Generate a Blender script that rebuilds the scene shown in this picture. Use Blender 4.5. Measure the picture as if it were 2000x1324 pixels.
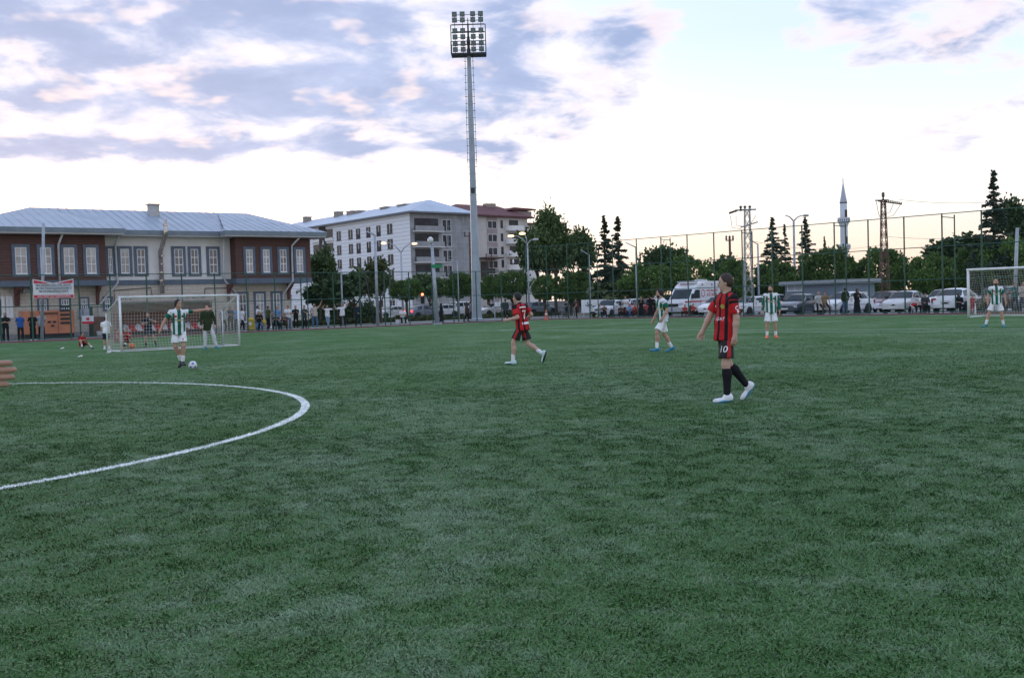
import bpy, bmesh, math, random
import numpy as np
from math import sin, cos, pi, atan, atan2, sqrt, radians
from mathutils import Vector, Matrix
from mathutils.bvhtree import BVHTree

scene = bpy.context.scene
for o in list(bpy.data.objects):
    bpy.data.objects.remove(o)
COL = scene.collection

# ------------------------------------------------------------------ camera
FPX, CAM_H = 2010.0, 1.5                       # focal length in pixels of a 2000 px wide frame, eye height
PITCH, ROLL = atan(72 / FPX), atan(0.030)
cam_data = bpy.data.cameras.new('camera')
cam_data.sensor_width = 36.0
cam_data.lens = 36.0 * FPX / 2000.0
cam_data.clip_start = 0.1
cam_data.clip_end = 5000.0
cam = bpy.data.objects.new('camera', cam_data)
COL.objects.link(cam)
CAM_M = Matrix.Translation((0, 0, CAM_H)) @ Matrix.Rotation(pi / 2 - PITCH, 4, 'X') @ Matrix.Rotation(-ROLL, 4, 'Z')
cam.matrix_world = CAM_M
scene.camera = cam

# ------------------------------------------------------------------ light: dusk, sun almost gone behind the school
SUN_AZ, SUN_EL = radians(-24), radians(5)      # azimuth measured from +Y towards +X
world = bpy.data.worlds.new('World')
scene.world = world
world.use_nodes = True
wn, wl = world.node_tree.nodes, world.node_tree.links
wn.clear()

class NG:
    """tiny node-graph helper"""
    def __init__(self, nt):
        self.n, self.l = nt.nodes, nt.links
    def put(self, sock, v):
        if isinstance(v, bpy.types.NodeSocket):
            self.l.new(v, sock)
        elif v is not None:
            if hasattr(sock.default_value, '__len__'):
                v = tuple(v) if hasattr(v, '__len__') else (v,) * len(sock.default_value)
                if len(sock.default_value) == 4 and len(v) == 3:
                    v = v + (1,)
            sock.default_value = v
    def math(self, op, a, b=None, c=None, clamp=False):
        n = self.n.new('ShaderNodeMath'); n.operation = op; n.use_clamp = clamp
        self.put(n.inputs[0], a); self.put(n.inputs[1], b); self.put(n.inputs[2], c)
        return n.outputs[0]
    def vmath(self, op, a, b=None, out=0):
        n = self.n.new('ShaderNodeVectorMath'); n.operation = op
        self.put(n.inputs[0], a); self.put(n.inputs[1], b)
        return n.outputs[out]
    def mix(self, f, a, b, blend='MIX'):
        n = self.n.new('ShaderNodeMix'); n.data_type = 'RGBA'; n.blend_type = blend
        self.put(n.inputs[0], f); self.put(n.inputs[6], a); self.put(n.inputs[7], b)
        return n.outputs[2]
    def noise(self, vec, scale=5, detail=4, rough=.55, dist=0, out=0, dim='3D'):
        n = self.n.new('ShaderNodeTexNoise'); n.noise_dimensions = dim
        self.put(n.inputs['Vector'], vec); n.inputs['Scale'].default_value = scale
        n.inputs['Detail'].default_value = detail; n.inputs['Roughness'].default_value = rough
        n.inputs['Distortion'].default_value = dist
        return n.outputs[out]
    def ramp(self, f, stops, interp='LINEAR'):
        n = self.n.new('ShaderNodeValToRGB'); self.put(n.inputs[0], f)
        cr = n.color_ramp; cr.interpolation = interp
        while len(cr.elements) < len(stops): cr.elements.new(.5)
        for e, (p, c) in zip(cr.elements, stops):
            e.position = p
            e.color = tuple(c) + ((1,) if len(c) == 3 else ()) if hasattr(c, '__len__') else (c, c, c, 1)
        return n.outputs[0]
    def sep(self, v):
        n = self.n.new('ShaderNodeSeparateXYZ'); self.put(n.inputs[0], v); return n.outputs
    def comb(self, x, y, z):
        n = self.n.new('ShaderNodeCombineXYZ')
        for i, v in enumerate((x, y, z)): self.put(n.inputs[i], v)
        return n.outputs[0]
    def smooth(self, v, lo, hi):
        n = self.n.new('ShaderNodeMapRange'); n.interpolation_type = 'SMOOTHSTEP'
        self.put(n.inputs[0], v); self.put(n.inputs[1], lo); self.put(n.inputs[2], hi)
        n.inputs[3].default_value = 0; n.inputs[4].default_value = 1
        return n.outputs[0]

def build_sky():
    g = NG(world.node_tree)
    tc = wn.new('ShaderNodeTexCoord')
    d = g.vmath('NORMALIZE', tc.outputs['Generated'])
    x, y, z = g.sep(d)
    sky = wn.new('ShaderNodeTexSky'); sky.sky_type = 'NISHITA'; sky.sun_disc = False
    sky.sun_elevation = SUN_EL; sky.sun_rotation = SUN_AZ
    sky.air_density = 1.4; sky.dust_density = 2.5; sky.ozone_density = 1.5
    nish = g.vmath('SCALE', sky.outputs[0]); nish.node.inputs[3].default_value = SKY_NISHITA
    # pale evening haze: milky towards the horizon, blue higher up, the same all the way round
    el = g.math('MAXIMUM', z, 0.0)
    veil = g.ramp(el, [(0.0, (.93, .69, .54)), (.035, (.95, .79, .68)), (.075, (.86, .85, .84)), (.14, (.74, .81, .88)),
                       (.24, (.54, .68, .86)), (.45, (.50, .65, .95)), (1.0, (.44, .58, .92))])
    # after-glow: brighter and whiter on the side where the sun went down
    sd = (sin(SUN_AZ), cos(SUN_AZ), 0)
    glow = g.smooth(g.vmath('DOT_PRODUCT', d, sd, out=1), .80, .99)
    low = g.math('SUBTRACT', 1.0, g.smooth(el, .10, .42))
    glow = g.math('MULTIPLY', glow, low)
    base = g.mix(g.math('MULTIPLY', glow, .85), veil, (1.25, 1.2, 1.17))
    base = g.vmath('ADD', base, nish)
    # cloud deck at one height: direction projected on a plane, so clouds flatten towards the horizon
    inv = g.math('DIVIDE', 1.0, g.math('ADD', el, .20))
    cu, cv = g.math('MULTIPLY', x, inv), g.math('MULTIPLY', y, inv)
    cp = g.comb(cu, cv, 0.0)
    n1 = g.noise(g.vmath('ADD', cp, (3.1, 7.7, 0)), 1.0, 1, .5, dim='2D')
    n2 = g.noise(g.vmath('ADD', cp, (1.3, 2.9, 4)), 3.6, 5, .56, .15, dim='2D')
    dens = g.math('ADD', g.math('MULTIPLY', n1, .55), g.math('MULTIPLY', n2, 1.05))
    az = g.math('ARCTAN2', x, y)
    def bump(a0, e0, sa, se, amp):
        a = g.math('DIVIDE', g.math('SUBTRACT', az, a0), sa)
        e = g.math('DIVIDE', g.math('SUBTRACT', z, e0), se)
        r = g.math('ADD', g.math('MULTIPLY', a, a), g.math('MULTIPLY', e, e))
        return g.math('MULTIPLY', g.math('EXPONENT', g.math('MULTIPLY', r, -1.0)), amp)
    for b in CLOUD_BUMPS:
        dens = g.math('ADD', dens, bump(*b))
    cover = g.smooth(dens, .775, .90)
    cover = g.math('MULTIPLY', cover, g.smooth(el, .075, .135))
    thick = g.smooth(dens, .83, 1.08)
    n3 = g.noise(g.vmath('ADD', cp, (9, 4, 1)), 5.5, 3, .55, dim='2D')
    pink = g.smooth(g.math('ADD', n3, g.math('MULTIPLY', thick, -.14)), .40, .60)
    dark = g.mix(g.smooth(n2, .35, .7), (.43, .51, .75), (.31, .39, .62))
    lit = g.mix(g.smooth(el, .12, .30), (1.0, .80, .76), (.96, .82, .84))
    body = g.mix(g.math('MULTIPLY', pink, .75), dark, lit)
    cloud = g.mix(thick, g.mix(.55, lit, (.72, .80, .98)), body)
    col = g.mix(g.math('MULTIPLY', cover, .93), base, cloud)
    # ground half of the dome stays dull
    col = g.mix(g.smooth(z, -.03, -.001), (.10, .13, .10), col)
    bg = wn.new('ShaderNodeBackground'); g.put(bg.inputs[0], col); bg.inputs[1].default_value = 1.0
    out = wn.new('ShaderNodeOutputWorld'); wl.new(bg.outputs[0], out.inputs[0])

SKY_NISHITA = 0.05
#            azimuth  z      d_az  d_z   amount
CLOUD_BUMPS = [(-.12, .27, .34, .09, .24), (-.42, .24, .16, .07, .14), (-.34, .185, .14, .035, .10), (.08, .24, .10, .06, .10),
               (.385, .262, .11, .045, .48), (.14, .28, .07, .05, .14), (.30, .215, .09, .02, .06), (-.34, .145, .14, .010, .20), (-.18, .150, .06, .008, .16), (-.05, .19, .18, .035, .14), (-.06, .150, .06, .006, .12), (-.40, .19, .10, .01, .10),
               (.26, .15, .20, .06, -.30), (.21, .28, .06, .06, -.16), (-.2, .10, .5, .03, -.12)]
build_sky()
sun_data = bpy.data.lights.new('sun', 'SUN')
sun_data.energy = 0.5
sun_data.angle = radians(14)
sun_data.color = (1.0, .86, .74)
sun = bpy.data.objects.new('sun', sun_data)
COL.objects.link(sun)
sun_dir = Vector((sin(SUN_AZ) * cos(SUN_EL), cos(SUN_AZ) * cos(SUN_EL), sin(SUN_EL)))
sun.rotation_euler = (-sun_dir).to_track_quat('-Z', 'Y').to_euler()
scene.view_settings.view_transform = 'Standard'
scene.view_settings.look = 'None'
scene.view_settings.exposure = 0.25
scene.view_settings.gamma = 1.0
scene.view_settings.use_curve_mapping = False
scene.cycles.transparent_max_bounces = 24
scene.cycles.max_bounces = 5
scene.cycles.diffuse_bounces = 2
scene.cycles.glossy_bounces = 2
world.cycles.sampling_method = 'NONE'

# ------------------------------------------------------------------ from photo pixel to place
R3 = CAM_M.to_3x3()
def ray(px, py):
    d = R3 @ Vector(((px - 1000) / FPX, (662 - py) / FPX, -1)); return d / d.y
def G(px, py, z=0.0):                         # point on a level at height z
    d = ray(px, py); t = (z - CAM_H) / d.z
    return Vector((d.x * t, d.y * t, z))
def AT(px, py, Y):                            # point at distance Y
    d = ray(px, py); return Vector((d.x * Y, Y, CAM_H + d.z * Y))
def zpx(py, px, Y): return AT(px, py, Y).z
def on_line(px, a, b):                        # plan point where the view through column px meets the line y = a + b x
    d = ray(px, 600); t = a / (d.y - b * d.x); return Vector((d.x * t, t, 0))

# ------------------------------------------------------------------ materials
MATS = {}
def mat(name, col, rough=.7, var=.12, scale=6.0, bump=0.0, bscale=40.0, metal=0.0, spec=.4, emit=None, coat=0.0):
    if name in MATS: return MATS[name]
    m = bpy.data.materials.new(name); m.use_nodes = True
    g = NG(m.node_tree); b = m.node_tree.nodes['Principled BSDF']
    tc = m.node_tree.nodes.new('ShaderNodeTexCoord')
    if var > 0:
        n = g.noise(tc.outputs['Object'], scale, 5, .6)
        c = g.mix(g.smooth(n, .3, .7), tuple(v * (1 - var) for v in col), tuple(min(1, v * (1 + var)) for v in col))
        g.put(b.inputs['Base Color'], c)
    else:
        g.put(b.inputs['Base Color'], col)
    b.inputs['Roughness'].default_value = rough; b.inputs['Metallic'].default_value = metal
    b.inputs['Specular IOR Level'].default_value = spec
    b.inputs['Coat Weight'].default_value = coat
    if bump:
        bn = m.node_tree.nodes.new('ShaderNodeBump'); bn.inputs['Strength'].default_value = bump; bn.inputs['Distance'].default_value = .02
        g.put(bn.inputs['Height'], g.noise(tc.outputs['Object'], bscale, 4, .6)); g.put(b.inputs['Normal'], bn.outputs[0])
    if emit:
        g.put(b.inputs['Emission Color'], emit[0]); b.inputs['Emission Strength'].default_value = emit[1]
    MATS[name] = m
    return m

def glass(name, col=(.05, .06, .07), rough=.06):
    return mat(name, col, rough, .25, 1.3, spec=.6)

# ------------------------------------------------------------------ mesh builder
class MB:
    def __init__(self): self.v, self.f, self.m = [], [], []
    def add(self, vs, fs, mi=0):
        o = len(self.v); self.v += [tuple(p) for p in vs]; self.f += [tuple(i + o for i in f) for f in fs]; self.m += [mi] * len(fs)
        return self
    def box(self, x0, x1, y0, y1, z0, z1, mi=0):
        return self.add([(x0, y0, z0), (x1, y0, z0), (x1, y1, z0), (x0, y1, z0), (x0, y0, z1), (x1, y0, z1), (x1, y1, z1), (x0, y1, z1)],
                        [(0, 3, 2, 1), (4, 5, 6, 7), (0, 1, 5, 4), (1, 2, 6, 5), (2, 3, 7, 6), (3, 0, 4, 7)], mi)
    def tube(self, pts, rad, n=8, cap=True, mi=0):
        pts = [Vector(p) for p in pts]; k = len(pts)
        rad = [rad] * k if not hasattr(rad, '__len__') else rad
        vs, fs = [], []
        up = None
        for i, p in enumerate(pts):
            t = (pts[min(i + 1, k - 1)] - pts[max(i - 1, 0)]).normalized()
            if up is None: up = Vector((0, 0, 1)) if abs(t.z) < .9 else Vector((1, 0, 0))
            a = t.cross(up).normalized(); b = a.cross(t).normalized(); up = b
            for j in range(n):
                w = 2 * pi * (j + .5) / n; vs.append(p + (a * cos(w) + b * sin(w)) * rad[i])
        for i in range(k - 1):
            for j in range(n):
                fs.append((i * n + j, i * n + (j + 1) % n, (i + 1) * n + (j + 1) % n, (i + 1) * n + j))
        if cap: fs += [tuple(range(n - 1, -1, -1)), tuple((k - 1) * n + j for j in range(n))]
        return self.add(vs, fs, mi)
    def lathe(self, prof, n=16, c=(0, 0, 0), mi=0):          # prof: (r, z) list
        vs, fs = [], []
        for r, z in prof:
            for j in range(n):
                w = 2 * pi * j / n; vs.append((c[0] + r * cos(w), c[1] + r * sin(w), c[2] + z))
        k = len(prof)
        for i in range(k - 1):
            for j in range(n): fs.append((i * n + j, i * n + (j + 1) % n, (i + 1) * n + (j + 1) % n, (i + 1) * n + j))
        fs += [tuple(range(n - 1, -1, -1)), tuple((k - 1) * n + j for j in range(n))]
        return self.add(vs, fs, mi)
    def prism(self, poly, y0, y1, mi=0):                      # polygon in x,z pushed along y
        n = len(poly)
        vs = [(x, y0, z) for x, z in poly] + [(x, y1, z) for x, z in poly]
        fs = [tuple(range(n)), tuple(range(2 * n - 1, n - 1, -1))] + [(i, i + n, (i + 1) % n + n, (i + 1) % n) for i in range(n)]
        return self.add(vs, fs, mi)
    def slab(self, poly, z0, z1, mi=0):                       # polygon in x,y pushed up
        n = len(poly)
        vs = [(x, y, z0) for x, y in poly] + [(x, y, z1) for x, y in poly]
        fs = [tuple(range(n - 1, -1, -1)), tuple(range(n, 2 * n))] + [(i, (i + 1) % n, (i + 1) % n + n, i + n) for i in range(n)]
        return self.add(vs, fs, mi)
    def build(self, name, m, parent=None, smooth=False):
        me = bpy.data.meshes.new(name); me.from_pydata(self.v, [], self.f)
        for mm in (m if isinstance(m, (list, tuple)) else [m]): me.materials.append(mm)
        if any(self.m): me.polygons.foreach_set('material_index', self.m)
        if smooth: me.polygons.foreach_set('use_smooth', [True] * len(me.polygons))
        bm = bmesh.new(); bm.from_mesh(me); bmesh.ops.recalc_face_normals(bm, faces=bm.faces); bm.to_mesh(me); bm.free()
        o = bpy.data.objects.new(name, me); COL.objects.link(o); o.parent = parent
        return o

def inst(name, me, parent=None, loc=(0, 0, 0), rz=0, sc=1.0):
    o = bpy.data.objects.new(name, me); COL.objects.link(o); o.parent = parent; o.location = loc; o.rotation_euler = (0, 0, rz)
    o.scale = sc if hasattr(sc, '__len__') else (sc,) * 3
    return o
def tag(o, label, cat, group=None, kind=None):
    if label: o['label'] = label
    if cat: o['category'] = cat
    if group: o['group'] = group
    if kind: o['kind'] = kind
    return o
def thing(name, label, cat, loc=(0, 0, 0), rz=0, group=None):
    o = bpy.data.objects.new(name, None); COL.objects.link(o); o.location = loc; o.rotation_euler = (0, 0, rz)
    o.empty_display_size = .2
    return tag(o, label, cat, group)
def struct(o): o['kind'] = 'structure'; return o
def copy_tree(src, parent=None):
    c = src.copy(); COL.objects.link(c); c.parent = parent
    for ch in list(src.children): copy_tree(ch, c)
    return c
def text_mesh(txt, size, extrude=0.004, align='CENTER'):
    cu = bpy.data.curves.new('lettering', 'FONT'); cu.body = txt; cu.size = size; cu.extrude = extrude; cu.align_x = align; cu.align_y = 'CENTER'
    cu.resolution_u = 2
    o = bpy.data.objects.new('tmp', cu); COL.objects.link(o)
    bpy.context.view_layer.update()
    me = bpy.data.meshes.new_from_object(o.evaluated_get(bpy.context.evaluated_depsgraph_get()))
    bpy.data.objects.remove(o); bpy.data.curves.remove(cu)
    me.name = 'lettering'
    return me
def lettering(txt, size, m, parent, loc, rot=(pi / 2, 0, 0), sx=1.0, extrude=.004):
    me = text_mesh(txt, size, extrude); me.materials.clear(); me.materials.append(m)
    o = bpy.data.objects.new('lettering', me); COL.objects.link(o); o.parent = parent; o.location = loc; o.rotation_euler = rot; o.scale = (sx, 1, 1)
    return o
# ------------------------------------------------------------------ ground
LA, LB = 82.5, .74                             # plan line of the low fence: y = LA + LB x
RA, RB = 87.8, -1.02                           # plan line of the tall fence
UL = Vector((1, LB, 0)).normalized(); NL = Vector((UL.y, -UL.x, 0))      # along low fence, and towards the pitch
UR = Vector((1, RB, 0)).normalized(); NR = Vector((UR.y, -UR.x, 0))
CORNER = Vector(((RA - LA) / (LB - RB), 0, 0)); CORNER.y = LA + LB * CORNER.x
CC, CR = Vector((-12.17, 13.95, 0)), 9.15       # centre spot and radius of the centre circle
def turf_colour(g, p, fibre):
    """fibres lie in patches: saturated green where they stand, greyer where they are brushed flat"""
    x, y, z = g.sep(p)
    p2 = g.comb(x, y, 0.0)
    big = g.noise(p2, .35, 2, .55, dim='2D'); mid = g.noise(g.vmath('MULTIPLY', p2, (1.0, 1.6, 1)), 1.5, 3, .62, .5, dim='2D'); sm = g.noise(p2, 6.5, 2, .65, dim='2D')
    f = g.math('ADD', g.math('ADD', g.math('MULTIPLY', big, .30), g.math('MULTIPLY', mid, .42)), g.math('MULTIPLY', sm, .28))
    c = g.ramp(f, [(.35, (.036, .100, .020)), (.45, (.055, .130, .036)), (.54, (.090, .164, .072)), (.64, (.140, .216, .126))])  # the grey-green end of the ramp is painted sheen
    grit = g.noise(p2, 55 if not fibre else 90, 1, .7, dim='2D')
    c = g.mix(g.math('MULTIPLY', g.smooth(grit, .5, .8), .45), c, (.16, .24, .17))
    c = g.mix(g.math('MULTIPLY', g.smooth(grit, .48, .25), .55), c, (.010, .032, .012))
    return c, f, grit
def turf_material(name, fibre=False):
    m = bpy.data.materials.new(name); m.use_nodes = True; nt = m.node_tree; g = NG(nt); b = nt.nodes['Principled BSDF']
    geo = nt.nodes.new('ShaderNodeNewGeometry'); p = geo.outputs['Position']
    c, f, grit = turf_colour(g, p, fibre)
    if not fibre: c = g.vmath('MULTIPLY', c, (1.22, 1.25, 1.22))   # open pile without fibres standing over it
    if fibre:                                    # white fibres make the line of the centre circle
        x, y, z = g.sep(p)
        r = g.math('SQRT', g.math('ADD', g.math('POWER', g.math('SUBTRACT', x, CC.x), 2.0), g.math('POWER', g.math('SUBTRACT', y, CC.y), 2.0)))
        ring = g.math('LESS_THAN', g.math('ABSOLUTE', g.math('SUBTRACT', r, CR)), .064)
        c = g.mix(ring, c, (.74, .78, .76))
        ri = nt.nodes.new('ShaderNodeAttribute'); ri.attribute_name = 'tint'
        k = g.math('ADD', .80, g.math('MULTIPLY', ri.outputs['Fac'], .85)); cc_ = g.vmath('SCALE', c); g.put(cc_.node.inputs[3], k); c = cc_
        b.inputs['Roughness'].default_value = .5; b.inputs['Specular IOR Level'].default_value = .22
    else:
        b.inputs['Roughness'].default_value = .85; b.inputs['Specular IOR Level'].default_value = .05
        bn = nt.nodes.new('ShaderNodeBump'); bn.inputs['Strength'].default_value = .7; bn.inputs['Distance'].default_value = .03
        g.put(bn.inputs['Height'], grit); g.put(b.inputs['Normal'], bn.outputs[0])
    g.put(b.inputs['Base Color'], c)
    return m
TURF = turf_material('turf')
def noise_two(name, c1, c2, s=2.0, rough=.85, bump=.3, bs=60):
    m = bpy.data.materials.new(name); m.use_nodes = True; g = NG(m.node_tree); b = m.node_tree.nodes['Principled BSDF']
    geo = m.node_tree.nodes.new('ShaderNodeNewGeometry'); p = geo.outputs['Position']
    f = g.math('ADD', g.math('MULTIPLY', g.noise(p, s, 5, .6), .6), g.math('MULTIPLY', g.noise(p, s * 9, 4, .6), .4))
    g.put(b.inputs['Base Color'], g.mix(g.smooth(f, .35, .65), c1, c2)); b.inputs['Roughness'].default_value = rough
    bn = m.node_tree.nodes.new('ShaderNodeBump'); bn.inputs['Strength'].default_value = bump; bn.inputs['Distance'].default_value = .02
    g.put(bn.inputs['Height'], g.noise(p, bs, 3, .6)); g.put(b.inputs['Normal'], bn.outputs[0])
    return m
M_EARTH = noise_two('dry_ground', (.20, .19, .16), (.13, .14, .09), .3)
M_PAVE = noise_two('pale_paving', (.34, .33, .33), (.27, .26, .26), .8)
M_ASPH = noise_two('asphalt', (.06, .06, .062), (.045, .045, .048), 1.5)
M_RUN = noise_two('red_run_off', (.20, .14, .13), (.29, .23, .21), 1.2)
M_WEED = noise_two('dry_grass', (.16, .15, .075), (.085, .11, .045), 1.6, bump=.8, bs=18)
M_KERB = mat('kerb_concrete', (.46, .43, .41), .85, .2, 3)
M_KRED = mat('kerb_red', (.115, .045, .045), .85, .35, 2)
M_WHITE_LINE = noise_two('line_white', (.76, .80, .78), (.42, .50, .44), 5.0, bump=.5)

def sheet(name, pts, z, m):
    return struct(MB().add([(p[0], p[1], z) for p in pts], [tuple(range(len(pts)))]).build(name, m))
sheet('ground', [(-1500, -300), (1500, -300), (1500, 2500), (-1500, 2500)], -.012, M_EARTH)
def off(line, px_or_x, d, is_x=True):          # point of a fence line at plan x, moved d metres outwards (away from the pitch)
    a, b, n = (LA, LB, NL) if line == 'L' else (RA, RB, NR)
    return Vector((px_or_x, a + b * px_or_x, 0)) - n * d
XL, XR = -75, 62
# paved apron behind both fences, road beyond
def corner_off(d):                             # the corner of both lines moved outwards by d
    p, q = off('L', 0, d), off('R', 0, d)
    x = (q.y - p.y - RB * q.x + LB * p.x) / (LB - RB)
    return Vector((x, p.y + LB * (x - p.x), 0))
sheet('paved_apron', [off('L', XL, .2), corner_off(.2), off('R', XR, .2), off('R', XR, 15), corner_off(15), off('L', -3.0, 15), off('L', -6, 7.5), off('L', -18, 7.5), off('L', -18, 9.5), off('L', XL, 9.5)], -.006, M_PAVE)
sheet('verge', [off('L', -16, 15.2), off('L', 1.0, 15.2), corner_off(15.2), off('R', XR, 15.2), off('R', XR, 24), corner_off(24), off('L', -16, 24)], -.003, M_WEED)
sheet('road', [off('L', -80, 26), off('L', 140, 26), off('L', 140, 36), off('L', -80, 36)], -.001, M_ASPH)
# the pitch: one sheet with a straight edge along both fences
def inset(d): return [off('L', XL, -d), corner_off(-d), off('R', XR, -d), Vector((XR, -60, 0)), Vector((XL, -60, 0))]
pitch = sheet('pitch', inset(1.35), .004, TURF)
sheet('run_off', inset(.3), 0.0, M_RUN)
# kerb all along the fences: red edging and pale wall that carries the fence
for nm, ln, xa, xb in (('kerb', 'L', XL, None), ('kerb', 'R', None, XR)):
    A, B = (off('L', XL, 0), CORNER) if ln == 'L' else (CORNER, off('R', XR, 0))
    n = NL if ln == 'L' else NR
    u = UL if ln == 'L' else UR
    L = (B - A).length
    o = struct(MB().add([A + n * .22, B + n * .22, B - n * .2, A - n * .2, A + n * .22 + Vector((0, 0, .08)), B + n * .22 + Vector((0, 0, .08)), B - n * .2 + Vector((0, 0, .08)), A - n * .2 + Vector((0, 0, .08))],
                        [(0, 1, 5, 4), (1, 2, 6, 5), (2, 3, 7, 6), (3, 0, 4, 7), (4, 5, 6, 7)]).build('kerb_wall', M_KERB))
    k = int(L / 3.0)
    e = struct(MB().box(0, 1.15, -.07, .07, -.01, .08).build('red_kerb', M_KRED)); me = e.data
    e.location = A + n * .42; e.rotation_euler.z = atan2(u.y, u.x); e.scale.x = L / 1.15
# pitch markings
def stripe(name, a, b, w=.11, z=.009):
    a, b = Vector(a), Vector(b); d = (b - a).normalized(); n = Vector((-d.y, d.x, 0)) * w / 2
    k = max(1, int((b - a).length / .5)); rng = random.Random(3); vs = []
    for i in range(k + 1):
        p = a.lerp(b, i / k); j = 1 + rng.uniform(-.18, .18)
        vs += [(p.x - n.x * j, p.y - n.y * j, z), (p.x + n.x * j, p.y + n.y * j, z)]
    return struct(MB().add(vs, [(2 * i, 2 * i + 2, 2 * i + 3, 2 * i + 1) for i in range(k)]).build(name, M_WHITE_LINE))
p1, p2 = G(975, 645.3), G(2000, 643)
dl = (p2 - p1).normalized()
stripe('penalty_area_line', p1, p1 + dl * 42)
q1 = G(1440, 649.2); stripe('inner_line', q1, q1 + (G(2000, 647) - q1).normalized() * 30, .10)
stripe('penalty_area_side_line', p1, G(1292, 627.6), .12)
stripe('corner_line', G(1570, 630.5), G(1690, 624.6), .10)
for a, b in (((1700, 629.3), (1728, 628.8)), ((1850, 634.8), (1862, 634.4)), ((250, 651), (420, 644))):
    stripe('faint_line', G(*a), G(*b), .10)
stripe('touch_line', off('L', -40, -1.55), corner_off(-1.55) + Vector((-1.0, -.7, 0)), .08)
stripe('goal_line', corner_off(-1.55) + Vector((1, -1, 0)), off('R', 40, -1.55), .07)
# centre circle
vs, fs = [], []; rng = random.Random(5); N = 260
for i in range(N):
    a = 2 * pi * i / N
    j0, j1 = rng.uniform(-.012, .012), rng.uniform(-.012, .012)
    for r in (CR - .062 + j0, CR + .062 + j1): vs.append((CC.x + r * cos(a), CC.y + r * sin(a), .009))
fs = [(2 * i, 2 * i + 1, (2 * i + 3) % (2 * N), (2 * i + 2) % (2 * N)) for i in range(N)]
struct(MB().add(vs, fs).build('centre_circle_line', M_WHITE_LINE))
stripe('halfway_line', CC + UR * -40 , CC + UR * 2, .11)

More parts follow.
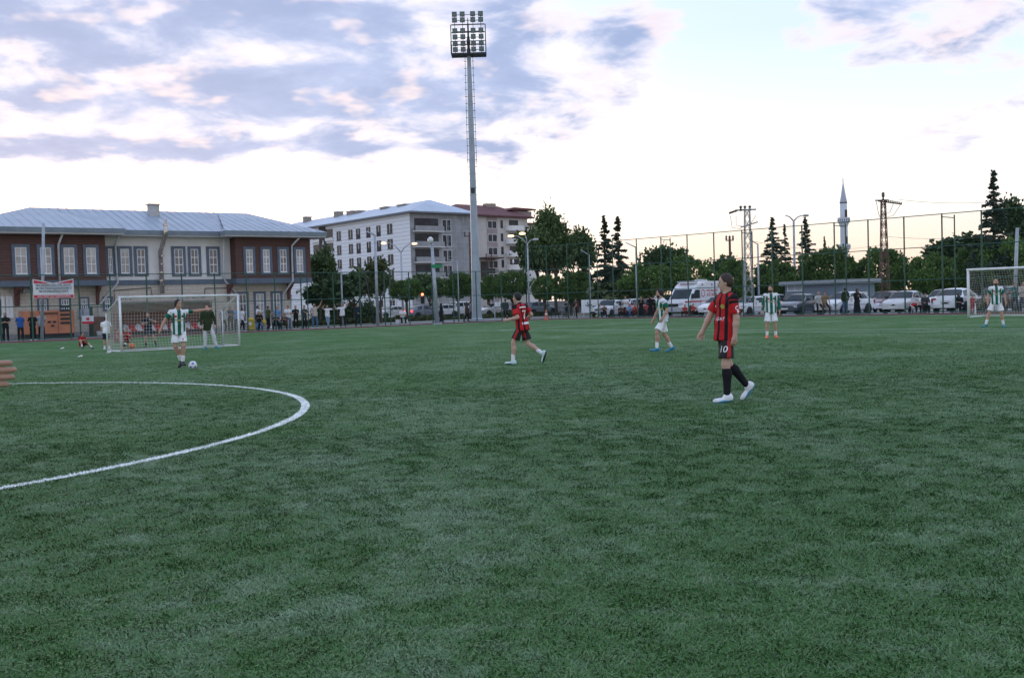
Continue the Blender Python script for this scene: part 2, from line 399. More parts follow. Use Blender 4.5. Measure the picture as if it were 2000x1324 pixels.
# turf fibres near the camera: one 1.6 m tile of bent fibres, repeated over the near half of the pitch with geometry nodes
def fibres():
    r = np.random.RandomState(7); T_ = 1.6; n = 13000
    P = np.stack([r.uniform(0, T_, n) - T_ / 2, r.uniform(0, T_, n) - T_ / 2, np.zeros(n)], 1)
    # neighbouring fibres lean the same way
    ph = np.zeros(n)
    for k in range(6):
        w = 2 * pi / T_ * r.randint(-4, 5, 2); ph += np.sin(P[:, 0] * w[0] + P[:, 1] * w[1] + r.uniform(0, 6)) * .95
    an = ph + r.normal(0, 1.25, n); L = r.uniform(.016, .036, n); tilt = r.uniform(.30, 1.2, n)
    d = np.stack([np.cos(an) * np.sin(tilt), np.sin(an) * np.sin(tilt), np.cos(tilt)], 1); sd = np.stack([-np.sin(an), np.cos(an), np.zeros(n)], 1)
    w = r.uniform(.0020, .0038, n)[:, None]; L = L[:, None]
    mid = P + d * L * .55; tip = mid + (d * .8 + np.array([0, 0, -.35]) + np.stack([np.cos(an), np.sin(an), 0 * an], 1) * .4) * L * .5
    V = np.stack([P - sd * w, P + sd * w, mid + sd * w * .9, mid - sd * w * .9, tip], 1).reshape(-1, 3)
    V[:, 2] += .002
    i5 = np.arange(n) * 5
    quads = np.stack([i5, i5 + 1, i5 + 2, i5 + 3], 1); tris = np.stack([i5 + 3, i5 + 2, i5 + 4], 1)
    tm = turf_material('turf_fibre', True); tint = r.uniform(0, 1, n)
    def tile(frac, wide):
        q = int(n * frac); v = V.reshape(n, 5, 3)[:q].copy(); c = v.mean(1, keepdims=True); v[:, :, :2] = c[:, :, :2] + (v[:, :, :2] - c[:, :, :2]) * wide; v = v.reshape(-1, 3); k5 = np.arange(q) * 5
        qd = np.stack([k5, k5 + 1, k5 + 2, k5 + 3], 1); tr = np.stack([k5 + 3, k5 + 2, k5 + 4], 1)
        me = bpy.data.meshes.new('fibre_tile'); me.vertices.add(len(v)); me.vertices.foreach_set('co', v.astype(np.float32).ravel())
        me.loops.add(q * 7); me.loops.foreach_set('vertex_index', np.concatenate([qd.ravel(), tr.ravel()]).astype(np.int32))
        me.polygons.add(q * 2); me.polygons.foreach_set('loop_start', np.concatenate([np.arange(0, q * 4, 4), q * 4 + np.arange(0, q * 3, 3)]).astype(np.int32)); me.update(); me.validate()
        at = me.attributes.new('tint', 'FLOAT', 'POINT'); at.data.foreach_set('value', np.repeat(tint[:q], 5).astype(np.float32)); me.materials.append(tm)
        return bpy.data.objects.new('turf_fibre_tile', me)    # source of the instances, not linked to the scene
    pts = []
    Y = 2.4
    while Y < 40:
        hw = Y * .545 + 1.6; x = -hw
        while x < hw: pts.append((x + .8, Y + .8, .004)); x += T_
        Y += T_
    # align the columns to one grid so tiles never overlap
    pts = sorted({(round(x / T_) * T_, round(y / T_) * T_, z) for x, y, z in pts})
    for y0, y1, frac, wide in ((0, 12.5, 1.0, 1.0), (12.5, 18, .55, 1.0), (18, 24, .25, 1.1), (24, 31, .10, 1.2), (31, 40, .04, 1.2)):
        sel = [p for p in pts if y0 <= p[1] < y1]
        hm = bpy.data.meshes.new('turf_fibres'); hm.from_pydata(sel, [], []); ho = bpy.data.objects.new('turf_fibres', hm); COL.objects.link(ho)
        tag(ho, 'short green artificial turf fibres of the pitch', None, kind='stuff')
        ng = bpy.data.node_groups.new('spread_fibres', 'GeometryNodeTree')
        ng.interface.new_socket('Geometry', in_out='INPUT', socket_type='NodeSocketGeometry'); ng.interface.new_socket('Geometry', in_out='OUTPUT', socket_type='NodeSocketGeometry')
        gi, go = ng.nodes.new('NodeGroupInput'), ng.nodes.new('NodeGroupOutput'); io = ng.nodes.new('GeometryNodeInstanceOnPoints'); oi = ng.nodes.new('GeometryNodeObjectInfo'); oi.inputs['Object'].default_value = tile(frac, wide); oi.inputs['As Instance'].default_value = True
        rv = ng.nodes.new('FunctionNodeRandomValue'); rv.data_type = 'INT'
        for s_ in rv.inputs:
            if s_.type == 'INT' and s_.name == 'Min': s_.default_value = 0
            if s_.type == 'INT' and s_.name == 'Max': s_.default_value = 3
        mu = ng.nodes.new('ShaderNodeMath'); mu.operation = 'MULTIPLY'; mu.inputs[1].default_value = pi / 2
        iout = [o_ for o_ in rv.outputs if o_.type == 'INT' and o_.enabled][0]
        ng.links.new(iout, mu.inputs[0]); cx = ng.nodes.new('ShaderNodeCombineXYZ'); ng.links.new(mu.outputs[0], cx.inputs[2])
        ng.links.new(gi.outputs[0], io.inputs['Points']); ng.links.new(oi.outputs['Geometry'], io.inputs['Instance']); ng.links.new(cx.outputs[0], io.inputs['Rotation']); ng.links.new(io.outputs[0], go.inputs[0])
        ho.modifiers.new('spread', 'NODES').node_group = ng
fibres()
# ------------------------------------------------------------------ people: smooth bodies and clothes grown from a posed skeleton
def _v(a): return np.array(a, dtype=float)
def _n(a):
    a = _v(a); return a / (np.linalg.norm(a) + 1e-9)
def surface_nets(D, org, h):
    S = D < 0
    nx, ny, nz = D.shape
    c = np.zeros((nx - 1, ny - 1, nz - 1), dtype=np.int8)
    for i in (0, 1):
        for j in (0, 1):
            for k in (0, 1): c += S[i:nx - 1 + i, j:ny - 1 + j, k:nz - 1 + k]
    act = (c > 0) & (c < 8)
    idx = -np.ones(act.shape, dtype=np.int64); ii = np.argwhere(act); idx[act] = np.arange(len(ii))
    acc = np.zeros((len(ii), 3)); cnt = np.zeros(len(ii))
    I = ii.T
    corners = [(i, j, k) for i in (0, 1) for j in (0, 1) for k in (0, 1)]
    for a in corners:
        for ax in range(3):
            if a[ax]: continue
            b = list(a); b[ax] = 1
            d0 = D[I[0] + a[0], I[1] + a[1], I[2] + a[2]]; d1 = D[I[0] + b[0], I[1] + b[1], I[2] + b[2]]
            m = (d0 < 0) != (d1 < 0)
            t = np.where(m, d0 / (d0 - d1 + 1e-12), 0)
            p = np.tile(_v(a), (len(ii), 1)); p[:, ax] = t
            acc[m] += p[m]; cnt[m] += 1
    V = (ii + acc / cnt[:, None]) * h + org
    F = []
    for ax in range(3):
        o = [1, 2] if ax == 0 else ([2, 0] if ax == 1 else [0, 1])
        sl0 = [slice(1, -1)] * 3; sl0[ax] = slice(0, -1)
        sl1 = list(sl0); sl1[ax] = slice(1, None)
        a0, a1 = S[tuple(sl0)], S[tuple(sl1)]
        e = np.argwhere(a0 != a1)
        if not len(e): continue
        off = np.array([1, 1, 1]); off[ax] = 0; e = e + off
        fl = S[e[:, 0], e[:, 1], e[:, 2]]
        q = []
        for du, dv in ((0, 0), (-1, 0), (-1, -1), (0, -1)):
            s = np.zeros(3, int); s[o[0]] = du; s[o[1]] = dv
            q.append(idx[e[:, 0] + s[0], e[:, 1] + s[1], e[:, 2] + s[2]])
        q = np.stack(q, 1); q = np.where(fl[:, None], q, q[:, ::-1]); F.append(q)
    F = np.concatenate(F) if F else np.zeros((0, 4), int)
    return V, F[(F >= 0).all(1)]

def sdf_mesh(prims, h, wob=0.0, seed=0):
    """prims: dicts with t (rc cone with round ends, cc cone with flat ends, el ellipsoid, cut half space)"""
    lo, hi = np.full(3, 1e9), np.full(3, -1e9)
    for p in prims:
        if p['t'] in ('rc', 'cc'):
            r = max(p['ra'], p['rb']) * 1.05
            for q in (p['a'], p['b']): lo = np.minimum(lo, q - r); hi = np.maximum(hi, q + r)
        elif p['t'] == 'el':
            r = max(p['r']); lo = np.minimum(lo, p['c'] - r); hi = np.maximum(hi, p['c'] + r)
    lo -= 2.5 * h; hi += 2.5 * h
    n = np.ceil((hi - lo) / h).astype(int) + 1
    D = np.full(n, .25)
    for p in prims:
        if p['t'] == 'cut':
            X, Y, Z = [lo[i] + h * np.arange(n[i]) for i in range(3)]
            d = (X[:, None, None] - p['p'][0]) * p['n'][0] + (Y[None, :, None] - p['p'][1]) * p['n'][1] + (Z[None, None, :] - p['p'][2]) * p['n'][2]
            D = np.maximum(D, d); continue
        k = p.get('k', .03)
        if p['t'] == 'el': r = max(p['r']); l, u = p['c'] - r, p['c'] + r
        else:
            r = max(p['ra'], p['rb']) * 1.05; l, u = np.minimum(p['a'], p['b']) - r, np.maximum(p['a'], p['b']) + r
        i0 = np.clip(np.floor((l - lo - k - .04) / h).astype(int), 0, n); i1 = np.clip(np.ceil((u - lo + k + .04) / h).astype(int) + 1, 0, n)
        X, Y, Z = [lo[i] + h * np.arange(i0[i], i1[i]) for i in range(3)]
        Pt = np.stack(np.meshgrid(X, Y, Z, indexing='ij'), -1)
        if p['t'] == 'el':
            q = (Pt - p['c']) @ p['R']                     # R columns are the axes
            k0 = np.linalg.norm(q / p['r'], axis=-1); k1 = np.linalg.norm(q / (p['r'] ** 2), axis=-1)
            d = k0 * (k0 - 1) / (k1 + 1e-9)
        else:
            q = Pt - p['a']; ab = p['b'] - p['a']
            sq = p.get('sq')
            if sq is not None:                             # flatten along an axis
                ax, f = sq; ab = ab + ax * ((ab @ ax) * (f - 1)); q = q + (q @ ax)[..., None] * ax * (f - 1)
            L = np.linalg.norm(ab) + 1e-9; w = ab / L; s = q @ w
            rad = np.linalg.norm(q - s[..., None] * w, axis=-1)
            if p['t'] == 'rc':
                t = np.clip(s / L, 0, 1)
                d = np.sqrt(rad ** 2 + (s - t * L) ** 2) - (p['ra'] + (p['rb'] - p['ra']) * t)
            else:
                t = np.clip(s / L, 0, 1); dr = rad - (p['ra'] + (p['rb'] - p['ra']) * t); ds = np.maximum(-s, s - L)
                d = np.maximum(dr, ds)
            if sq is not None: d = d / np.sqrt(sq[1])
        sl = tuple(slice(i0[i], i1[i]) for i in range(3)); cur = D[sl]
        if p.get('op') == 'sub': D[sl] = np.maximum(cur, -d); continue
        hh = np.clip(.5 + .5 * (cur - d) / k, 0, 1); D[sl] = cur + (d - cur) * hh - k * hh * (1 - hh)
    if wob:
        X, Y, Z = [lo[i] + h * np.arange(n[i]) for i in range(3)]; r = random.Random(seed)
        for _ in range(5):
            w = [r.uniform(-32, 32) for _ in range(2)] + [r.uniform(-26, 26)]
            D += wob * .55 * np.sin(X[:, None, None] * w[0] + Y[None, :, None] * w[1] + Z[None, None, :] * w[2] + r.uniform(0, 6))
    D[0] = D[-1] = .2; D[:, 0] = D[:, -1] = .2; D[:, :, 0] = D[:, :, -1] = .2
    return surface_nets(D, lo, h)

def np_mesh(name, V, F, m, parent, shift=(0, 0, 0), tl=None):
    me = bpy.data.meshes.new(name)
    V = V + _v(shift)
    me.vertices.add(len(V)); me.vertices.foreach_set('co', V.astype(np.float32).ravel())
    me.loops.add(F.size); me.loops.foreach_set('vertex_index', F.astype(np.int32).ravel())
    me.polygons.add(len(F)); me.polygons.foreach_set('loop_start', np.arange(0, F.size, 4, dtype=np.int32))
    me.polygons.foreach_set('use_smooth', np.ones(len(F), dtype=bool))
    me.update(); me.validate()
    me.materials.append(m)
    if tl is not None:
        at = me.attributes.new('tl', 'FLOAT_VECTOR', 'POINT'); at.data.foreach_set('vector', tl.astype(np.float32).ravel())
    o = bpy.data.objects.new(name, me); COL.objects.link(o); o.parent = parent
    return o

SKIN = {k: mat('skin_' + k, c, .55, .08, 9, spec=.35) for k, c in dict(a=(.46, .27, .20), b=(.38, .22, .16), c=(.52, .33, .26)).items()}
HAIR = {k: mat('hair_' + k, c, .6, .3, 60) for k, c in dict(black=(.014, .012, .012), brown=(.035, .022, .016), grey=(.16, .15, .15)).items()}
def cloth(name, col): return mat('cloth_' + name, col, .85, .10, 14, bump=.25, bscale=120, spec=.15)

def kit_material(name, kind):
    m = bpy.data.materials.new(name); m.use_nodes = True; g = NG(m.node_tree); b = m.node_tree.nodes['Principled BSDF']
    at = m.node_tree.nodes.new('ShaderNodeAttribute'); at.attribute_name = 'tl'
    f, l, u = g.sep(at.outputs['Vector'])
    tc = m.node_tree.nodes.new('ShaderNodeTexCoord')
    al = g.math('ABSOLUTE', l)
    def band(v, a, c, e=.004): return g.math('MULTIPLY', g.smooth(v, a - e, a + e), g.math('SUBTRACT', 1.0, g.smooth(v, c - e, c + e)))
    if kind == 'red':
        red, blk = (.50, .018, .022), (.012, .011, .014)
        # vertical stripes round the body: by arc position
        arc = g.math('MULTIPLY', g.math('ARCTAN2', l, f), .165)
        w = g.math('PINGPONG', g.math('ADD', arc, .02), .0645)
        c = g.mix(g.smooth(w, .038, .043), red, blk)
        sleeve = g.smooth(al, .205, .212)
        c = g.mix(sleeve, c, red)
        c = g.mix(g.math('MULTIPLY', band(al, .19, .30), g.smooth(u, .425, .435)), c, blk)
        c = g.mix(g.math('MULTIPLY', g.smooth(u, .50, .505), g.math('SUBTRACT', 1.0, g.smooth(al, .09, .095))), c, blk)
    else:
        wht, grn = (.74, .76, .80), (.012, .125, .075)
        ctr = band(al, -.1, .045)
        side = band(al, .108, .162)
        c = g.mix(g.math('MAXIMUM', ctr, g.math('MULTIPLY', side, g.math('SUBTRACT', 1.0, g.smooth(u, .40, .44)))), wht, grn)
        slv = g.math('MULTIPLY', g.smooth(al, .20, .206), g.math('SUBTRACT', 1.0, g.smooth(u, .43, .45)))
        c = g.mix(g.math('MAXIMUM', slv, g.smooth(al, .262, .27)), c, grn)
    g.put(b.inputs['Base Color'], c); b.inputs['Roughness'].default_value = .75; b.inputs['Specular IOR Level'].default_value = .2
    bn = m.node_tree.nodes.new('ShaderNodeBump'); bn.inputs['Strength'].default_value = .6; bn.inputs['Distance'].default_value = .04
    g.put(bn.inputs['Height'], g.noise(g.vmath('MULTIPLY', tc.outputs['Object'], (1, 1, .55)), 17, 4, .55, .8)); g.put(b.inputs['Normal'], bn.outputs[0])
    return m
def shorts_red():
    m = bpy.data.materials.new('shorts_black_red'); m.use_nodes = True; g = NG(m.node_tree); b = m.node_tree.nodes['Principled BSDF']
    at = m.node_tree.nodes.new('ShaderNodeAttribute'); at.attribute_name = 'tl'; f, l, u = g.sep(at.outputs['Vector'])
    s = g.math('MULTIPLY', g.smooth(l, .80, .815), g.math('SUBTRACT', 1.0, g.smooth(f, .026, .03)))   # l: sideways share, f: offset fore and aft
    s = g.math('MULTIPLY', s, g.smooth(f, -.03, -.026))
    c = g.mix(s, (.012, .011, .014), (.42, .02, .022))
    g.put(b.inputs['Base Color'], c); b.inputs['Roughness'].default_value = .8
    return m

def person(label, loc, face, pose, fit, H=1.78, vox=.03, group=None, seed=0, name='person', z0=0.0, ground=True, fine_hand=None):
    """face: heading in plan, radians from +X. Directions in pose are (forward, left, up)."""
    s = H / 1.78
    g_ = lambda k, d: pose.get(k, d)
    # --- joints
    P = _v((0, 0, 0))
    lean = _n(g_('spine', (.03, 0, 1)))
    tw = g_('twist', 0.0)
    up = lean
    lf = _n(np.cross(up, _v((cos(tw), sin(tw), 0)))); fw = _n(np.cross(lf, up))
    T = lambda f, l, u: P + (fw * f + lf * l + up * u) * s
    sh = {'l': T(0, .172, .455), 'r': T(0, -.172, .455)}
    hip = {'l': _v((0, .088, -.02)) * s, 'r': _v((0, -.088, -.02)) * s}
    arm, leg = {}, {}
    for sd, sg in (('l', 1), ('r', -1)):
        a = g_('arm_' + sd, ((.05, .16 * sg, -1), (.18, .04 * sg, -1)))
        e = sh[sd] + _n(a[0]) * .285 * s; w = e + _n(a[1]) * .255 * s
        arm[sd] = (sh[sd], e, w, _n(a[2] if len(a) > 2 else a[1]))
        q = g_('leg_' + sd, ((.04, .05 * sg, -1), (-.03, .02 * sg, -1)))
        k = hip[sd] + _n(q[0]) * .44 * s; an = k + _n(q[1]) * .42 * s
        toe = _n(q[2]) if len(q) > 2 else _n((1, .18 * sg, -.12))
        leg[sd] = (hip[sd], k, an, toe)
    neck0 = T(0, 0, .49); nd = _n(up + _v(g_('neck', (.12, 0, 0))))
    hc = neck0 + nd * .165 * s
    hy, hp = g_('head', (0, 0))                                # yaw relative to the body, pitch (positive looks up)
    b0 = tw + hy
    hf = _n((cos(b0) * cos(hp), sin(b0) * cos(hp), sin(hp))); hl = _n(np.cross((0, 0, 1), hf)); hu = np.cross(hf, hl)
    HR = np.stack([hf, hl, hu], 1)
    hs_ = s * .93
    Hd = lambda f, l, u: hc + (hf * f + hl * l + hu * u) * hs_
    rc = lambda a, b, ra, rb, k=.03, **o: dict(t='rc', a=_v(a), b=_v(b), ra=ra * s, rb=rb * s, k=k, **o)
    cc = lambda a, b, ra, rb, k=.03, **o: dict(t='cc', a=_v(a), b=_v(b), ra=ra * s, rb=rb * s, k=k, **o)
    el = lambda c, R, r, k=.02, **o: dict(t='el', c=_v(c), R=R, r=_v(r) * (hs_ if R is HR else s), k=k, **o)
    lerp = lambda a, b, t: a + (b - a) * t
    fine = vox < .02
    # --- the body itself
    B = [el(Hd(-.008, 0, .02), HR, (.098, .077, .112)), el(Hd(.018, 0, -.055), HR, (.074, .058, .072), .03),
         rc(Hd(.09, 0, .012), Hd(.110, 0, -.026), .010, .014, .015), rc(neck0 - up * .03 * s, Hd(-.02, 0, -.05), .060, .052, .03)]
    for sg in (1, -1): B.append(el(Hd(-.008, .078 * sg, -.008), HR, (.024, .012, .032), .008))
    if fine: B += [rc(Hd(.083, -.022, -.062), Hd(.083, .022, -.062), .010, .010, .010), el(Hd(.07, 0, -.10), HR, (.025, .03, .02), .02)]
    sqf = (fw, 1.42)
    B += [rc(T(0, 0, .02), T(0, 0, .36), .125, .140, .03, sq=sqf), rc(sh['l'] * .86 + sh['r'] * .14, sh['r'] * .86 + sh['l'] * .14, .040, .040, .03), rc(hip['l'], hip['r'], .055, .055, .04)]
    for sd, sg in (('l', 1), ('r', -1)):
        a, e, w, hd = arm[sd]
        B += [rc(a + (e - a) * .12, e, .046, .042, .02), rc(e, lerp(e, w, .35), .042, .043, .02), rc(lerp(e, w, .3), w, .042, .028, .02)]
        pn = _n(np.cross(hd, _n(np.cross(_v((0, sg, 0)) if abs(hd[1]) < .8 else _v((1, 0, 0)), hd)) )) if False else None
        pal = _v(g_('palm_' + sd, (0, -sg, 0))); pal = _n(pal - hd * (pal @ hd)); sdv = np.cross(hd, pal) * sg
        kn = w + hd * .085 * s
        B += [rc(w, w + hd * .03 * s, .028, .032, .02), rc(w + hd * .03 * s + sdv * .018 * s, kn + sdv * .022 * s, .022, .018, .015), rc(w + hd * .03 * s - sdv * .018 * s, kn - sdv * .022 * s, .022, .017, .015)]
        cu = g_('curl_' + sd, .5)
        i_hand = len(B) - 3
        if fine:
            for i, fl_ in enumerate((.070, .080, .074, .058)):
                b_ = kn + sdv * (.031 - .0205 * i) * s
                d1 = _n(hd * cos(cu * .7) + pal * sin(cu * .7)); d2 = _n(hd * cos(cu * 2.0) + pal * sin(cu * 2.0))
                m_ = b_ + d1 * fl_ * .52 * s
                B += [rc(b_, m_, .0098, .0088, .004), rc(m_, m_ + d2 * fl_ * .48 * s, .0088, .0075, .003)]
            tb = w + hd * .03 * s + sdv * .028 * s; tm = tb + _n(hd * .7 + sdv * .6 + pal * .35) * .045 * s
            B += [rc(tb, tm, .014, .0115, .008), rc(tm, tm + _n(hd + pal * (.3 + cu * .5)) * .034 * s, .011, .009, .004)]
        else:
            d1 = _n(hd * cos(cu) + pal * sin(cu)); B += [rc(kn + sdv * .012 * s, kn + sdv * .012 * s + d1 * .06 * s, .017, .013, .01), rc(kn - sdv * .014 * s, kn - sdv * .014 * s + d1 * .055 * s, .017, .013, .01),
                  rc(w + hd * .03 * s + sdv * .02 * s, w + hd * .075 * s + sdv * .045 * s, .013, .011, .01)]
        if fine_hand == sd: HP = [rc(e, w, .040, .028, .02)] + [dict(p_) for p_ in B[i_hand:]]; HP = [dict(p_, ra=p_['ra'] * 1.06, rb=p_['rb'] * 1.08, k=min(p_.get('k', .03), .008)) for p_ in HP]; del B[i_hand:]
        h_, k, an, toe = leg[sd]
        cal = _n(np.cross(np.cross(an - k, _v((1, 0, 0))), an - k)) if True else 0
        back = -_n(_v((1, 0, 0)) - _n(an - k) * _n(an - k)[0])
        B += [rc(h_ + (k - h_) * .1, k, .064, .055, .04), rc(k, lerp(k, an, .32) + back * .012 * s, .052, .056, .03), rc(lerp(k, an, .3) + back * .012 * s, an, .055, .036, .03), rc(an, an - _n(an - k) * -.02 * s, .036, .03, .02)]
    root = thing(name, label, 'person', group=group)
    # --- clothes
    parts = []
    top, bot = fit.get('top', 'tee'), fit.get('bottom', 'trousers')
    tuck = fit.get('tuck', 0)
    C = []
    hem = -.135 if top == 'kit' else (-.11 if top != 'long' else -.22)
    loose = fit.get('loose', 1.0)
    C += [cc(T(0, 0, hem), T(0, 0, .13), .186 * loose, .170 * loose, .02, sq=(fw, 1.28)), rc(T(0, 0, .13), T(0, 0, .35), .158 * loose, .166, .05, sq=(fw, 1.38)), rc(sh['l'] - up * .012, sh['r'] - up * .012, .064, .064, .05), rc(T(-.005, 0, .42), T(0, 0, .515), .100, .066, .07)]
    sl = fit.get('sleeve', .72)
    for sd in 'lr':
        a, e, w, hd = arm[sd]
        if sl <= 1: C += [cc(a, lerp(a, e, sl), .066, .073, .035)]
        else: C += [rc(a, e, .070, .058, .03), cc(e, lerp(e, w, sl - 1), .058, .045, .02)]
    C.append(dict(t='cut', p=T(.012, 0, .525), n=_n(up * 1 + fw * .35)))
    V, F = sdf_mesh(C, vox * .8 if fine else vox, .008, seed)
    q = V - P; tl = np.stack([q @ fw, q @ lf, q @ up], 1) / s
    if sl <= 1:                                               # vertices on sleeves keep a sideways position that only sleeves have
        for sd, sg in (('l', 1), ('r', -1)):
            a, e, w, hd = arm[sd]; ax = e - a; L = np.linalg.norm(ax); t = ((V - a) @ ax) / L ** 2
            dist = np.linalg.norm(V - a - t[:, None] * ax, axis=1)
            dt_ = np.abs((q @ fw)) / s
            on = (t > .16) & (dist < .088 * s) & ((np.abs(q @ lf) / s > .175) | (t > .5))
            tl[on, 1] = sg * (.225 + t[on] * .1); tl[on, 2] = np.where(t[on] < .32, .46, .30); tl[on, 0] = dt_[on] * 0
    parts.append(('shirt' if top in ('tee', 'kit') else 'jacket', V, F, fit['top_mat'], tl))
    L_ = []
    if bot == 'shorts':
        L_ += [cc(_v((0, 0, .02)) * s, _v((0, 0, -.11)) * s, .120, .150, .03, sq=(_v((1, 0, 0)), 1.3))]
        for sd in 'lr':
            h_, k, an, toe = leg[sd]; L_ += [cc(h_ - _v((0, 0, .005)) * s, lerp(h_, k, fit.get('short_len', .78)), .074, .110, .018)]
    elif bot == 'trousers':
        wd = fit.get('leg_w', 1.0)
        L_ += [cc(_v((0, 0, .06)) * s, _v((0, 0, -.05)) * s, .125, .145, .03, sq=(_v((1, 0, 0)), 1.3))]
        for sd in 'lr':
            h_, k, an, toe = leg[sd]; L_ += [rc(h_, k, .090, .072 * wd, .04), cc(k, lerp(k, an, 1.0), .074 * wd, .062 * wd, .03)]
    elif bot == 'skirt':
        z_ = min(leg['l'][2][2], leg['r'][2][2])
        L_ += [cc(_v((0, 0, .12)) * s, _v((0, 0, z_)), .15, .27, .03, sq=(_v((1, 0, 0)), 1.15))]
    V, F = sdf_mesh(L_, vox * .8 if fine else vox, .005, seed + 1)
    tl = None
    if bot == 'shorts':                                       # fore-aft offset and sideways share, measured round each leg
        tl = np.zeros((len(V), 3))
        for sd, sg in (('l', 1), ('r', -1)):
            h_, k, an, toe = leg[sd]; ax = _n(k - h_); sel = (V[:, 1] >= 0) if sg > 0 else (V[:, 1] < 0)
            fo = _n(_v((1, 0, 0)) - ax * ax[0]); rr = V - h_; rr = rr - (rr @ ax)[:, None] * ax
            dn = rr / (np.linalg.norm(rr, axis=1)[:, None] + 1e-9)
            tl[sel, 0] = (rr @ fo)[sel] / s; tl[sel, 1] = (dn @ _n(np.cross(ax, fo) * -1) * 1)[sel] * sg * (1 if np.cross(fo, ax)[1] * 1 > 0 else -1)
        tl[:, 1] = np.abs(tl[:, 1])
    parts.append(({'shorts': 'shorts', 'trousers': 'trousers', 'skirt': 'skirt'}[bot], V, F, fit['bottom_mat'], tl))
    for sd, sg in (('l', 1), ('r', -1)):
        h_, k, an, toe = leg[sd]; shin = _n(an - k); wu = -shin
        if fit.get('sock'):
            t0 = fit.get('sock_top', .62)
            back = -_n(_v((1, 0, 0)) - shin * shin[0])
            S_ = [cc(lerp(k, an, t0), an + shin * .03 * s, .050, .043, .02)] if t0 > .5 else [rc(k, lerp(k, an, .32) + back * .012 * s, .059, .064, .02), rc(lerp(k, an, .32) + back * .012 * s, an + shin * .02 * s, .063, .043, .03), dict(t='cut', p=lerp(k, an, t0), n=-shin)]
            V, F = sdf_mesh(S_, vox * .8); parts.append(('sock', V, F, fit['sock'], None))
        sole = _n(np.cross(toe, np.cross(wu, toe)))           # up direction of the foot
        fr = np.stack([toe, np.cross(sole, toe), sole], 1)
        a_ = an - sole * .045 * s
        S_ = [el(a_ - toe * .010 * s + sole * .018 * s, fr, (.070, .050, .066)), rc(a_ - toe * .035 * s - sole * .008 * s, a_ + toe * .16 * s - sole * .014 * s, .040, .032, .03, sq=(sole, 1.25)), el(a_ + toe * .14 * s - sole * .010 * s, fr, (.075, .046, .030), .03), dict(t='cut', p=a_ - sole * .038 * s, n=-sole)]
        V, F = sdf_mesh(S_, min(vox * .7, .016)); parts.append(('shoe', V, F, fit.get('shoe', MATS.get('shoe_dark')), None))
        if fine:
            S_ = [rc(a_ - toe * .035 * s - sole * .030 * s, a_ + toe * .10 * s - sole * .030 * s, .043, .048, .03, sq=(sole, 2.2)), el(a_ + toe * .14 * s - sole * .030 * s, fr, (.079, .049, .016), .03)]
            V, F = sdf_mesh(S_, .011); parts.append(('sole', V, F, fit.get('sole', MATS.get('shoe_dark')), None))
    # hair, beard, headscarf, cap
    hs = fit.get('hair', 'short')
    if hs in ('short', 'balding', 'long'):
        R_ = [el(Hd(-.014, 0, .030), HR, (.106, .093, .114)), el(Hd(-.040, 0, -.015), HR, (.070, .080, .074), .03)]
        if hs == 'long': R_ += [rc(Hd(-.07, 0, .0), Hd(-.10, 0, -.19), .07, .05, .04)]
        if False and hs == 'short': R_ += [rc(Hd(.05, -.03, .125), Hd(.06, .03, .12), .028, .028, .03)]
        n_ = hf * .90 - hu * .43
        R_.append(dict(t='cut', p=Hd(.038 if hs != 'balding' else -.03, 0, .050 if hs != 'balding' else .02), n=_n(n_)))
        V, F = sdf_mesh(R_, vox * .7, .003 if fine else .0, seed); parts.append(('hair', V, F, fit.get('hair_mat', HAIR['black']), None))
    elif hs == 'scarf':
        R_ = [el(Hd(-.01, 0, .015), HR, (.112, .096, .128)), rc(Hd(-.01, 0, -.06), T(.0, 0, .43), .085, .125, .05), el(Hd(.112, 0, -.012), HR, (.055, .056, .082), .01, op='sub')]
        V, F = sdf_mesh(R_, vox * .8); parts.append(('headscarf', V, F, fit['hair_mat'], None))
    if fit.get('beard') is not None:
        R_ = [el(Hd(.020, 0, -.068), HR, (.080, .063, .070)), el(Hd(.115, 0, -.052), HR, (.03, .02, .012), .005, op='sub'), dict(t='cut', p=Hd(.05, 0, -.038), n=_n(hu * .9 + hf * .30))]
        V, F = sdf_mesh(R_, min(vox * .7, .014)); parts.append(('beard', V, F, fit['beard'], None))
    if fine:
        for sg in (1, -1):
            for nm_, dz, r_, mm in (('eye', .012, (.010, .013, .007), mat('eye_dark', (.03, .022, .02), .25, 0)), ('eyebrow', .034, (.010, .020, .006), HAIR['black'])):
                V, F = sdf_mesh([el(Hd(.084, .032 * sg, dz), HR, r_)], .0045); parts.append((nm_, V, F, mm, None))
    V, F = sdf_mesh(B, vox * .62 if fine else vox * .85)
    if fine_hand:
        V2, F2 = sdf_mesh(HP, .0042); F = np.concatenate([F, F2 + len(V)]); V = np.concatenate([V, V2])
    low = min(min(p[1][:, 2].min() for p in parts), V[:, 2].min())
    sh_ = _v((0, 0, -low if ground else 0))
    np_mesh('body', V, F, fit.get('skin', SKIN['a']), root, sh_)
    objs = {}
    for nm_, V, F, m_, tl in parts: objs.setdefault(nm_, np_mesh(nm_, V, F, m_, root, sh_, tl))
    root.location = (loc[0], loc[1], z0 + (loc[2] if len(loc) > 2 else 0)); root.rotation_euler.z = face
    root['_T'] = [float(x) for x in np.concatenate([fw, lf, up, P + sh_])]
    return root, objs, (lambda f, l, u: Vector(T(f, l, u) + sh_)), Vector(fw), Vector(lf), Vector(up), leg, sh_
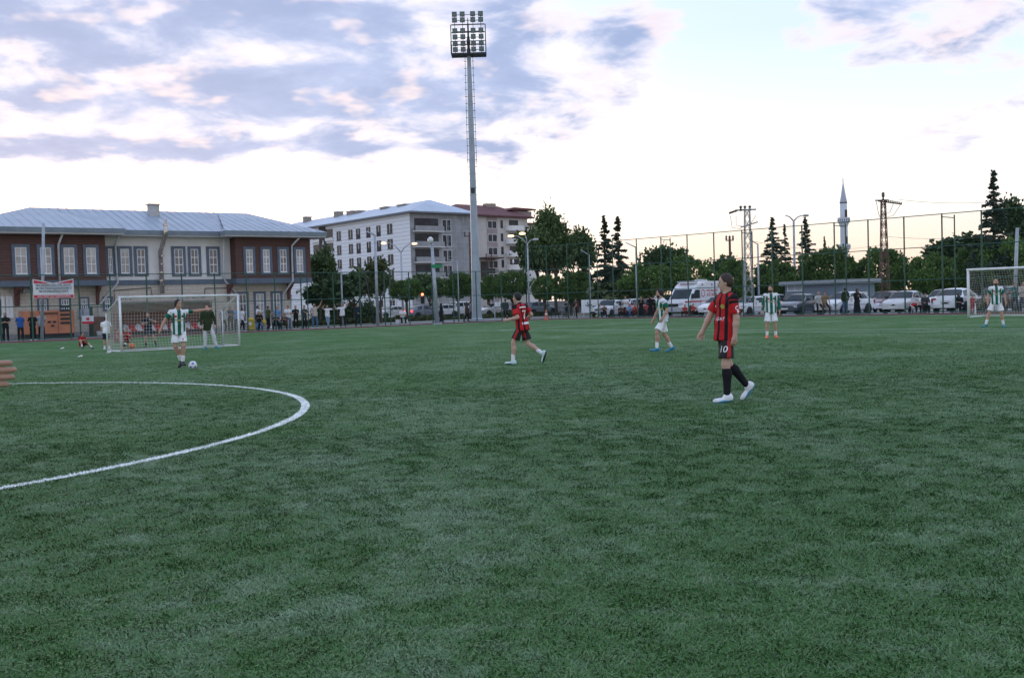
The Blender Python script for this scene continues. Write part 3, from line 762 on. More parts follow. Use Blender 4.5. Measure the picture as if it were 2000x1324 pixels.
def decal(txt, size, m, root, target, start, d, right, upv, lift=.005, name='lettering', mesh=None):
    """lettering laid on a garment: each vertex is dropped on the cloth along d"""
    me = mesh or text_mesh(txt, size, 0)
    bm = bmesh.new(); bm.from_mesh(me)
    bmesh.ops.triangulate(bm, faces=bm.faces)
    for _ in range(2):
        long = [e for e in bm.edges if e.calc_length() > size * .22]
        if long: bmesh.ops.subdivide_edges(bm, edges=long, cuts=1); bmesh.ops.triangulate(bm, faces=bm.faces)
    tm = target.data; bv = BVHTree.FromPolygons([v.co for v in tm.vertices], [tuple(p.vertices) for p in tm.polygons])
    kill = []
    for v in bm.verts:
        p = start + right * v.co.x + upv * v.co.y
        hit = bv.ray_cast(p - d * .5, d)
        if hit[0] is None: kill.append(v)
        else: v.co = hit[0] - d * lift
    bmesh.ops.delete(bm, geom=kill, context='VERTS')
    out = bpy.data.meshes.new(name); bm.to_mesh(out); bm.free(); out.materials.append(m)
    o = bpy.data.objects.new(name, out); COL.objects.link(o); o.parent = root
    return o
def disc_mesh(r, n=14, r0=0, a0=0, a1=2 * pi):
    bm = bmesh.new(); c = []
    for i in range(n + 1):
        a = a0 + (a1 - a0) * i / n; c.append((bm.verts.new((r0 * cos(a), r0 * sin(a), 0)), bm.verts.new((r * cos(a), r * sin(a), 0))))
    for p, q in zip(c, c[1:]): bm.faces.new((p[0], p[1], q[1], q[0]))
    bmesh.ops.remove_doubles(bm, verts=bm.verts, dist=1e-5)
    me = bpy.data.meshes.new('mark'); bm.to_mesh(me); bm.free(); return me
def rect_mesh(w, h):
    me = bpy.data.meshes.new('mark'); me.from_pydata([(-w / 2, -h / 2, 0), (w / 2, -h / 2, 0), (w / 2, h / 2, 0), (-w / 2, h / 2, 0)], [], [(0, 1, 2, 3)]); return me
# ------------------------------------------------------------------ the players
mat('shoe_dark', (.02, .022, .03), .5, .2); mat('shoe_white', (.72, .74, .78), .45, .1); mat('shoe_blue', (.02, .20, .34), .45, .15)
mat('shoe_mint', (.50, .68, .70), .45, .1); mat('shoe_orange', (.80, .16, .06), .45, .1); mat('shoe_teal', (.03, .22, .28), .45, .15)
KIT_RED, KIT_WHITE = kit_material('kit_red_black', 'red'), kit_material('kit_white_green', 'white')
M_INK, M_INKD, M_INKR = mat('print_white', (.82, .82, .84), .7, 0), mat('print_dark', (.03, .05, .07), .7, 0), mat('print_red', (.62, .04, .06), .7, 0)
M_GOLD = mat('print_gold', (.45, .30, .06), .6, .1)
SH_RED, SH_WHITE = shorts_red(), cloth('white_shorts', (.80, .81, .85))
SOCK_W, SOCK_B = cloth('sock_white', (.78, .78, .82)), cloth('sock_black', (.016, .016, .02))
red_fit = dict(top='kit', top_mat=KIT_RED, bottom='shorts', bottom_mat=SH_RED, sock=SOCK_W, sock_top=.62, shoe=MATS['shoe_mint'], hair_mat=HAIR['black'])
wht_fit = dict(top='kit', top_mat=KIT_WHITE, bottom='shorts', bottom_mat=SH_WHITE, sock=SOCK_W, sock_top=.6, shoe=MATS['shoe_teal'], hair_mat=HAIR['black'])
def badges(root, ob, T, fw, lf, up):
    decal('', .1, M_INKR, root, ob['shirt'], T(0, -.085, .335), -fw, lf, up, name='badge', mesh=rect_mesh(.055, .06))
    decal('', .1, M_INKD, root, ob['shirt'], T(0, .085, .335), -fw, lf, up, name='badge', mesh=disc_mesh(.032))
    decal('', .1, M_GOLD, root, ob['shirt'], T(0, 0, .235), -fw, lf, up, name='sponsor_mark', mesh=rect_mesh(.07, .045))
    decal('', .1, M_INKD, root, ob['shirt'], T(0, .075, .245), -fw, lf, up, name='sponsor_mark', mesh=rect_mesh(.06, .012))
    decal('', .1, M_INKD, root, ob['shirt'], T(0, -.075, .245), -fw, lf, up, name='sponsor_mark', mesh=rect_mesh(.06, .012))
# number ten, nearest: walking to the left, looking away over the pitch
r, ob, T, fw, lf, up, leg, sft = person('player in red and black stripes with white armband marks and long black socks', G(1420, 786), pi - .02 + .16, dict(
    spine=(-.04, .02, 1), twist=.22, head=(-.62, -.10), neck=(.10, 0, 0),
    arm_l=((-.10, .10, -1), (.12, .02, -1), (.2, -.05, -1)), arm_r=((.36, -.34, -.88), (.42, -.10, -.84), (.45, -.05, -.85)), curl_l=.9, curl_r=.7,
    leg_l=((.10, .04, -1), (-.02, .0, -1), (1, .05, -.10)), leg_r=((-.13, -.02, -1), (-.62, -.02, -.72), (.62, -.05, -.80))),
    dict(red_fit, sock=SOCK_B, sock_top=.12, shoe=MATS['shoe_white'], hair_mat=HAIR['brown'], sole=MATS['shoe_blue'], short_len=.80, skin=SKIN['c'], sleeve=.80), H=1.82, vox=.017, seed=4)
decal('10', .13, M_INK, r, ob['shorts'], Vector(leg['l'][0] + sft) + Vector((.0, .02, -.235)), Vector((-.86, -.5, 0)), Vector((-.5, .86, 0)), Vector((0, 0, 1)), name='shorts_number')
decal('IŞAT', .062, M_INK, r, ob['shirt'], T(0, .045, .16), -fw, lf, up, name='lettering')
decal('', .1, M_GOLD, r, ob['shirt'], T(0, .075, .33), -fw, lf, up, name='badge', mesh=disc_mesh(.033))
decal('', .1, M_INK, r, ob['shirt'], T(0, -.075, .33), -fw, lf, up, name='badge', mesh=rect_mesh(.05, .03))
ax = Vector(T(0, .185, .465)); 
decal('', .1, M_INK, r, ob['shirt'], ax + Vector((-.02, 0, -.155)), Vector((0, -1, 0)), Vector((-1, 0, 0)), Vector((0, 0, 1)), name='crescent', mesh=disc_mesh(.030, 16, .018, .7, 5.6))
decal('', .1, M_INK, r, ob['shirt'], ax + Vector((-.03, 0, -.205)), Vector((0, -1, 0)), Vector((-1, 0, 0)), Vector((0, 0, 1)), name='sleeve_mark', mesh=rect_mesh(.03, .035))
# runner with the 7, back half turned to us
r, ob, T, fw, lf, up, leg, sft = person('player in red and black stripes running left with number 7 on the back', G(1022, 712), pi - .35, dict(
    spine=(.14, 0, 1), twist=-.38, head=(.25, .0), neck=(.14, 0, 0),
    arm_l=((-.35, .25, -.9), (.92, .10, -.22), (1, -.1, .1)), arm_r=((-.50, -.35, -.75), (.55, -.25, -.50)), curl_l=1.1, curl_r=1.1,
    leg_l=((.42, .06, -.9), (.06, .0, -1), (1, .0, .02)), leg_r=((-.22, -.05, -1), (-.80, .0, -.52), (.30, 0, -.95))),
    dict(red_fit, hair_mat=HAIR['black'], skin=SKIN['c']), H=1.80, vox=.018, seed=9)
decal('7', .30, M_INK, r, ob['shirt'], T(0, .0, .22), fw, -lf, up, name='shirt_number')
decal('', .1, M_INK, r, ob['shirt'], T(0, .0, .41), fw, -lf, up, name='name_print', mesh=rect_mesh(.20, .028))
decal('', .1, M_INK, r, ob['shirt'], T(0, .0, .03), fw, -lf, up, name='sponsor_print', mesh=rect_mesh(.22, .05))
# white and green: pointing, with the ball
r, ob, T, fw, lf, up, leg, sft = person('player in white and green with left arm stretched out pointing, ball at his feet', G(352, 719), -pi / 2 + .38, dict(
    spine=(.06, .02, 1), twist=.10, head=(.75, -.02), arm_l=((.12, 1, .02), (.10, 1, .12)), arm_r=((-.05, -.62, -.8), (.1, -.45, -.9)), curl_l=.25,
    leg_l=((.18, .02, -1), (-.10, -.06, -1), (1, .2, -.1)), leg_r=((.02, -.02, -1), (-.30, .30, -.9), (.55, -.4, -.6))),
    dict(wht_fit, shoe=MATS['shoe_dark'], beard=None), H=1.80, vox=.018, seed=12)
badges(r, ob, T, fw, lf, up)
decal('8', .09, M_INKR, r, ob['shorts'], Vector(leg['l'][0] + sft) + Vector((.05, .0, -.26)), Vector((-1, 0, 0)), Vector((0, 1, 0)), Vector((0, 0, 1)), name='shorts_number')
# white and green, jogging left, looking away
r, ob, T, fw, lf, up, leg, sft = person('player in white and green stepping left with blue boots, head turned away', G(1297, 689), pi + .12, dict(
    spine=(.10, 0, 1), twist=.10, head=(-.35, -.05), arm_l=((-.28, .22, -.9), (.52, .02, -.75)), arm_r=((.1, -.2, -1), (.4, -.1, -.8)), curl_l=.8,
    leg_l=((.48, .10, -.85), (.04, .02, -1), (1, .1, .0)), leg_r=((-.12, -.10, -1), (-.48, -.04, -.85), (.85, -.1, -.30))),
    dict(wht_fit, shoe=MATS['shoe_blue'], hair_mat=HAIR['black'], beard=HAIR['black'], short_len=.86), H=1.78, vox=.02, seed=15)
decal('', .1, M_GOLD, r, ob['shirt'], T(0, .06, .235), Vector((-.5, -.87, 0)), Vector((-.87, .5, 0)), up, name='sponsor_mark', mesh=rect_mesh(.08, .05))
# white and green, long sleeves, orange boots
r, ob, T, fw, lf, up, leg, sft = person('player in long sleeved white and green kit standing in bright orange boots', G(1507, 661), -pi / 2 - .12, dict(
    head=(-.55, .0), spine=(.02, 0, 1), arm_l=((.02, .30, -1), (.16, .05, -1)), arm_r=((.0, -.28, -1), (.14, -.14, -1)),
    leg_l=((.10, .06, -1), (-.12, .06, -1)), leg_r=((.10, -.10, -1), (-.02, -.04, -1))),
    dict(wht_fit, sleeve=1.88, shoe=MATS['shoe_orange'], beard=HAIR['black'], hair_mat=HAIR['brown'], short_len=.92, sock_top=.66), H=1.83, vox=.02, seed=18)
badges(r, ob, T, fw, lf, up)
# white and green, bald with beard, by the right goal
r, ob, T, fw, lf, up, leg, sft = person('balding bearded player in white and green with legs apart near the right goal', G(1946, 640), -pi / 2 - .25, dict(
    head=(-.38, -.02), spine=(.02, .0, 1), arm_l=((.08, .38, -1), (.18, .12, -1)), arm_r=((-.06, -.30, -1), (.22, -.1, -1)),
    leg_l=((.05, .20, -1), (-.05, .14, -1)), leg_r=((.05, -.34, -1), (.02, -.30, -1), (.55, -.8, -.1))),
    dict(wht_fit, hair='balding', beard=HAIR['black'], shoe=MATS['shoe_teal'], short_len=.82), H=1.86, vox=.021, seed=21)
badges(r, ob, T, fw, lf, up)
# the ball: white panels with dark pentagon patches
def ball(name, label, p, rad, m1, m2):
    b = thing(name, label, 'ball', (p[0], p[1], 0)); bm = bmesh.new(); bmesh.ops.create_icosphere(bm, subdivisions=3, radius=rad)
    ico = bmesh.new(); bmesh.ops.create_icosphere(ico, subdivisions=1, radius=1); ctr = [v.co.normalized() for v in ico.verts]; ico.free()
    me = bpy.data.meshes.new('ball_cover'); 
    for f in bm.faces:
        n = f.calc_center_median().normalized(); f.material_index = 1 if max(n.dot(c) for c in ctr) > .955 else 0; f.smooth = True
    bm.to_mesh(me); bm.free(); me.materials.append(m1); me.materials.append(m2)
    inst('cover', me, b, (0, 0, rad)); return b
ball('football', 'white and blue football at the pointing player\'s feet', G(377, 721.5), .112, mat('ball_white', (.72, .72, .76), .4, .08), mat('ball_blue', (.16, .22, .42), .4, .1))
# ------------------------------------------------------------------ fences
M_GREEN = mat('fence_green', (.022, .085, .062), .5, .2, 3)
M_GALV = mat('galvanised_steel', (.36, .40, .45), .45, .15, 5, metal=.3)
def net_material(name, col, cell, wire, alpha=1.0):
    m = bpy.data.materials.new(name); m.use_nodes = True; g = NG(m.node_tree); nt = m.node_tree; b = nt.nodes['Principled BSDF']
    tc = nt.nodes.new('ShaderNodeTexCoord'); x, y, z = g.sep(tc.outputs['Object'])
    def wires(v): return g.math('LESS_THAN', g.math('PINGPONG', v, cell / 2), wire / 2)
    k = g.math('MAXIMUM', wires(g.math('ADD', x, z)), wires(g.math('SUBTRACT', x, z)))
    g.put(b.inputs['Base Color'], col); b.inputs['Roughness'].default_value = .6
    tr = nt.nodes.new('ShaderNodeBsdfTransparent'); mx = nt.nodes.new('ShaderNodeMixShader')
    nt.links.new(k, mx.inputs[0]); nt.links.new(tr.outputs[0], mx.inputs[1]); nt.links.new(b.outputs[0], mx.inputs[2])
    nt.links.new(mx.outputs[0], nt.nodes['Material Output'].inputs[0])
    return m
M_LINK = net_material('chain_link', (.03, .09, .07), .07, .0030)
def fence(label, pts, twins, h, levels, post_r=.045):
    """pts: plan points of the posts in order; twins: indexes that carry a second brace post behind"""
    o = pts[0]; u = (pts[-1] - pts[0]); rz = atan2(u.y, u.x); root = thing('fence', label, 'fence', o, rz)
    inv = Matrix.Rotation(-rz, 3, 'Z'); loc = [inv @ (p - o) for p in pts]
    pm = MB().tube([(0, 0, .05), (0, 0, h)], post_r, 8).build('post', M_GREEN, root); pm.location = loc[0]; me = pm.data
    for p in loc[1:]: inst('post', me, root, p)
    for i in twins:
        p = loc[i]; inst('post', me, root, p + Vector((.62, .30, 0)), sc=(.85, .85, (h - .12) / h))
        MB().tube([p + Vector((0, 0, h - .2)), p + Vector((.62, .30, h - .3))], .025, 6).build('brace', M_GREEN, root)
    for z in levels:
        MB().tube([(loc[0].x, loc[0].y, z)] + [(p.x, p.y, z) for p in loc[1:]], .026, 6).build('rail', M_GREEN, root)
    for a, b in zip(loc, loc[1:]):
        MB().add([(a.x, a.y + .03, .1), (b.x, b.y + .03, .1), (b.x, b.y + .03, h), (a.x, a.y + .03, h)], [(0, 1, 2, 3)]).build('mesh_panel', M_LINK, root)
    return root
Lp = [-80, 0, 62, 137, 217, 288, 357, 421, 483, 538, 589, 652, 704, 752, 800, 845, 886, 931, 980, 1029]
Lp = [on_line(x, LA, LB) for x in Lp]
fence('low green mesh fence along the left side with the banner tied to it', Lp, [3, 10, 13, 16], 4.0, (.16, 2.1, 3.97))
Rp0 = [on_line(1029, LA, LB), CORNER]
fence('tall green mesh fence return at the far corner', Rp0, [], 6.0, (.16, 2.1, 4.05, 5.97))
Rp = [CORNER] + [on_line(x, RA, RB) for x in (1110, 1152, 1199, 1246, 1294, 1345, 1397, 1452, 1510, 1569, 1632, 1698, 1768, 1842, 1919, 2005, 2100)]
fence('tall green mesh ball-stop fence in front of the parked cars', Rp, [2, 5, 8, 11, 14], 6.0, (.16, 2.1, 4.05, 5.97))
# ------------------------------------------------------------------ goals
M_WPAINT = mat('goal_white', (.74, .76, .78), .45, .1, 4)
M_NETW = mat('net_cord', (.52, .50, .46), .8, .1)
def net_sheet(mb, a, b, c, d, step, r, sag=0.0):
    """cords between the edges a-b and d-c"""
    a, b, c, d = map(Vector, (a, b, c, d)); nu = max(2, int((b - a).length / step)); nv = max(2, int((d - a).length / step))
    n = (b - a).cross(d - a).normalized()
    def P(u, v): return (a.lerp(b, u)).lerp(d.lerp(c, u), v) + n * sag * sin(pi * u) * sin(pi * v) + Vector((0, 0, -abs(sag) * .4 * sin(pi * u) * sin(pi * v)))
    for i in range(nu + 1): mb.tube([P(i / nu, j / 8) for j in range(9)], r, 3, False)
    for j in range(nv + 1): mb.tube([P(i / 8, j / nv) for i in range(9)], r, 3, False)
def goal(label, A, B, h, depth_top, depth, back, r, step, cord, low_net=False):
    """A, B: feet of the two uprights; back: unit vector away from the mouth"""
    mid = (A + B) / 2; root = thing('goal', label, 'goal', mid)
    a, b = A - mid, B - mid; Z = Vector((0, 0, h))
    for p in (a, b): MB().tube([p, p + Z + Vector((0, 0, r))], r, 12).build('upright', M_WPAINT, root, True)
    MB().tube([a + Z - (b - a).normalized() * r, b + Z + (b - a).normalized() * r], r, 12).build('crossbar', M_WPAINT, root, True)
    for p in (a, b):
        MB().tube([p + Vector((0, 0, .03)), p + back * depth + Vector((0, 0, .03))], r * .7, 8).build('ground_bar', M_WPAINT, root, True)
        if low_net:
            q = p + back * depth
            MB().tube([q + Vector((0, 0, .0)), q + Vector((0, 0, h * .72))], r * .6, 8).build('rear_post', M_WPAINT, root, True)
            MB().tube([q + Vector((0, 0, h * .72)), p + Z], r * .6, 8).build('stay', M_WPAINT, root, True)
        else:
            MB().tube([p + Z, p + Z + back * depth_top], r * .5, 8).build('stay', M_WPAINT, root, True)
    MB().tube([a + back * depth + Vector((0, 0, .03)), b + back * depth + Vector((0, 0, .03))], r * .6, 8).build('rear_bar', M_WPAINT, root, True)
    if low_net:
        MB().tube([a + Vector((0, 0, .03)), b + Vector((0, 0, .03))], r * .55, 8).build('sill_bar', M_WPAINT, root, True)
    n = MB()
    tz = Vector((0, 0, h * .72)) if low_net else Z
    q, w = a + back * (depth if low_net else depth_top) + tz, b + back * (depth if low_net else depth_top) + tz
    net_sheet(n, a + Z, b + Z, w, q, step, cord, .05)
    net_sheet(n, q, w, b + back * depth * .98 + Vector((0, 0, .04)), a + back * depth * .98 + Vector((0, 0, .04)), step, cord, .12)
    for p, qq in ((a, q), (b, w)): net_sheet(n, p + Z, qq, p + back * depth * .98 + Vector((0, 0, .04)), p + Vector((0, 0, .04)), step, cord, .03)
    n.build('net', M_NETW, root)
    return root
gA, gB = G(238, 688), G(468, 675.5)
gd = (gB - gA).normalized(); gback = Vector((-gd.y, gd.x, 0))
goal('small white goal with sagging net on the left in front of the dugout', gA, gB, 2.14, 1.0, 1.55, gback, .042, .125, .0062, True)
rA = G(1892, 620.5); rB = rA + UR * 7.32
goal('full size white goal at the right edge of the photo', rA, rB, 2.44, .9, 2.0, -NR, .065, .13, .0055)
# ------------------------------------------------------------------ floodlight mast
def beyond_low(px, d): return on_line(px, LA + d * sqrt(1 + LB * LB), LB)
def mast():
    p = beyond_low(931, 1.2); Y = p.y
    top = zpx(25, 921, Y); hb = zpx(108, 920, Y)
    root = thing('floodlight_mast', 'tall grey floodlight mast with a rack of square lamps behind the low fence', 'floodlight', p)
    MB().lathe([(.55, -.05), (.55, .10), (.40, .35), (.37, 1.5), (.28, 8), (.22, 16), (.15, hb)], 12).build('pole', mat('mast_grey', (.33, .38, .44), .5, .12, 1.2), root, False)
    dk = mat('lamp_rack_dark', (.035, .04, .05), .5, .2)
    gl = mat('lamp_glass', (.20, .25, .25), .2, .15)
    cl = MB()
    for i in range(21):
        z = 9.5 + i * (hb - 10) / 20
        for s in (-1, 1): cl.box(s * .30 - .10, s * .30 + .10, -.02, .02, z, z + .03)
    for s in (-1, 1): cl.tube([(s * .36, 0, 12), (s * .30, 0, hb)], .018, 5)
    cl.build('ladder', dk, root)
    W = 1.36
    fr = MB()
    for z in (hb + .02, hb + .12, hb + 1.75, hb + 2.55 - .2): fr.box(-W if z < hb + 1 else -W * .96, W if z < hb + 1 else W * .96, -.05, .05, z, z + .07)
    for x in (-W, -.03, .03, W): fr.box(x - .035, x + .035, -.04, .04, hb, hb + 2.4)
    fr.box(-W, W, -.6, .6, hb - .06, hb); 
    for y in (-.6, .6): fr.tube([(-W, y, hb + .95), (W, y, hb + .95)], .03, 6)
    for x in (-W, W):
        for y in (-.6, .6): fr.tube([(x, y, hb), (x, y, hb + .95)], .03, 6)
    fr.build('lamp_rack', dk, root)
    rows = [hb + .42, hb + .88, hb + 1.40, hb + 1.88, hb + 2.72, hb + 3.17]
    body = MB().box(-.19, .19, -.10, .16, -.19, .19).build('lamp', dk, root); face = MB().box(-.155, .155, -.125, -.102, -.155, .155).build('lamp_glass', gl, body)
    first = True
    for r_, z in enumerate(rows):
        for x in (-1.04, -.42, .40, 1.02):
            if first: body.location = (x, -.14, z); body.rotation_euler.x = .22; first = False; continue
            b = inst('lamp', body.data, root, (x, -.14, z)); b.rotation_euler.x = .22; inst('lamp_glass', face.data, b)
    rd = MB()
    for x in (-1.04, -.42, .40, 1.02): rd.box(x - .02, x + .02, .04, .08, hb + .1, hb + 3.2)
    for z in rows: rd.box(-1.2, 1.2, .05, .08, z - .02, z + .02)
    rd.build('lamp_bars', dk, root)
    MB().lathe([(.12, 0), (.16, .3), (.10, .7), (.16, 1.0), (.08, 1.5), (.05, 2.2), (.03, 2.9)], 8, (0, 0, hb)).build('mast_head', dk, root)
    MB().box(-.16, .16, -.36, -.24, 10.2, 10.6).build('flood_lamp', dk, root)
    return root
mast()
# ------------------------------------------------------------------ street lamps and thin poles
M_LAMP_ON = mat('lamp_lit', (.9, .6, .2), .4, 0, emit=((1.0, .62, .28), 3.0))
M_LAMP_OFF = mat('lamp_unlit', (.45, .47, .48), .3, .1)
def double_lamp(label, px, py_foot, Y, py_fork, arms, r=.075, m=None):
    """arms: list of (px, py, lit) for the lamp heads"""
    f = AT(px, py_fork, Y); root = thing('street_lamp', label, 'street lamp', (f.x, Y, 0)); mm = m or M_GALV
    MB().tube([(0, 0, 0), (0, 0, f.z)], [r * 1.3, r], 8).build('pole', mm, root, True)
    for ax, ay, lit in arms:
        h = AT(ax, ay, Y); dx, dz = h.x - f.x, h.z - f.z
        MB().tube([(0, 0, f.z - .1), (dx * .35, 0, f.z + dz * .62), (dx * .7, 0, f.z + dz * .97), (dx, 0, f.z + dz)], [r * .7, r * .6, r * .5, r * .5], 6).build('arm', mm, root, True)
        s = 1 if dx > 0 else -1
        hd = MB().lathe([(.02, -.13), (.13, -.10), (.17, .0), (.12, .09), (.02, .12)], 10).build('lamp_head', M_LAMP_ON if lit else M_LAMP_OFF, root, True)
        hd.location = (dx + s * .15, 0, f.z + dz); hd.scale = (1.9, 1.1, 1)
    return root
double_lamp('double street lamp with two lit orange heads in front of the white apartment block', 783, 600, 118, 491, [(752, 475, True), (807, 476, True)], .10)
double_lamp('double street lamp with lit heads in front of the red roofed block', 1030, 600, 100, 476, [(1001, 461, True), (1023, 456, True), (1043, 468, False)], .08)
double_lamp('double street lamp with one yellow lit head above the cedars', 1550, 600, 100, 430, [(1530, 421, True), (1571, 421, False)], .10)
def single_lamp(label, px, Y, py_top, tip, r=.05):
    t = AT(px, py_top, Y); root = thing('street_lamp', label, 'street lamp', (t.x, Y, 0)); h = AT(tip[0], tip[1], Y)
    MB().tube([(0, 0, 0), (0, 0, t.z)], [r * 1.4, r], 8).build('pole', M_GALV, root, True)
    MB().tube([(0, 0, t.z - .05), (h.x - t.x, 0, h.z)], [r * .7, r * .5], 6).build('arm', M_GALV, root, True)
    return root
single_lamp('grey single-arm lamp pole beside the small tree behind the low fence', 732, 76, 458, (715, 452), .09)
single_lamp('thin grey single-arm lamp pole behind the man with both arms raised', 666, 84, 528, (655, 520), .06)
single_lamp('grey lamp pole with short arm just left of the floodlight mast', 893, 92, 512, (873, 506), .06)
single_lamp('grey lamp pole between the two dark cedars', 1242, 82, 482, (1222, 474), .07)
single_lamp('pale lamp pole left of the two cedars', 1150, 86, 497, (1134, 488), .06)
single_lamp('grey lamp pole beside the lattice pylon', 1480, 80, 476, (1463, 468), .06)
def plain_pole(name, label, px, foot, top, Y, r, m, cat='pole', rt=None):
    a = AT(foot[0], foot[1], Y); b = AT(top[0], top[1], Y)
    root = thing(name, label, cat, (a.x, Y, 0)); MB().tube([(0, 0, -.02), (b.x - a.x, 0, b.z)], [r, rt or r * .8], 8).build('shaft', m, root, True)
    MB().lathe([(r * 1.9, 0), (r * 1.9, .04), (r * 1.1, .07)], 8).build('base_plate', m, root)
    return root
p = plain_pole('camera_pole', 'grey camera pole with a round white camera and green sign left of the mast', 850, (854, 633), (843, 470), 77.5, .19, M_GALV, rt=.11)
q = AT(841, 469, 77.5) - p.location
c = MB().lathe([(.05, -.25), (.20, -.12), (.22, .05), (.12, .2), (.03, .24)], 10).build('camera_housing', mat('camera_white', (.7, .7, .7), .4, .1), p, True); c.location = (q.x, -.12, q.z)
s = AT(853, 520, 77.5) - p.location
MB().box(s.x - .42, s.x + .42, -.16, -.13, s.z - .13, s.z + .13).build('green_sign', mat('sign_green', (.02, .22, .10), .5, .1), p)
plain_pole('flag_pole', 'thin grey pole standing in front of the school beside the banner', 84, (82, 668), (85, 436), 62.5, .10, M_GALV)
plain_pole('leaning_pole', 'dark thin leaning pole behind the low fence', 720, (730, 610), (712, 528), 88, .06, mat('dark_pole', (.05, .045, .045), .7, .2))
plain_pole('goal_pole', 'pale grey pole rising behind the right goal', 1985, (1981, 600), (1987, 445), 66, .12, M_GALV)
# ------------------------------------------------------------------ power pylons
def pylon(label, px, Y, top_py, m, kind, lean=0.0):
    t = AT(px, top_py, Y); H = t.z; root = thing('power_pylon', label, 'pylon', (t.x, Y, 0))
    w0, w1 = (.33, .17) if kind == 'near' else (.34, .14)
    def cr(z): w = w0 + (w1 - w0) * z / H; return [Vector((sx * w, sy * w * .8, z)) for sx, sy in ((-1, -1), (1, -1), (1, 1), (-1, 1))]
    for i in range(4): MB().tube([cr(0)[i], cr(H)[i]], .042, 4).build('leg', m, root)
    br = MB(); n = int(H / .75)
    for k in range(n):
        a, b = cr(H * k / n), cr(H * (k + 1) / n)
        for i in range(4): br.tube([a[i], b[(i + 1) % 4]], .022, 4, False); br.tube([b[i], a[(i + 1) % 4]], .022, 4, False)
    br.build('lattice', m, root)
    ins = mat('insulator', (.10, .075, .07), .35, .2)
    if kind == 'far':
        MB().tube([(-.4, 0, H - .1), (1.45, 0, H - .40)], .05, 5).build('cross_arm', m, root)
        MB().tube([(-.62, 0, H - .05), (.4, 0, H - .05)], .05, 5).build('cross_arm', m, root)
        i_ = MB()
        for k in range(8): i_.lathe([(.03, -.10), (.08, -.04), (.03, 0), (.08, .05), (.02, .10)], 8, (.25 + k * .16, -.05, H - .10 - k * .035))
        i_.build('insulators', ins, root); MB().lathe([(.09, 0), (.06, .15), (.12, .25), (.12, .5), (.03, .58)], 8, (0, 0, H)).build('mast_top', ins, root)
        for k, (x0, z0, x1, z1, dz) in enumerate(((-.55, -.1, -.2, -1.5, -.3), (1.35, -.4, .2, -1.4, -.35), (.8, -.3, .2, -1.1, -.3))):
            MB().tube([(x0, 0, H + z0), ((x0 + x1) / 2, 0, H + (z0 + z1) / 2 + dz), (x1, 0, H + z1)], .022, 4).build('jumper_cable', ins, root)
    else:
        MB().tube([(-.85, 0, H - .12), (.65, 0, H - .1)], .06, 5).build('cross_arm', m, root)
        MB().tube([(-.5, 0, H - 1.35), (.75, 0, H - 1.0)], .05, 5).build('cross_arm', m, root)
        i_ = MB()
        for k in range(6): i_.lathe([(.03, -.08), (.075, -.03), (.03, 0), (.075, .04), (.02, .08)], 8, (-1.25 + k * .10, 0, H - .30 + k * .03))
        for x in (-.45, -.15, .2): i_.lathe([(.04, 0), (.13, .1), (.05, .2), (.13, .3), (.03, .4)], 8, (x, 0, H - .2))
        i_.build('insulators', ins, root)
        for x0, x1, dz in ((-1.2, -.4, -1.2), (-.8, -.2, -1.0), (.65, .3, -1.0)):
            MB().tube([(x0, 0, H - .5), ((x0 + x1) / 2 - .3, 0, H - .5 + dz * .7), (x1, 0, H - .3 + dz)], .022, 4).build('jumper_cable', ins, root)
    return root
pylon('grey lattice power pylon behind the tall fence beside the ambulance', 1459, 74, 407, mat('pylon_grey', (.30, .34, .36), .5, .2), 'near')
pylon('rusty brown lattice power pylon right of the minaret', 1725, 80, 390, mat('pylon_rust', (.13, .075, .06), .8, .3), 'far')
def wood_pole(label, px, Y, top_py, n, m, w=1.0):
    t = AT(px, top_py, Y); root = thing('power_pole', label, 'utility pole', (t.x, Y, 0)); MB().tube([(0, 0, 0), (0, 0, t.z)], [.16, .11], 8).build('shaft', m, root, True)
    MB().box(-w, w, -.05, .05, t.z - .4, t.z - .3).build('cross_arm', m, root)
    i_ = MB()
    for k in range(n): i_.lathe([(.04, 0), (.13, .1), (.06, .25), (.13, .35), (.03, .45)], 8, (-w + .08 + (2 * w - .16) * k / (n - 1), 0, t.z - .3))
    i_.build('insulators', mat('insulator', (.1, .08, .07)), root)
    for k in range(5): MB().box(-.05, .35, -.03, .03, t.z - 2.2 - k * .75, t.z - 2.14 - k * .75).build('step_iron', m, root)
    return root
wood_pole('distant dark utility pole with three insulators right of the ambulance', 1425, 105, 463, 3, mat('pole_brown', (.09, .06, .05), .85, .3), .42)
wood_pole('dark brown utility pole half hidden by the floodlight mast', 917, 110, 455, 3, mat('pole_brown', (.09, .06, .05), .85, .3), .6)
def wires(label, a, b, k=14, sag=.5):
    root = thing('power_line', label, 'power line', a)
    for j in range(1): MB().tube([Vector((0, 0, 0)).lerp(b - a, i / k) - Vector((0, 0, sag * 4 * (i / k) * (1 - i / k))) for i in range(k + 1)], .016, 4).build('wire', mat('wire', (.12, .12, .13), .6, 0), root)
wires('topmost power cable running right from the rusty pylon', AT(1755, 390, 80), AT(2080, 376, 75))
wires('power cable low across the sunset sky between the pylons', AT(1465, 470, 74), AT(1725, 478, 80))
wires('lower power cable running right from the rusty pylon', AT(1727, 462, 80), AT(2080, 440, 75))
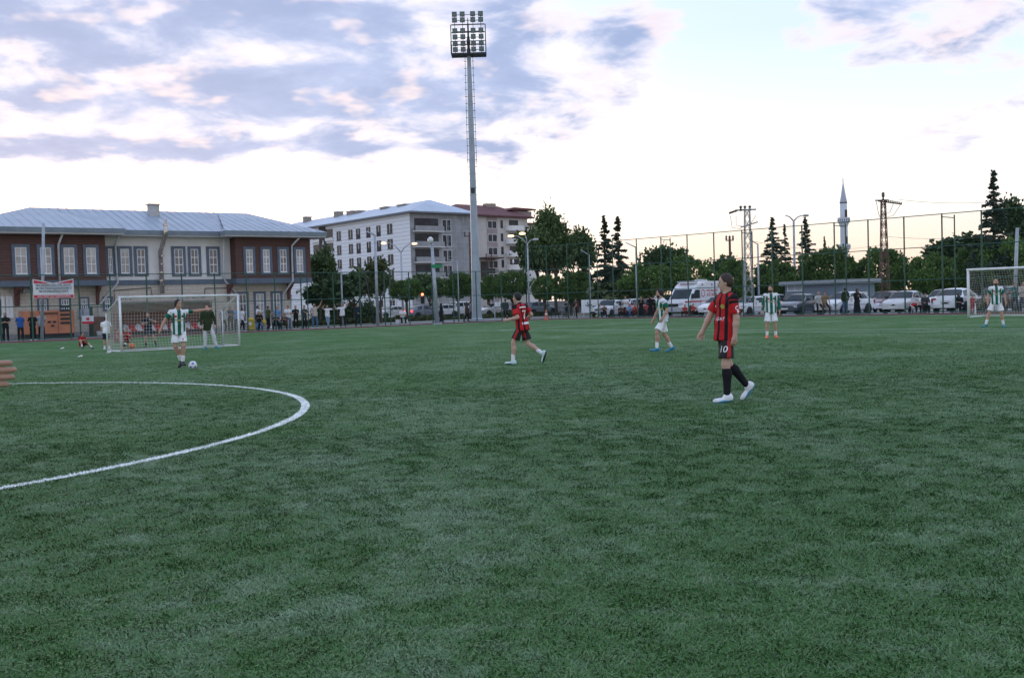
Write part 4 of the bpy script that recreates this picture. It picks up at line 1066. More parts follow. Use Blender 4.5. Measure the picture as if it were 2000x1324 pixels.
# ------------------------------------------------------------------ the school
class Frame:
    """a building's own axes: x along its front, y into the building"""
    def __init__(s, name, label, cat, o, u):
        s.o = Vector((o[0], o[1], 0)); s.u = Vector((u[0], u[1], 0)).normalized(); s.v = Vector((-s.u.y, s.u.x, 0))
        s.root = thing(name, label, cat, s.o, atan2(s.u.y, s.u.x))
    def at(s, px, py, y=0.0):                  # x, z where the view through a pixel meets the plane local y
        d = ray(px, py); P0 = s.o + s.v * y; t = P0.dot(s.v) / d.dot(s.v); w = d * t; w.z = CAM_H + d.z * t
        return (w - s.o).dot(s.u), w.z
    def side(s, px, py, x):                    # y, z where it meets the plane local x
        d = ray(px, py); P0 = s.o + s.u * x; t = P0.dot(s.u) / d.dot(s.u); w = d * t
        return (w - s.o).dot(s.v), CAM_H + d.z * t
def block_material(name, c1, c2, mortar, bw, bh):
    m = bpy.data.materials.new(name); m.use_nodes = True; g = NG(m.node_tree); b = m.node_tree.nodes['Principled BSDF']
    tc = m.node_tree.nodes.new('ShaderNodeTexCoord'); x, y, z = g.sep(tc.outputs['Object'])
    br = m.node_tree.nodes.new('ShaderNodeTexBrick'); g.put(br.inputs['Vector'], g.comb(g.math('ADD', x, y), z, 0.0))
    br.inputs['Scale'].default_value = 1; br.inputs['Brick Width'].default_value = bw; br.inputs['Row Height'].default_value = bh; br.inputs['Mortar Size'].default_value = .012
    g.put(br.inputs['Color1'], c1); g.put(br.inputs['Color2'], c2); g.put(br.inputs['Mortar'], mortar)
    n = g.noise(tc.outputs['Object'], .7, 5, .6)
    g.put(b.inputs['Base Color'], g.mix(g.math('MULTIPLY', g.smooth(n, .35, .7), .25), br.outputs[0], tuple(v * .7 for v in c1))); b.inputs['Roughness'].default_value = .85
    bn = m.node_tree.nodes.new('ShaderNodeBump'); bn.inputs['Strength'].default_value = .5; bn.inputs['Distance'].default_value = .02; bn.invert = True
    g.put(bn.inputs['Height'], br.outputs[1]); g.put(b.inputs['Normal'], bn.outputs[0])
    return m
def board_material(name, c1, c2, step):
    m = bpy.data.materials.new(name); m.use_nodes = True; g = NG(m.node_tree); b = m.node_tree.nodes['Principled BSDF']
    tc = m.node_tree.nodes.new('ShaderNodeTexCoord'); x, y, z = g.sep(tc.outputs['Object'])
    w = g.math('FRACT', g.math('DIVIDE', z, step)); row = g.math('FLOOR', g.math('DIVIDE', z, step))
    n = g.noise(g.comb(g.math('MULTIPLY', g.math('ADD', x, y), .6), row, g.math('MULTIPLY', z, 6.0)), 1.5, 4, .6)
    c = g.mix(g.smooth(n, .3, .7), c1, c2); c = g.mix(g.math('LESS_THAN', w, .07), c, tuple(v * .35 for v in c1))
    g.put(b.inputs['Base Color'], c); b.inputs['Roughness'].default_value = .7
    bn = m.node_tree.nodes.new('ShaderNodeBump'); bn.inputs['Strength'].default_value = .5; bn.inputs['Distance'].default_value = .02
    g.put(bn.inputs['Height'], g.smooth(w, 0.0, .15)); g.put(b.inputs['Normal'], bn.outputs[0])
    return m
M_STONE = block_material('school_stone', (.54, .48, .41), (.60, .54, .46), (.34, .30, .27), .62, .24)
M_BOARD = board_material('brown_boards', (.085, .040, .035), (.115, .055, .046), .19)
M_PLASTER = mat('white_plaster', (.72, .71, .70), .85, .06, .8)
M_BLUEG = mat('blue_grey_trim', (.105, .135, .185), .6, .12, 2)
M_FASC = mat('fascia_metal', (.17, .21, .25), .5, .12, 1.5)
M_ROOF = mat('metal_roof', (.33, .40, .48), .42, .08, .6, metal=.25)
M_SOFF = mat('soffit', (.55, .55, .54), .8, .08)
M_PVC = mat('white_window_frame', (.74, .75, .76), .4, .05)
M_PIPE = mat('downpipe', (.52, .54, .56), .45, .1)
M_RUSTB = mat('bracket_brown', (.14, .05, .045), .75, .2)
GL_C = mat('window_glass_dusk', (.20, .17, .18), .1, .5, 1.6, spec=.6)  # pinkish reflection of the sky put into the pane colour
GL_A, GL_B = mat('window_glass_curtain', (.36, .35, .36), .12, .35, .9, spec=.7), mat('window_glass_dark', (.07, .09, .12), .08, .4, .7, spec=.8)
def window(root, x0, x1, z0, z1, y, gl, trim=M_BLUEG, tw=.2, cols=2, rows=(.36, .66), sill=True, proud=.07):
    w = MB()
    w.box(x0 - tw, x0, y - proud, y + .04, z0 - tw, z1 + tw); w.box(x1, x1 + tw, y - proud, y + .04, z0 - tw, z1 + tw)
    w.box(x0, x1, y - proud, y + .04, z1, z1 + tw); w.box(x0, x1, y - proud, y + .04, z0 - tw, z0)
    o = w.build('window', trim, root)
    MB().box(x0, x1, y - .012, y + .02, z0, z1).build('pane', gl, o)
    f = MB(); b = .055
    f.box(x0, x0 + b, y - .045, y - .014, z0, z1); f.box(x1 - b, x1, y - .045, y - .014, z0, z1); f.box(x0 + b, x1 - b, y - .045, y - .014, z0, z0 + b); f.box(x0 + b, x1 - b, y - .045, y - .014, z1 - b, z1)
    for i in range(1, cols): xm = x0 + (x1 - x0) * i / cols; f.box(xm - b / 2, xm + b / 2, y - .046, y - .014, z0 + b, z1 - b)
    for r_ in rows: zm = z0 + (z1 - z0) * r_; f.box(x0 + b, x1 - b, y - .048, y - .014, zm - b / 2, zm + b / 2)
    f.build('frame', M_PVC, o)
    if sill: MB().box(x0 - .02, x1 + .02, y - .13, y - proud - .002, z0 - .075, z0 - .01).build('sill', M_PVC, o)
    return o
def school():
    o = on_line(0, LA + 9.0 * 1.244, LB)
    S = Frame('school', 'two storey school with brown boarded bays, white centre and grey metal roof', 'building', o, UL); R = S.root
    BAY = -1.05                                    # the boarded bays hang out over the ground floor
    xb0 = S.at(4, 560, BAY)[0]; xb1 = S.at(209, 560, BAY)[0]; xc0 = S.at(444, 560, 0)[0]; xc1 = S.at(462, 545, BAY)[0]; xd1 = S.at(608, 545, BAY)[0]
    xg1 = S.at(569, 600, 0)[0]
    zf0 = S.at(300, 549, 0)[1]; zf1 = S.at(300, 541, 0)[1]; zs = S.at(300, 458, 0)[1]       # band and soffit levels
    zf0, zf1, zs = 3.52, 3.88, 6.92
    xl = xb0 - 16
    MB().box(xl, xg1, 0, 12, -.1, zf0).build('ground_floor_wall', M_STONE, R)
    MB().box(xl, xg1, .02, 12, zf0, zs + .1).build('upper_wall', M_PLASTER, R)
    MB().box(xb1 + .003, xc1 - .003, -.07, .018, zf0, zf1).build('string_course', M_BLUEG, R)
    for a, b in ((xb0, xb1), (xc1, xd1)):
        MB().box(a, b, BAY, .3 if b < xg1 else 9.0, zf1, zs + .05).build('boarded_bay', M_BOARD, R)
        MB().box(a - .04, b + .04, BAY - .05, .26 if b < xg1 else 9.04, zf0 - .02, zf1 - .002).build('bay_band', M_BLUEG, R)
    # brackets under the bays
    for px, yy in ((33, 0), (37, 0), (193, 0), (450, 0), (568, 0)):
        x = S.at(px, 570, -.5)[0]; prof = [(0, zf0 - .03), (BAY * .93, zf0 - .03), (BAY * .80, zf0 - .22), (BAY * .35, zf0 - .55), (-.12, zf0 - 1.25), (0, zf0 - 1.3)]
        b = MB(); n = len(prof); vs = [(x - .09, y, z) for y, z in prof] + [(x + .09, y, z) for y, z in prof]
        b.add(vs, [tuple(range(n)), tuple(range(2 * n - 1, n - 1, -1))] + [(i, i + n, (i + 1) % n + n, (i + 1) % n) for i in range(n)]); b.build('bracket', M_RUSTB, R)
    # upper windows
    def row(pxs, y, zt, zb, gl):
        for a, b in pxs:
            x0, _ = S.at(a, 500, y); x1, _ = S.at(b, 500, y)
            window(R, x0, x1, zb, zt, y, [gl, gl, GL_C, gl, GL_B][int(a * 7) % 5])
    row([(29, 52), (78, 100), (124, 145), (168, 187)], BAY, 6.10, 4.34, GL_A)
    row([(211, 219), (235, 252), (267, 283)], 0, 6.10, 4.36, GL_A)
    row([(340, 357), (372, 387), (408, 424)], 0, 6.12, 4.32, GL_B)
    row([(480, 493), (513, 526), (546, 559), (578, 591)], BAY, 6.06, 4.34, GL_A)
    # ground floor: small barred windows on the left, tall ones on the right
    for a, b in ((76, 90), (119, 134), (157, 170), (204, 217), (238, 252), (349, 363), (380, 394)):
        x0, x1 = S.at(a, 580, 0)[0], S.at(b, 580, 0)[0]; window(R, x0, x1, 1.85, 2.62, 0, GL_B, tw=.13, cols=3, rows=(.5,), sill=False)
    for a, b in ((467, 481), (500, 515), (533, 547)):
        x0, x1 = S.at(a, 590, 0)[0], S.at(b, 590, 0)[0]; window(R, x0, x1, .60, 2.72, 0, GL_A if a > 490 else GL_B, tw=.18)
    for a, b in ((-2, 4), (16, 20)):
        x0, x1 = S.at(a, 590, 0)[0], S.at(b, 590, 0)[0]; window(R, x0, x1, 1.55, 2.75, 0, GL_B, trim=M_PLASTER, tw=.15, cols=1, rows=(), sill=True)
    # roof: one hip over each bay, joined by the main ridge
    def eave(x0, x1, y0, y1):
        MB().box(x0, x1, y0, y1, zs + .05, zs + .14).build('soffit', M_SOFF, R)
        MB().box(x0 - .05, x1 + .05, y0 - .06, y1, zs + .142, zs + .46).build('fascia', M_FASC, R)
    ov = .95
    ea0, ea1 = xb0 - ov, S.at(243, 452, BAY - ov)[0]
    ec0, ec1 = S.at(440, 460, BAY - ov)[0], xd1 + ov
    eave(S.at(78, 402, 5.6)[0] - 7.2, ea1, BAY - ov, 3); eave(ea1 + .06, ec0 - .06, -ov * .9, 3); eave(ec0, ec1, BAY - ov, 11.5)
    zr = zs + .46; zt = zs + 2.48; yr = 5.6
    rf = MB()
    ym, yb = -ov * .9 - .06, BAY - ov - .06
    pl = S.at(78, 402, yr)[0]; rx0, rx1 = pl - 7.2, ec1 + .05
    rf.add([(rx0, ym, zr), (ec1, ym, zr), (ec1 - 5.8, yr, zt), (pl, yr, zt)], [(0, 1, 2, 3)])
    rf.add([(rx0, yb, zr), (rx0, 11.6, zr), (pl, yr, zt)], [(0, 1, 2)])
    rf.add([(ec1 + .05, yb, zr), (ec1 + .05, 11.6, zr), (ec1 - 5.8, yr, zt)], [(0, 1, 2)])
    rf.add([(rx0, 11.6, zr), (ec1 + .05, 11.6, zr), (ec1 - 5.8, yr, zt), (pl, yr, zt)], [(0, 1, 2, 3)])
    # front slopes of the bays run a little further out
    for a, b, hip in ((rx0, ea1 + .05, False), (ec0 - .05, ec1 + .05, True)):
        top = (a + 4.9, b - 5.85) if hip else (pl, b - 4.5)
        rf.add([(a, yb, zr), (b, yb, zr), (max(top), yr - .02, zt + .01), (min(top), yr - .02, zt + .01)], [(0, 1, 2, 3)])
        if hip: rf.add([(a, yb, zr + .002), (a, ym, zr + .002), (a + 4.9, yr, zt + .008)], [(0, 1, 2)])
        else: rf.add([(b, yb, zr + .002), (b, ym, zr + .002), (b - 4.5, yr, zt + .008)], [(0, 1, 2)])
    ro = rf.build('roof', M_ROOF, R)
    sm = MB(); k = int((ec1 - rx0) / .62)
    for i in range(k):
        x = rx0 + .3 + i * .62
        y0 = yb if (x < ea1 or x > ec0) else ym
        xt = x; f = 1.0
        if x > ec1 - 5.8: f = max(.02, (ec1 - x) / 5.8)
        if x < pl: f = max(.02, (x - rx0) / (pl - rx0))
        y1 = y0 + (yr - y0) * f; z1 = zr + (zt - zr) * f
        sm.add([(x - .015, y0, zr + .006), (x + .015, y0, zr + .006), (x + .015, y1, z1 + .012), (x - .015, y1, z1 + .012), (x, y0, zr + .035), (x, y1, z1 + .045)], [(0, 4, 5, 3), (4, 1, 2, 5)])
    sm.build('standing_seams', M_ROOF, ro)['kind'] = 'stuff'
    # chimney, antenna, gutter pipes, flue
    cx, cz = S.at(300, 430, 4.2)
    MB().box(cx - .36, cx + .36, 3.8, 4.5, zt - .9, zt + .30).build('chimney', mat('chimney_grey', (.45, .45, .44), .85, .12), ro)
    MB().box(cx - .48, cx + .45, 3.68, 4.62, zt + .302, zt + .38).build('chimney_cap', M_SOFF, ro)
    def pipe(pts, r, nm='downpipe', m=M_PIPE): MB().tube(pts, r, 8).build(nm, m, R, True)
    for px, t in ((122, BAY), (230, 0), (468, 0), (586, BAY)):
        pass
    def pp(px, py, y): x, z = S.at(px, py, y); return (x, y, z)
    pipe([pp(124, 452, BAY - .7), pp(114, 478, BAY - .13), pp(117, 552, BAY - .13)], .075)
    pipe([pp(234, 458, -.7), pp(225, 480, -.13), pp(230, 552, -.13), pp(193, 597, -.13), pp(197, 640, -.13)], .075)
    pipe([pp(437, 461, -.7), pp(437, 540, -.13), pp(440, 549, -.13), pp(463, 575, -.13), pp(463, 642, -.13)], .075)
    pipe([pp(585, 464, BAY - .7), pp(570, 480, BAY - .13), pp(572, 548, BAY - .13), pp(553, 575, -.13), pp(553, 640, -.13)], .075)
    pipe([pp(569, 575, -.1), pp(569, 642, -.1)], .06)
    fl = mat('bright_flue', (.50, .45, .42), .22, .25, 3, metal=.8)
    pipe([pp(323, 429, -1.15), pp(323, 461, -1.15), pp(313, 492, -.35), pp(317, 573, -.3)], .16, 'flue', fl)
    for py in (440, 452, 500, 516, 532, 548): x, z = S.at(323 if py < 470 else 315, py, -1.15 if py < 470 else -.32); MB().lathe([(.18, -.04), (.18, .04)], 10, (x, -1.15 if py < 470 else -.32, z)).build('flue_collar', fl, R)
    # small things fixed to the wall
    for px, py, sx, sz in ((167, 612, .30, .34), (157, 612, .16, .28), (50, 568, .2, .1)):
        x, z = S.at(px, py, 0); MB().box(x - sx, x + sx, -.22, -.003, z - sz, z + sz).build('wall_cabinet', mat('cabinet_grey', (.38, .41, .46), .6, .1), R)
    cp = MB(); a = pp(223, 567, -.05); b = pp(295, 562, -.05); c = pp(297, 577, -.05); cp.tube([(a[0], -.05, 2.1), a, b, c], .03, 5); cp.build('wall_cable', mat('cable_brown', (.12, .08, .07)), R)
    a = pp(399, 590, -.05); b = pp(400, 563, -.05); c = pp(448, 562, -.05); MB().tube([a, b, c], .03, 5).build('wall_cable', MATS['cable_brown'], R)
    # ground-floor plinth
    MB().box(xl, xg1 + .03, -.05, -.003, -.1, .35).build('plinth', mat('plinth_grey', (.28, .28, .28), .85, .15), R)
    return S
SCHOOL = school()
# ------------------------------------------------------------------ white apartment block behind
M_CLAD = board_material('white_cladding', (.72, .75, .82), (.78, .80, .86), .75)
M_RAW = mat('raw_grey_wall', (.30, .31, .33), .9, .15, .5)
M_DARKP = mat('dark_panel', (.035, .032, .036), .7, .2)
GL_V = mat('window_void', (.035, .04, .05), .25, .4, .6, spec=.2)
def flat_window(root, x0, x1, z0, z1, y, ax='x', panel=0.0, gl=None, fm=None, wall=None):
    """opening with frame, two panes and a mullion; ax 'y' puts it in a side wall at local x = y"""
    def bx(mb, a, b, p, q, c, d):
        if ax == 'x': mb.box(a, b, y + p, y + q, c, d)
        else: mb.box(y - q, y - p, a, b, c, d)
    fm = fm or M_DARKP; t = .09; f = MB()
    bx(f, x0 - t, x0, -.06, .05, z0 - t, z1 + t); bx(f, x1, x1 + t, -.06, .05, z0 - t, z1 + t); bx(f, x0, x1, -.06, .05, z1, z1 + t); bx(f, x0, x1, -.06, .05, z0 - t, z0)
    o = f.build('window', fm, root)
    zm = z0 + panel
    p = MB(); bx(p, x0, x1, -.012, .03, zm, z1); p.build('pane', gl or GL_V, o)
    if panel: p = MB(); bx(p, x0, x1, -.03, .03, z0, zm - .003); p.build('lower_panel', M_DARKP, o)
    m = MB(); xm = (x0 + x1) / 2; bx(m, xm - .05, xm + .05, -.04, -.014, zm, z1); m.build('mullion', M_PVC, o)
    return o
def apartments():
    Yc = 200.0; c = AT(806, 600, Yc)
    far = AT(592, 600, 236); u = Vector((c.x - far.x, c.y - far.y, 0)).normalized()
    A = Frame('apartment_block', 'white clad unfinished apartment block with grey scaffolded side and pale blue roof', 'apartment block', (c.x, c.y), u); R = A.root
    L = (Vector((c.x, c.y, 0)) - Vector((far.x, far.y, 0))).length + 24
    D = A.side(921, 500, 0)[0]
    fl = 3.02; z0 = 1.2; zt = A.at(800, 416, 0)[1]
    MB().box(-L, -.02, 0.0, D, -.1, zt).build('clad_wall', M_CLAD, R)
    MB().box(-.018, 0, .01, D, -.1, zt - .01).build('raw_side_wall', M_RAW, R)
    # front windows: columns of openings on every floor
    cols = [(659, 666, 0), (682, 689, 0), (697, 704, .9), (717, 724, .9), (737, 744, .9), (758, 767, 0)]
    for a, b, pn in cols:
        x0, _ = A.at(a, 480, 0); x1, _ = A.at(b, 480, 0)
        for k in range(6):
            zb = zt - 3.5 - k * fl
            if zb < 0: break
            flat_window(R, x0, x1, zb - (.15 if pn else -.2), zb + 1.85, 0, panel=pn and .85)
            if not pn: MB().box(x0 - .3, x1 + .2, -.14, -.062, zb - .08, zb + .04).build('ledge', M_DARKP, R)
    # open loggias on the left
    for a, b in ((612, 633), (637, 651)):
        x0, _ = A.at(a, 480, 0); x1, _ = A.at(b, 480, 0)
        for k in range(6):
            zb = zt - 3.1 - k * fl
            if zb < 0: break
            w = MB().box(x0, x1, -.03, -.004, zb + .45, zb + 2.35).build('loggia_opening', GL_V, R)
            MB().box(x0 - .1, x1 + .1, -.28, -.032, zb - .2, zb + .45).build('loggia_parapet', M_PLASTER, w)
    x0, x1 = A.at(626, 480, 0)[0], A.at(637, 480, 0)[0]
    MB().box(x0, x1, -.32, -.285, 1, zt - .1).build('dark_sign_strip', M_DARKP, R)
    for k, ch in enumerate('ANYA'):
        x, z = A.at(631, 475 + k * 13, -.33); lettering(ch, 1.5, M_PVC, R, (x, -.335, z), extrude=.01)
    # corner balconies and side windows
    for k in range(5):
        zb = zt - 3.45 - k * fl
        MB().box(.003, 1.25, .5, 7.2, zb - .22, zb).build('balcony_slab', M_SOFF, R)
        MB().box(1.15, 1.24, .5, 7.2, zb, zb + .95).build('balcony_parapet', M_RAW, R)
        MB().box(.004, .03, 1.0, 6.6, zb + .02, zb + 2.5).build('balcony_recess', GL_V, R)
        y0 = 8.6
        for a, b in ((7.6, 9.6), (14.8, 17.2), (24.5, 25.6)):
            if b < D: flat_window(R, a, b, zb + .1, zb + 2.3, 0, ax='y', fm=M_PVC)
        sc = MB()
        for yy in np.arange(8.0, min(D, 22), 1.9): sc.tube([(1.35, yy, zb), (1.35, yy, zb + fl)], .035, 4)
        sc.tube([(1.35, 7.6, zb + .05), (1.35, min(D, 22), zb + .05)], .04, 4); sc.tube([(1.35, 7.6, zb + 1.0), (1.35, min(D, 22), zb + 1.0)], .03, 4)
        sc.build('scaffold', M_GALV, R)
    # roof
    ov = .9; zr = zt + .02
    MB().box(-L - ov, ov + .4, -ov, D + ov, zt, zt + .28).build('eaves', mat('eave_dark', (.20, .22, .25), .7, .1), R)
    h = 3.2; rr = MB()
    rr.add([(-L - ov - .05, -ov - .05, zt + .282), (ov + .45, -ov - .05, zt + .282), (ov + .45, D + ov, zt + .282), (-L - ov, D + ov, zt + .282), (-L + D / 2, D / 2, zt + h), (-D / 2 + 3.5, D / 2, zt + h)],
           [(0, 1, 5, 4), (1, 2, 5), (2, 3, 4, 5), (3, 0, 4)])
    ro = rr.build('roof', mat('pale_roof', (.46, .54, .64), .45, .08, .3), R)
    for px, py, w in ((655, 416, .8), (682, 415, 1.3), (697, 414, .7), (748, 407, 1.2), (783, 402, 1.5), (594, 426, .7)):
        x, z = A.at(px, py, D * .36); MB().box(x - w, x + w, D * .36, D * .36 + 1.6, zt + 1.2, z + .15).build('chimney', mat('brick_chimney', (.30, .26, .23), .9, .2), ro)
        MB().box(x - w - .15, x + w + .15, D * .36 - .15, D * .36 + 1.75, z + .152, z + .35).build('chimney_cap', M_SOFF, ro)
    d = AT(903, 409, 205); q = R.matrix_world
    return A
apartments()
def red_block():
    Y = 236; a = AT(936, 600, Y); b = AT(1062, 600, Y + 14); u = Vector((b.x - a.x, b.y - a.y, 0)).normalized()
    A = Frame('apartment_building', 'beige apartment building with maroon tiled roof and round white balconies', 'apartment building', (a.x, a.y), u); R = A.root
    W = A.at(1032, 500, 0)[0]; W2 = A.at(1064, 500, 3)[0]; zt = A.at(960, 424, 0)[1]; fl = 3.05
    beige = mat('beige_render', (.50, .47, .45), .85, .08, .4); mauve = mat('mauve_panel', (.32, .27, .27), .85, .08, .4); mar = mat('maroon_roof', (.13, .05, .055), .7, .2, .5)
    MB().box(-6, W, 0, 14, -.1, zt).build('wall', beige, R); MB().box(W + .003, W2, 5, 14, -.1, zt - 1).build('rear_wing', M_PLASTER, R); MB().box(W + .6, W2 + .8, 4.2, 15, zt - .998, zt - .5).build('wing_roof', mar, R)
    xp0, xp1 = A.at(951, 450, 0)[0], A.at(971, 450, 0)[0]
    MB().box(xp0, xp1, -.06, -.003, 1, zt - .1).build('colour_panel', mauve, R)
    for k in range(5):
        zb = zt - 2.9 - k * fl
        flat_window(R, xp0 + .25, xp1 - .25, zb + .3, zb + 1.9, -.06, fm=M_PVC)
        xb0, xb1 = A.at(988, 480, 0)[0], A.at(1021, 480, 0)[0]
        pts = []
        n = 8; cx, hw = (xb0 + xb1) / 2, (xb1 - xb0) / 2
        poly = [(cx - hw, -.02)] + [(cx + hw * cos(pi + pi * i / n), -.4 - 1.3 * sin(pi * i / n)) for i in range(n + 1)] + [(cx + hw, -.02)]
        MB().slab(poly, zb - .2, zb).build('balcony_slab', M_PLASTER, R); MB().slab([(x, y) for x, y in poly], zb + .003, zb + 1.0).build('balcony_parapet', M_PLASTER, R)
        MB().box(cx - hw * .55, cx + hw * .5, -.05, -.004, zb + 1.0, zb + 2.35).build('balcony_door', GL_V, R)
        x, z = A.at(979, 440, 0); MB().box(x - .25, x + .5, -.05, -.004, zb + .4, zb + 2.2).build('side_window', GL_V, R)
    MB().box(-6.9, W + 1.2, -1.0, 15, zt, zt + .3).build('eaves', mar, R)
    rr = MB(); rr.add([(-7, -1.1, zt + .302), (W + 1.3, -1.1, zt + .302), (W + 1.3, 15, zt + .302), (-7, 15, zt + .302), (-1, 6, zt + 3.3), (W - 4, 6, zt + 3.3)], [(0, 1, 5, 4), (1, 2, 5), (2, 3, 4, 5), (3, 0, 4)]); ro = rr.build('roof', mar, R)
    x0, x1 = A.at(983, 410, 4)[0], A.at(1036, 410, 4)[0]; ztop = A.at(1010, 409, 4)[1]
    MB().box(x0 + 1, x1 - .6, 3.0, 10, zt + .5, ztop - .5).build('dormer', mauve, ro); MB().prism([(x0, ztop - .5), (x1 + .3, ztop - .2), (x1 + .2, ztop + .1), (x0 + 2, ztop + .25)], 2.2, 11).build('dormer_roof', mar, ro)
    for px in (955, 964): x, z = A.at(px, 400, 5); MB().box(x - .75, x + .75, 5, 6.4, zt + 1.5, z + .3).build('chimney', mat('brick_chimney', (.30, .26, .23), .9, .2), ro)
    x, z = A.at(966, 434, 5); 
    dd = MB().lathe([(.05, -.3), (.5, -.15), (.75, .1), (.05, .05)], 12).build('satellite_dish', mat('dish_rust', (.25, .12, .09), .7, .2), ro, True); p = A.at(903, 409, -2); dd.location = (p[0], -2, p[1]); dd.rotation_euler = (pi / 2, 0, .3); dd.scale = (.9,) * 3
    for px, py in ((1002, 511), (997, 494)):
        x, z = A.at(px, py, -1.8); d = MB().lathe([(.05, -.2), (.45, -.1), (.6, .1), (.05, .02)], 12).build('satellite_dish', M_PVC, R, True); d.location = (x, -1.8, z); d.rotation_euler = (pi / 2, 0, .5)
    sx0, sx1 = A.at(939, 510, -1)[0], A.at(974, 510, -1)[0]; st = MB()
    zz = A.at(950, 503, -1)[1]; st.box(sx0, sx1, -3, -.1, zz - .3, zz); st.tube([(sx0 + .4, -2.5, 0), (sx0 + .4, -2.5, zz + .8)], .14, 6); st.tube([(sx0 + 2.0, -2.5, 0), (sx0 + 2.0, -2.5, zz + .9)], .12, 6); st.build('unfinished_deck', mat('pole_brown', (.09, .06, .05)), R)
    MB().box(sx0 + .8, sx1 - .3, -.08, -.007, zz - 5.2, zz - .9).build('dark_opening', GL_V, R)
red_block()
# ------------------------------------------------------------------ minaret
def minaret():
    Y = 190; b = AT(1651, 600, Y); root = thing('minaret', 'white minaret with two balconies and pointed cone roof', 'minaret', (b.x, Y, 0))
    Z = lambda py: AT(1651, py, Y).z
    w = mat('minaret_white', (.56, .60, .66), .75, .06, .3); gr = mat('minaret_cone', (.42, .47, .55), .55, .08, .4)
    r = .66
    MB().lathe([(r * 1.15, 0), (r * 1.1, Z(500)), (r * 1.03, Z(482)), (r * 1.0, Z(437)), (r * .97, Z(430)), (r * .95, Z(396))], 18).build('shaft', w, root, True)
    for py, k in ((490, 1.0), (438, 1.0)):
        z = Z(py); MB().lathe([(r * 1.02, z - .5), (r * 1.3, z + .1), (r * 1.66, z + .4), (r * 1.68, z + .45), (r * 1.68, z + 1.2), (r * 1.55, z + 1.2), (r * 1.55, z + .5), (r * .9, z + .5)], 18).build('balcony', w, root)
        for a in range(18): an = 2 * pi * a / 18; bo = MB().box(-.06, .06, -.02, .02, 0, .35).build('balcony_opening', GL_V, root); bo.location = (r * 1.69 * cos(an), r * 1.69 * sin(an), z + .55); bo.rotation_euler.z = an + pi / 2
        d = MB().box(-.2, .2, -.04, .04, 0, 1.9).build('doorway', GL_V, root); d.location = (.25, -r * 1.0, z + .7)
    MB().lathe([(r * 1.0, Z(396)), (r * 1.02, Z(395)), (r * .72, Z(385)), (r * .38, Z(370)), (r * .14, Z(359)), (.04, Z(352))], 18).build('cone_roof', gr, root, True)
    MB().lathe([(r * 1.03, Z(397)), (r * 1.03, Z(395.4))], 18).build('roof_edge', M_DARKP, root)
    MB().lathe([(.03, Z(354)), (.10, Z(352.5)), (.03, Z(351)), (.08, Z(350)), (.01, Z(347))], 8).build('finial', mat('finial_metal', (.4, .38, .3), .4, .1), root)
minaret()
# ------------------------------------------------------------------ vehicles
M_TYRE = mat('tyre', (.018, .018, .02), .8, .15); M_RIM = mat('rim', (.36, .37, .39), .35, .1, metal=.6); M_BLACKP = mat('black_plastic', (.022, .022, .025), .6, .15)
GL_CAR = mat('car_glass', (.030, .040, .050), .08, .3, 1.0, spec=.25)
M_HEADL = mat('headlight', (.50, .52, .55), .15, .1); M_TAIL = mat('tail_light', (.35, .02, .025), .25, .1); M_TAIL_ON = mat('tail_light_on', (.5, .03, .03), .3, 0, emit=((1, .06, .08), 2.5))
M_PLATE = mat('number_plate', (.70, .71, .73), .5, .06)
def paint(name, c): return mat('paint_' + name, c, .28, .05, 1.0, spec=.5, coat=.6)
PAINTS = dict(white=paint('white', (.78, .80, .83)), silver=paint('silver', (.56, .57, .58)), dark=paint('dark_blue', (.045, .06, .085)), red=paint('red', (.35, .03, .035)), grey=paint('grey', (.20, .23, .28)), maroon=paint('maroon', (.10, .02, .03)), black=paint('black', (.02, .022, .027)))
CAR_SHAPES = {  # stations along x (front = +): x, half width, belt z, roof half width (0: no cabin), roof z
    'sedan': [(2.18, .62, .62, 0, .66), (2.08, .76, .72, 0, .74), (1.55, .84, .86, 0, .90), (.95, .86, .94, 0, .98), (.25, .86, .96, .62, 1.40), (-.45, .86, .96, .64, 1.45), (-1.05, .86, .97, .61, 1.38), (-1.72, .85, .98, 0, 1.02), (-2.10, .80, .94, 0, .98), (-2.22, .68, .70, 0, .74)],
    'hatch': [(2.00, .62, .62, 0, .66), (1.92, .76, .72, 0, .76), (1.45, .83, .86, 0, .90), (.95, .84, .93, 0, .97), (.25, .84, .96, .61, 1.42), (-.55, .84, .97, .63, 1.47), (-1.35, .83, .98, .60, 1.40), (-1.82, .80, .98, 0, 1.02), (-1.95, .76, .90, 0, .92), (-2.0, .70, .66, 0, .70)],
    'boxy': [(2.02, .70, .66, 0, .70), (1.98, .78, .80, 0, .83), (1.50, .80, .86, 0, .89), (.85, .81, .91, 0, .95), (.30, .81, .93, .66, 1.38), (-.55, .81, .94, .68, 1.42), (-1.55, .81, .95, .66, 1.38), (-1.95, .80, .94, 0, .98), (-2.02, .78, .88, 0, .90), (-2.05, .74, .66, 0, .70)],
    'suv': [(2.2, .68, .72, 0, .78), (2.12, .82, .90, 0, .94), (1.55, .90, 1.04, 0, 1.09), (1.0, .91, 1.10, 0, 1.14), (.35, .91, 1.13, .70, 1.66), (-.6, .91, 1.14, .72, 1.72), (-1.6, .90, 1.15, .69, 1.66), (-2.05, .88, 1.14, 0, 1.18), (-2.15, .84, 1.05, 0, 1.08), (-2.2, .78, .75, 0, .80)],
}
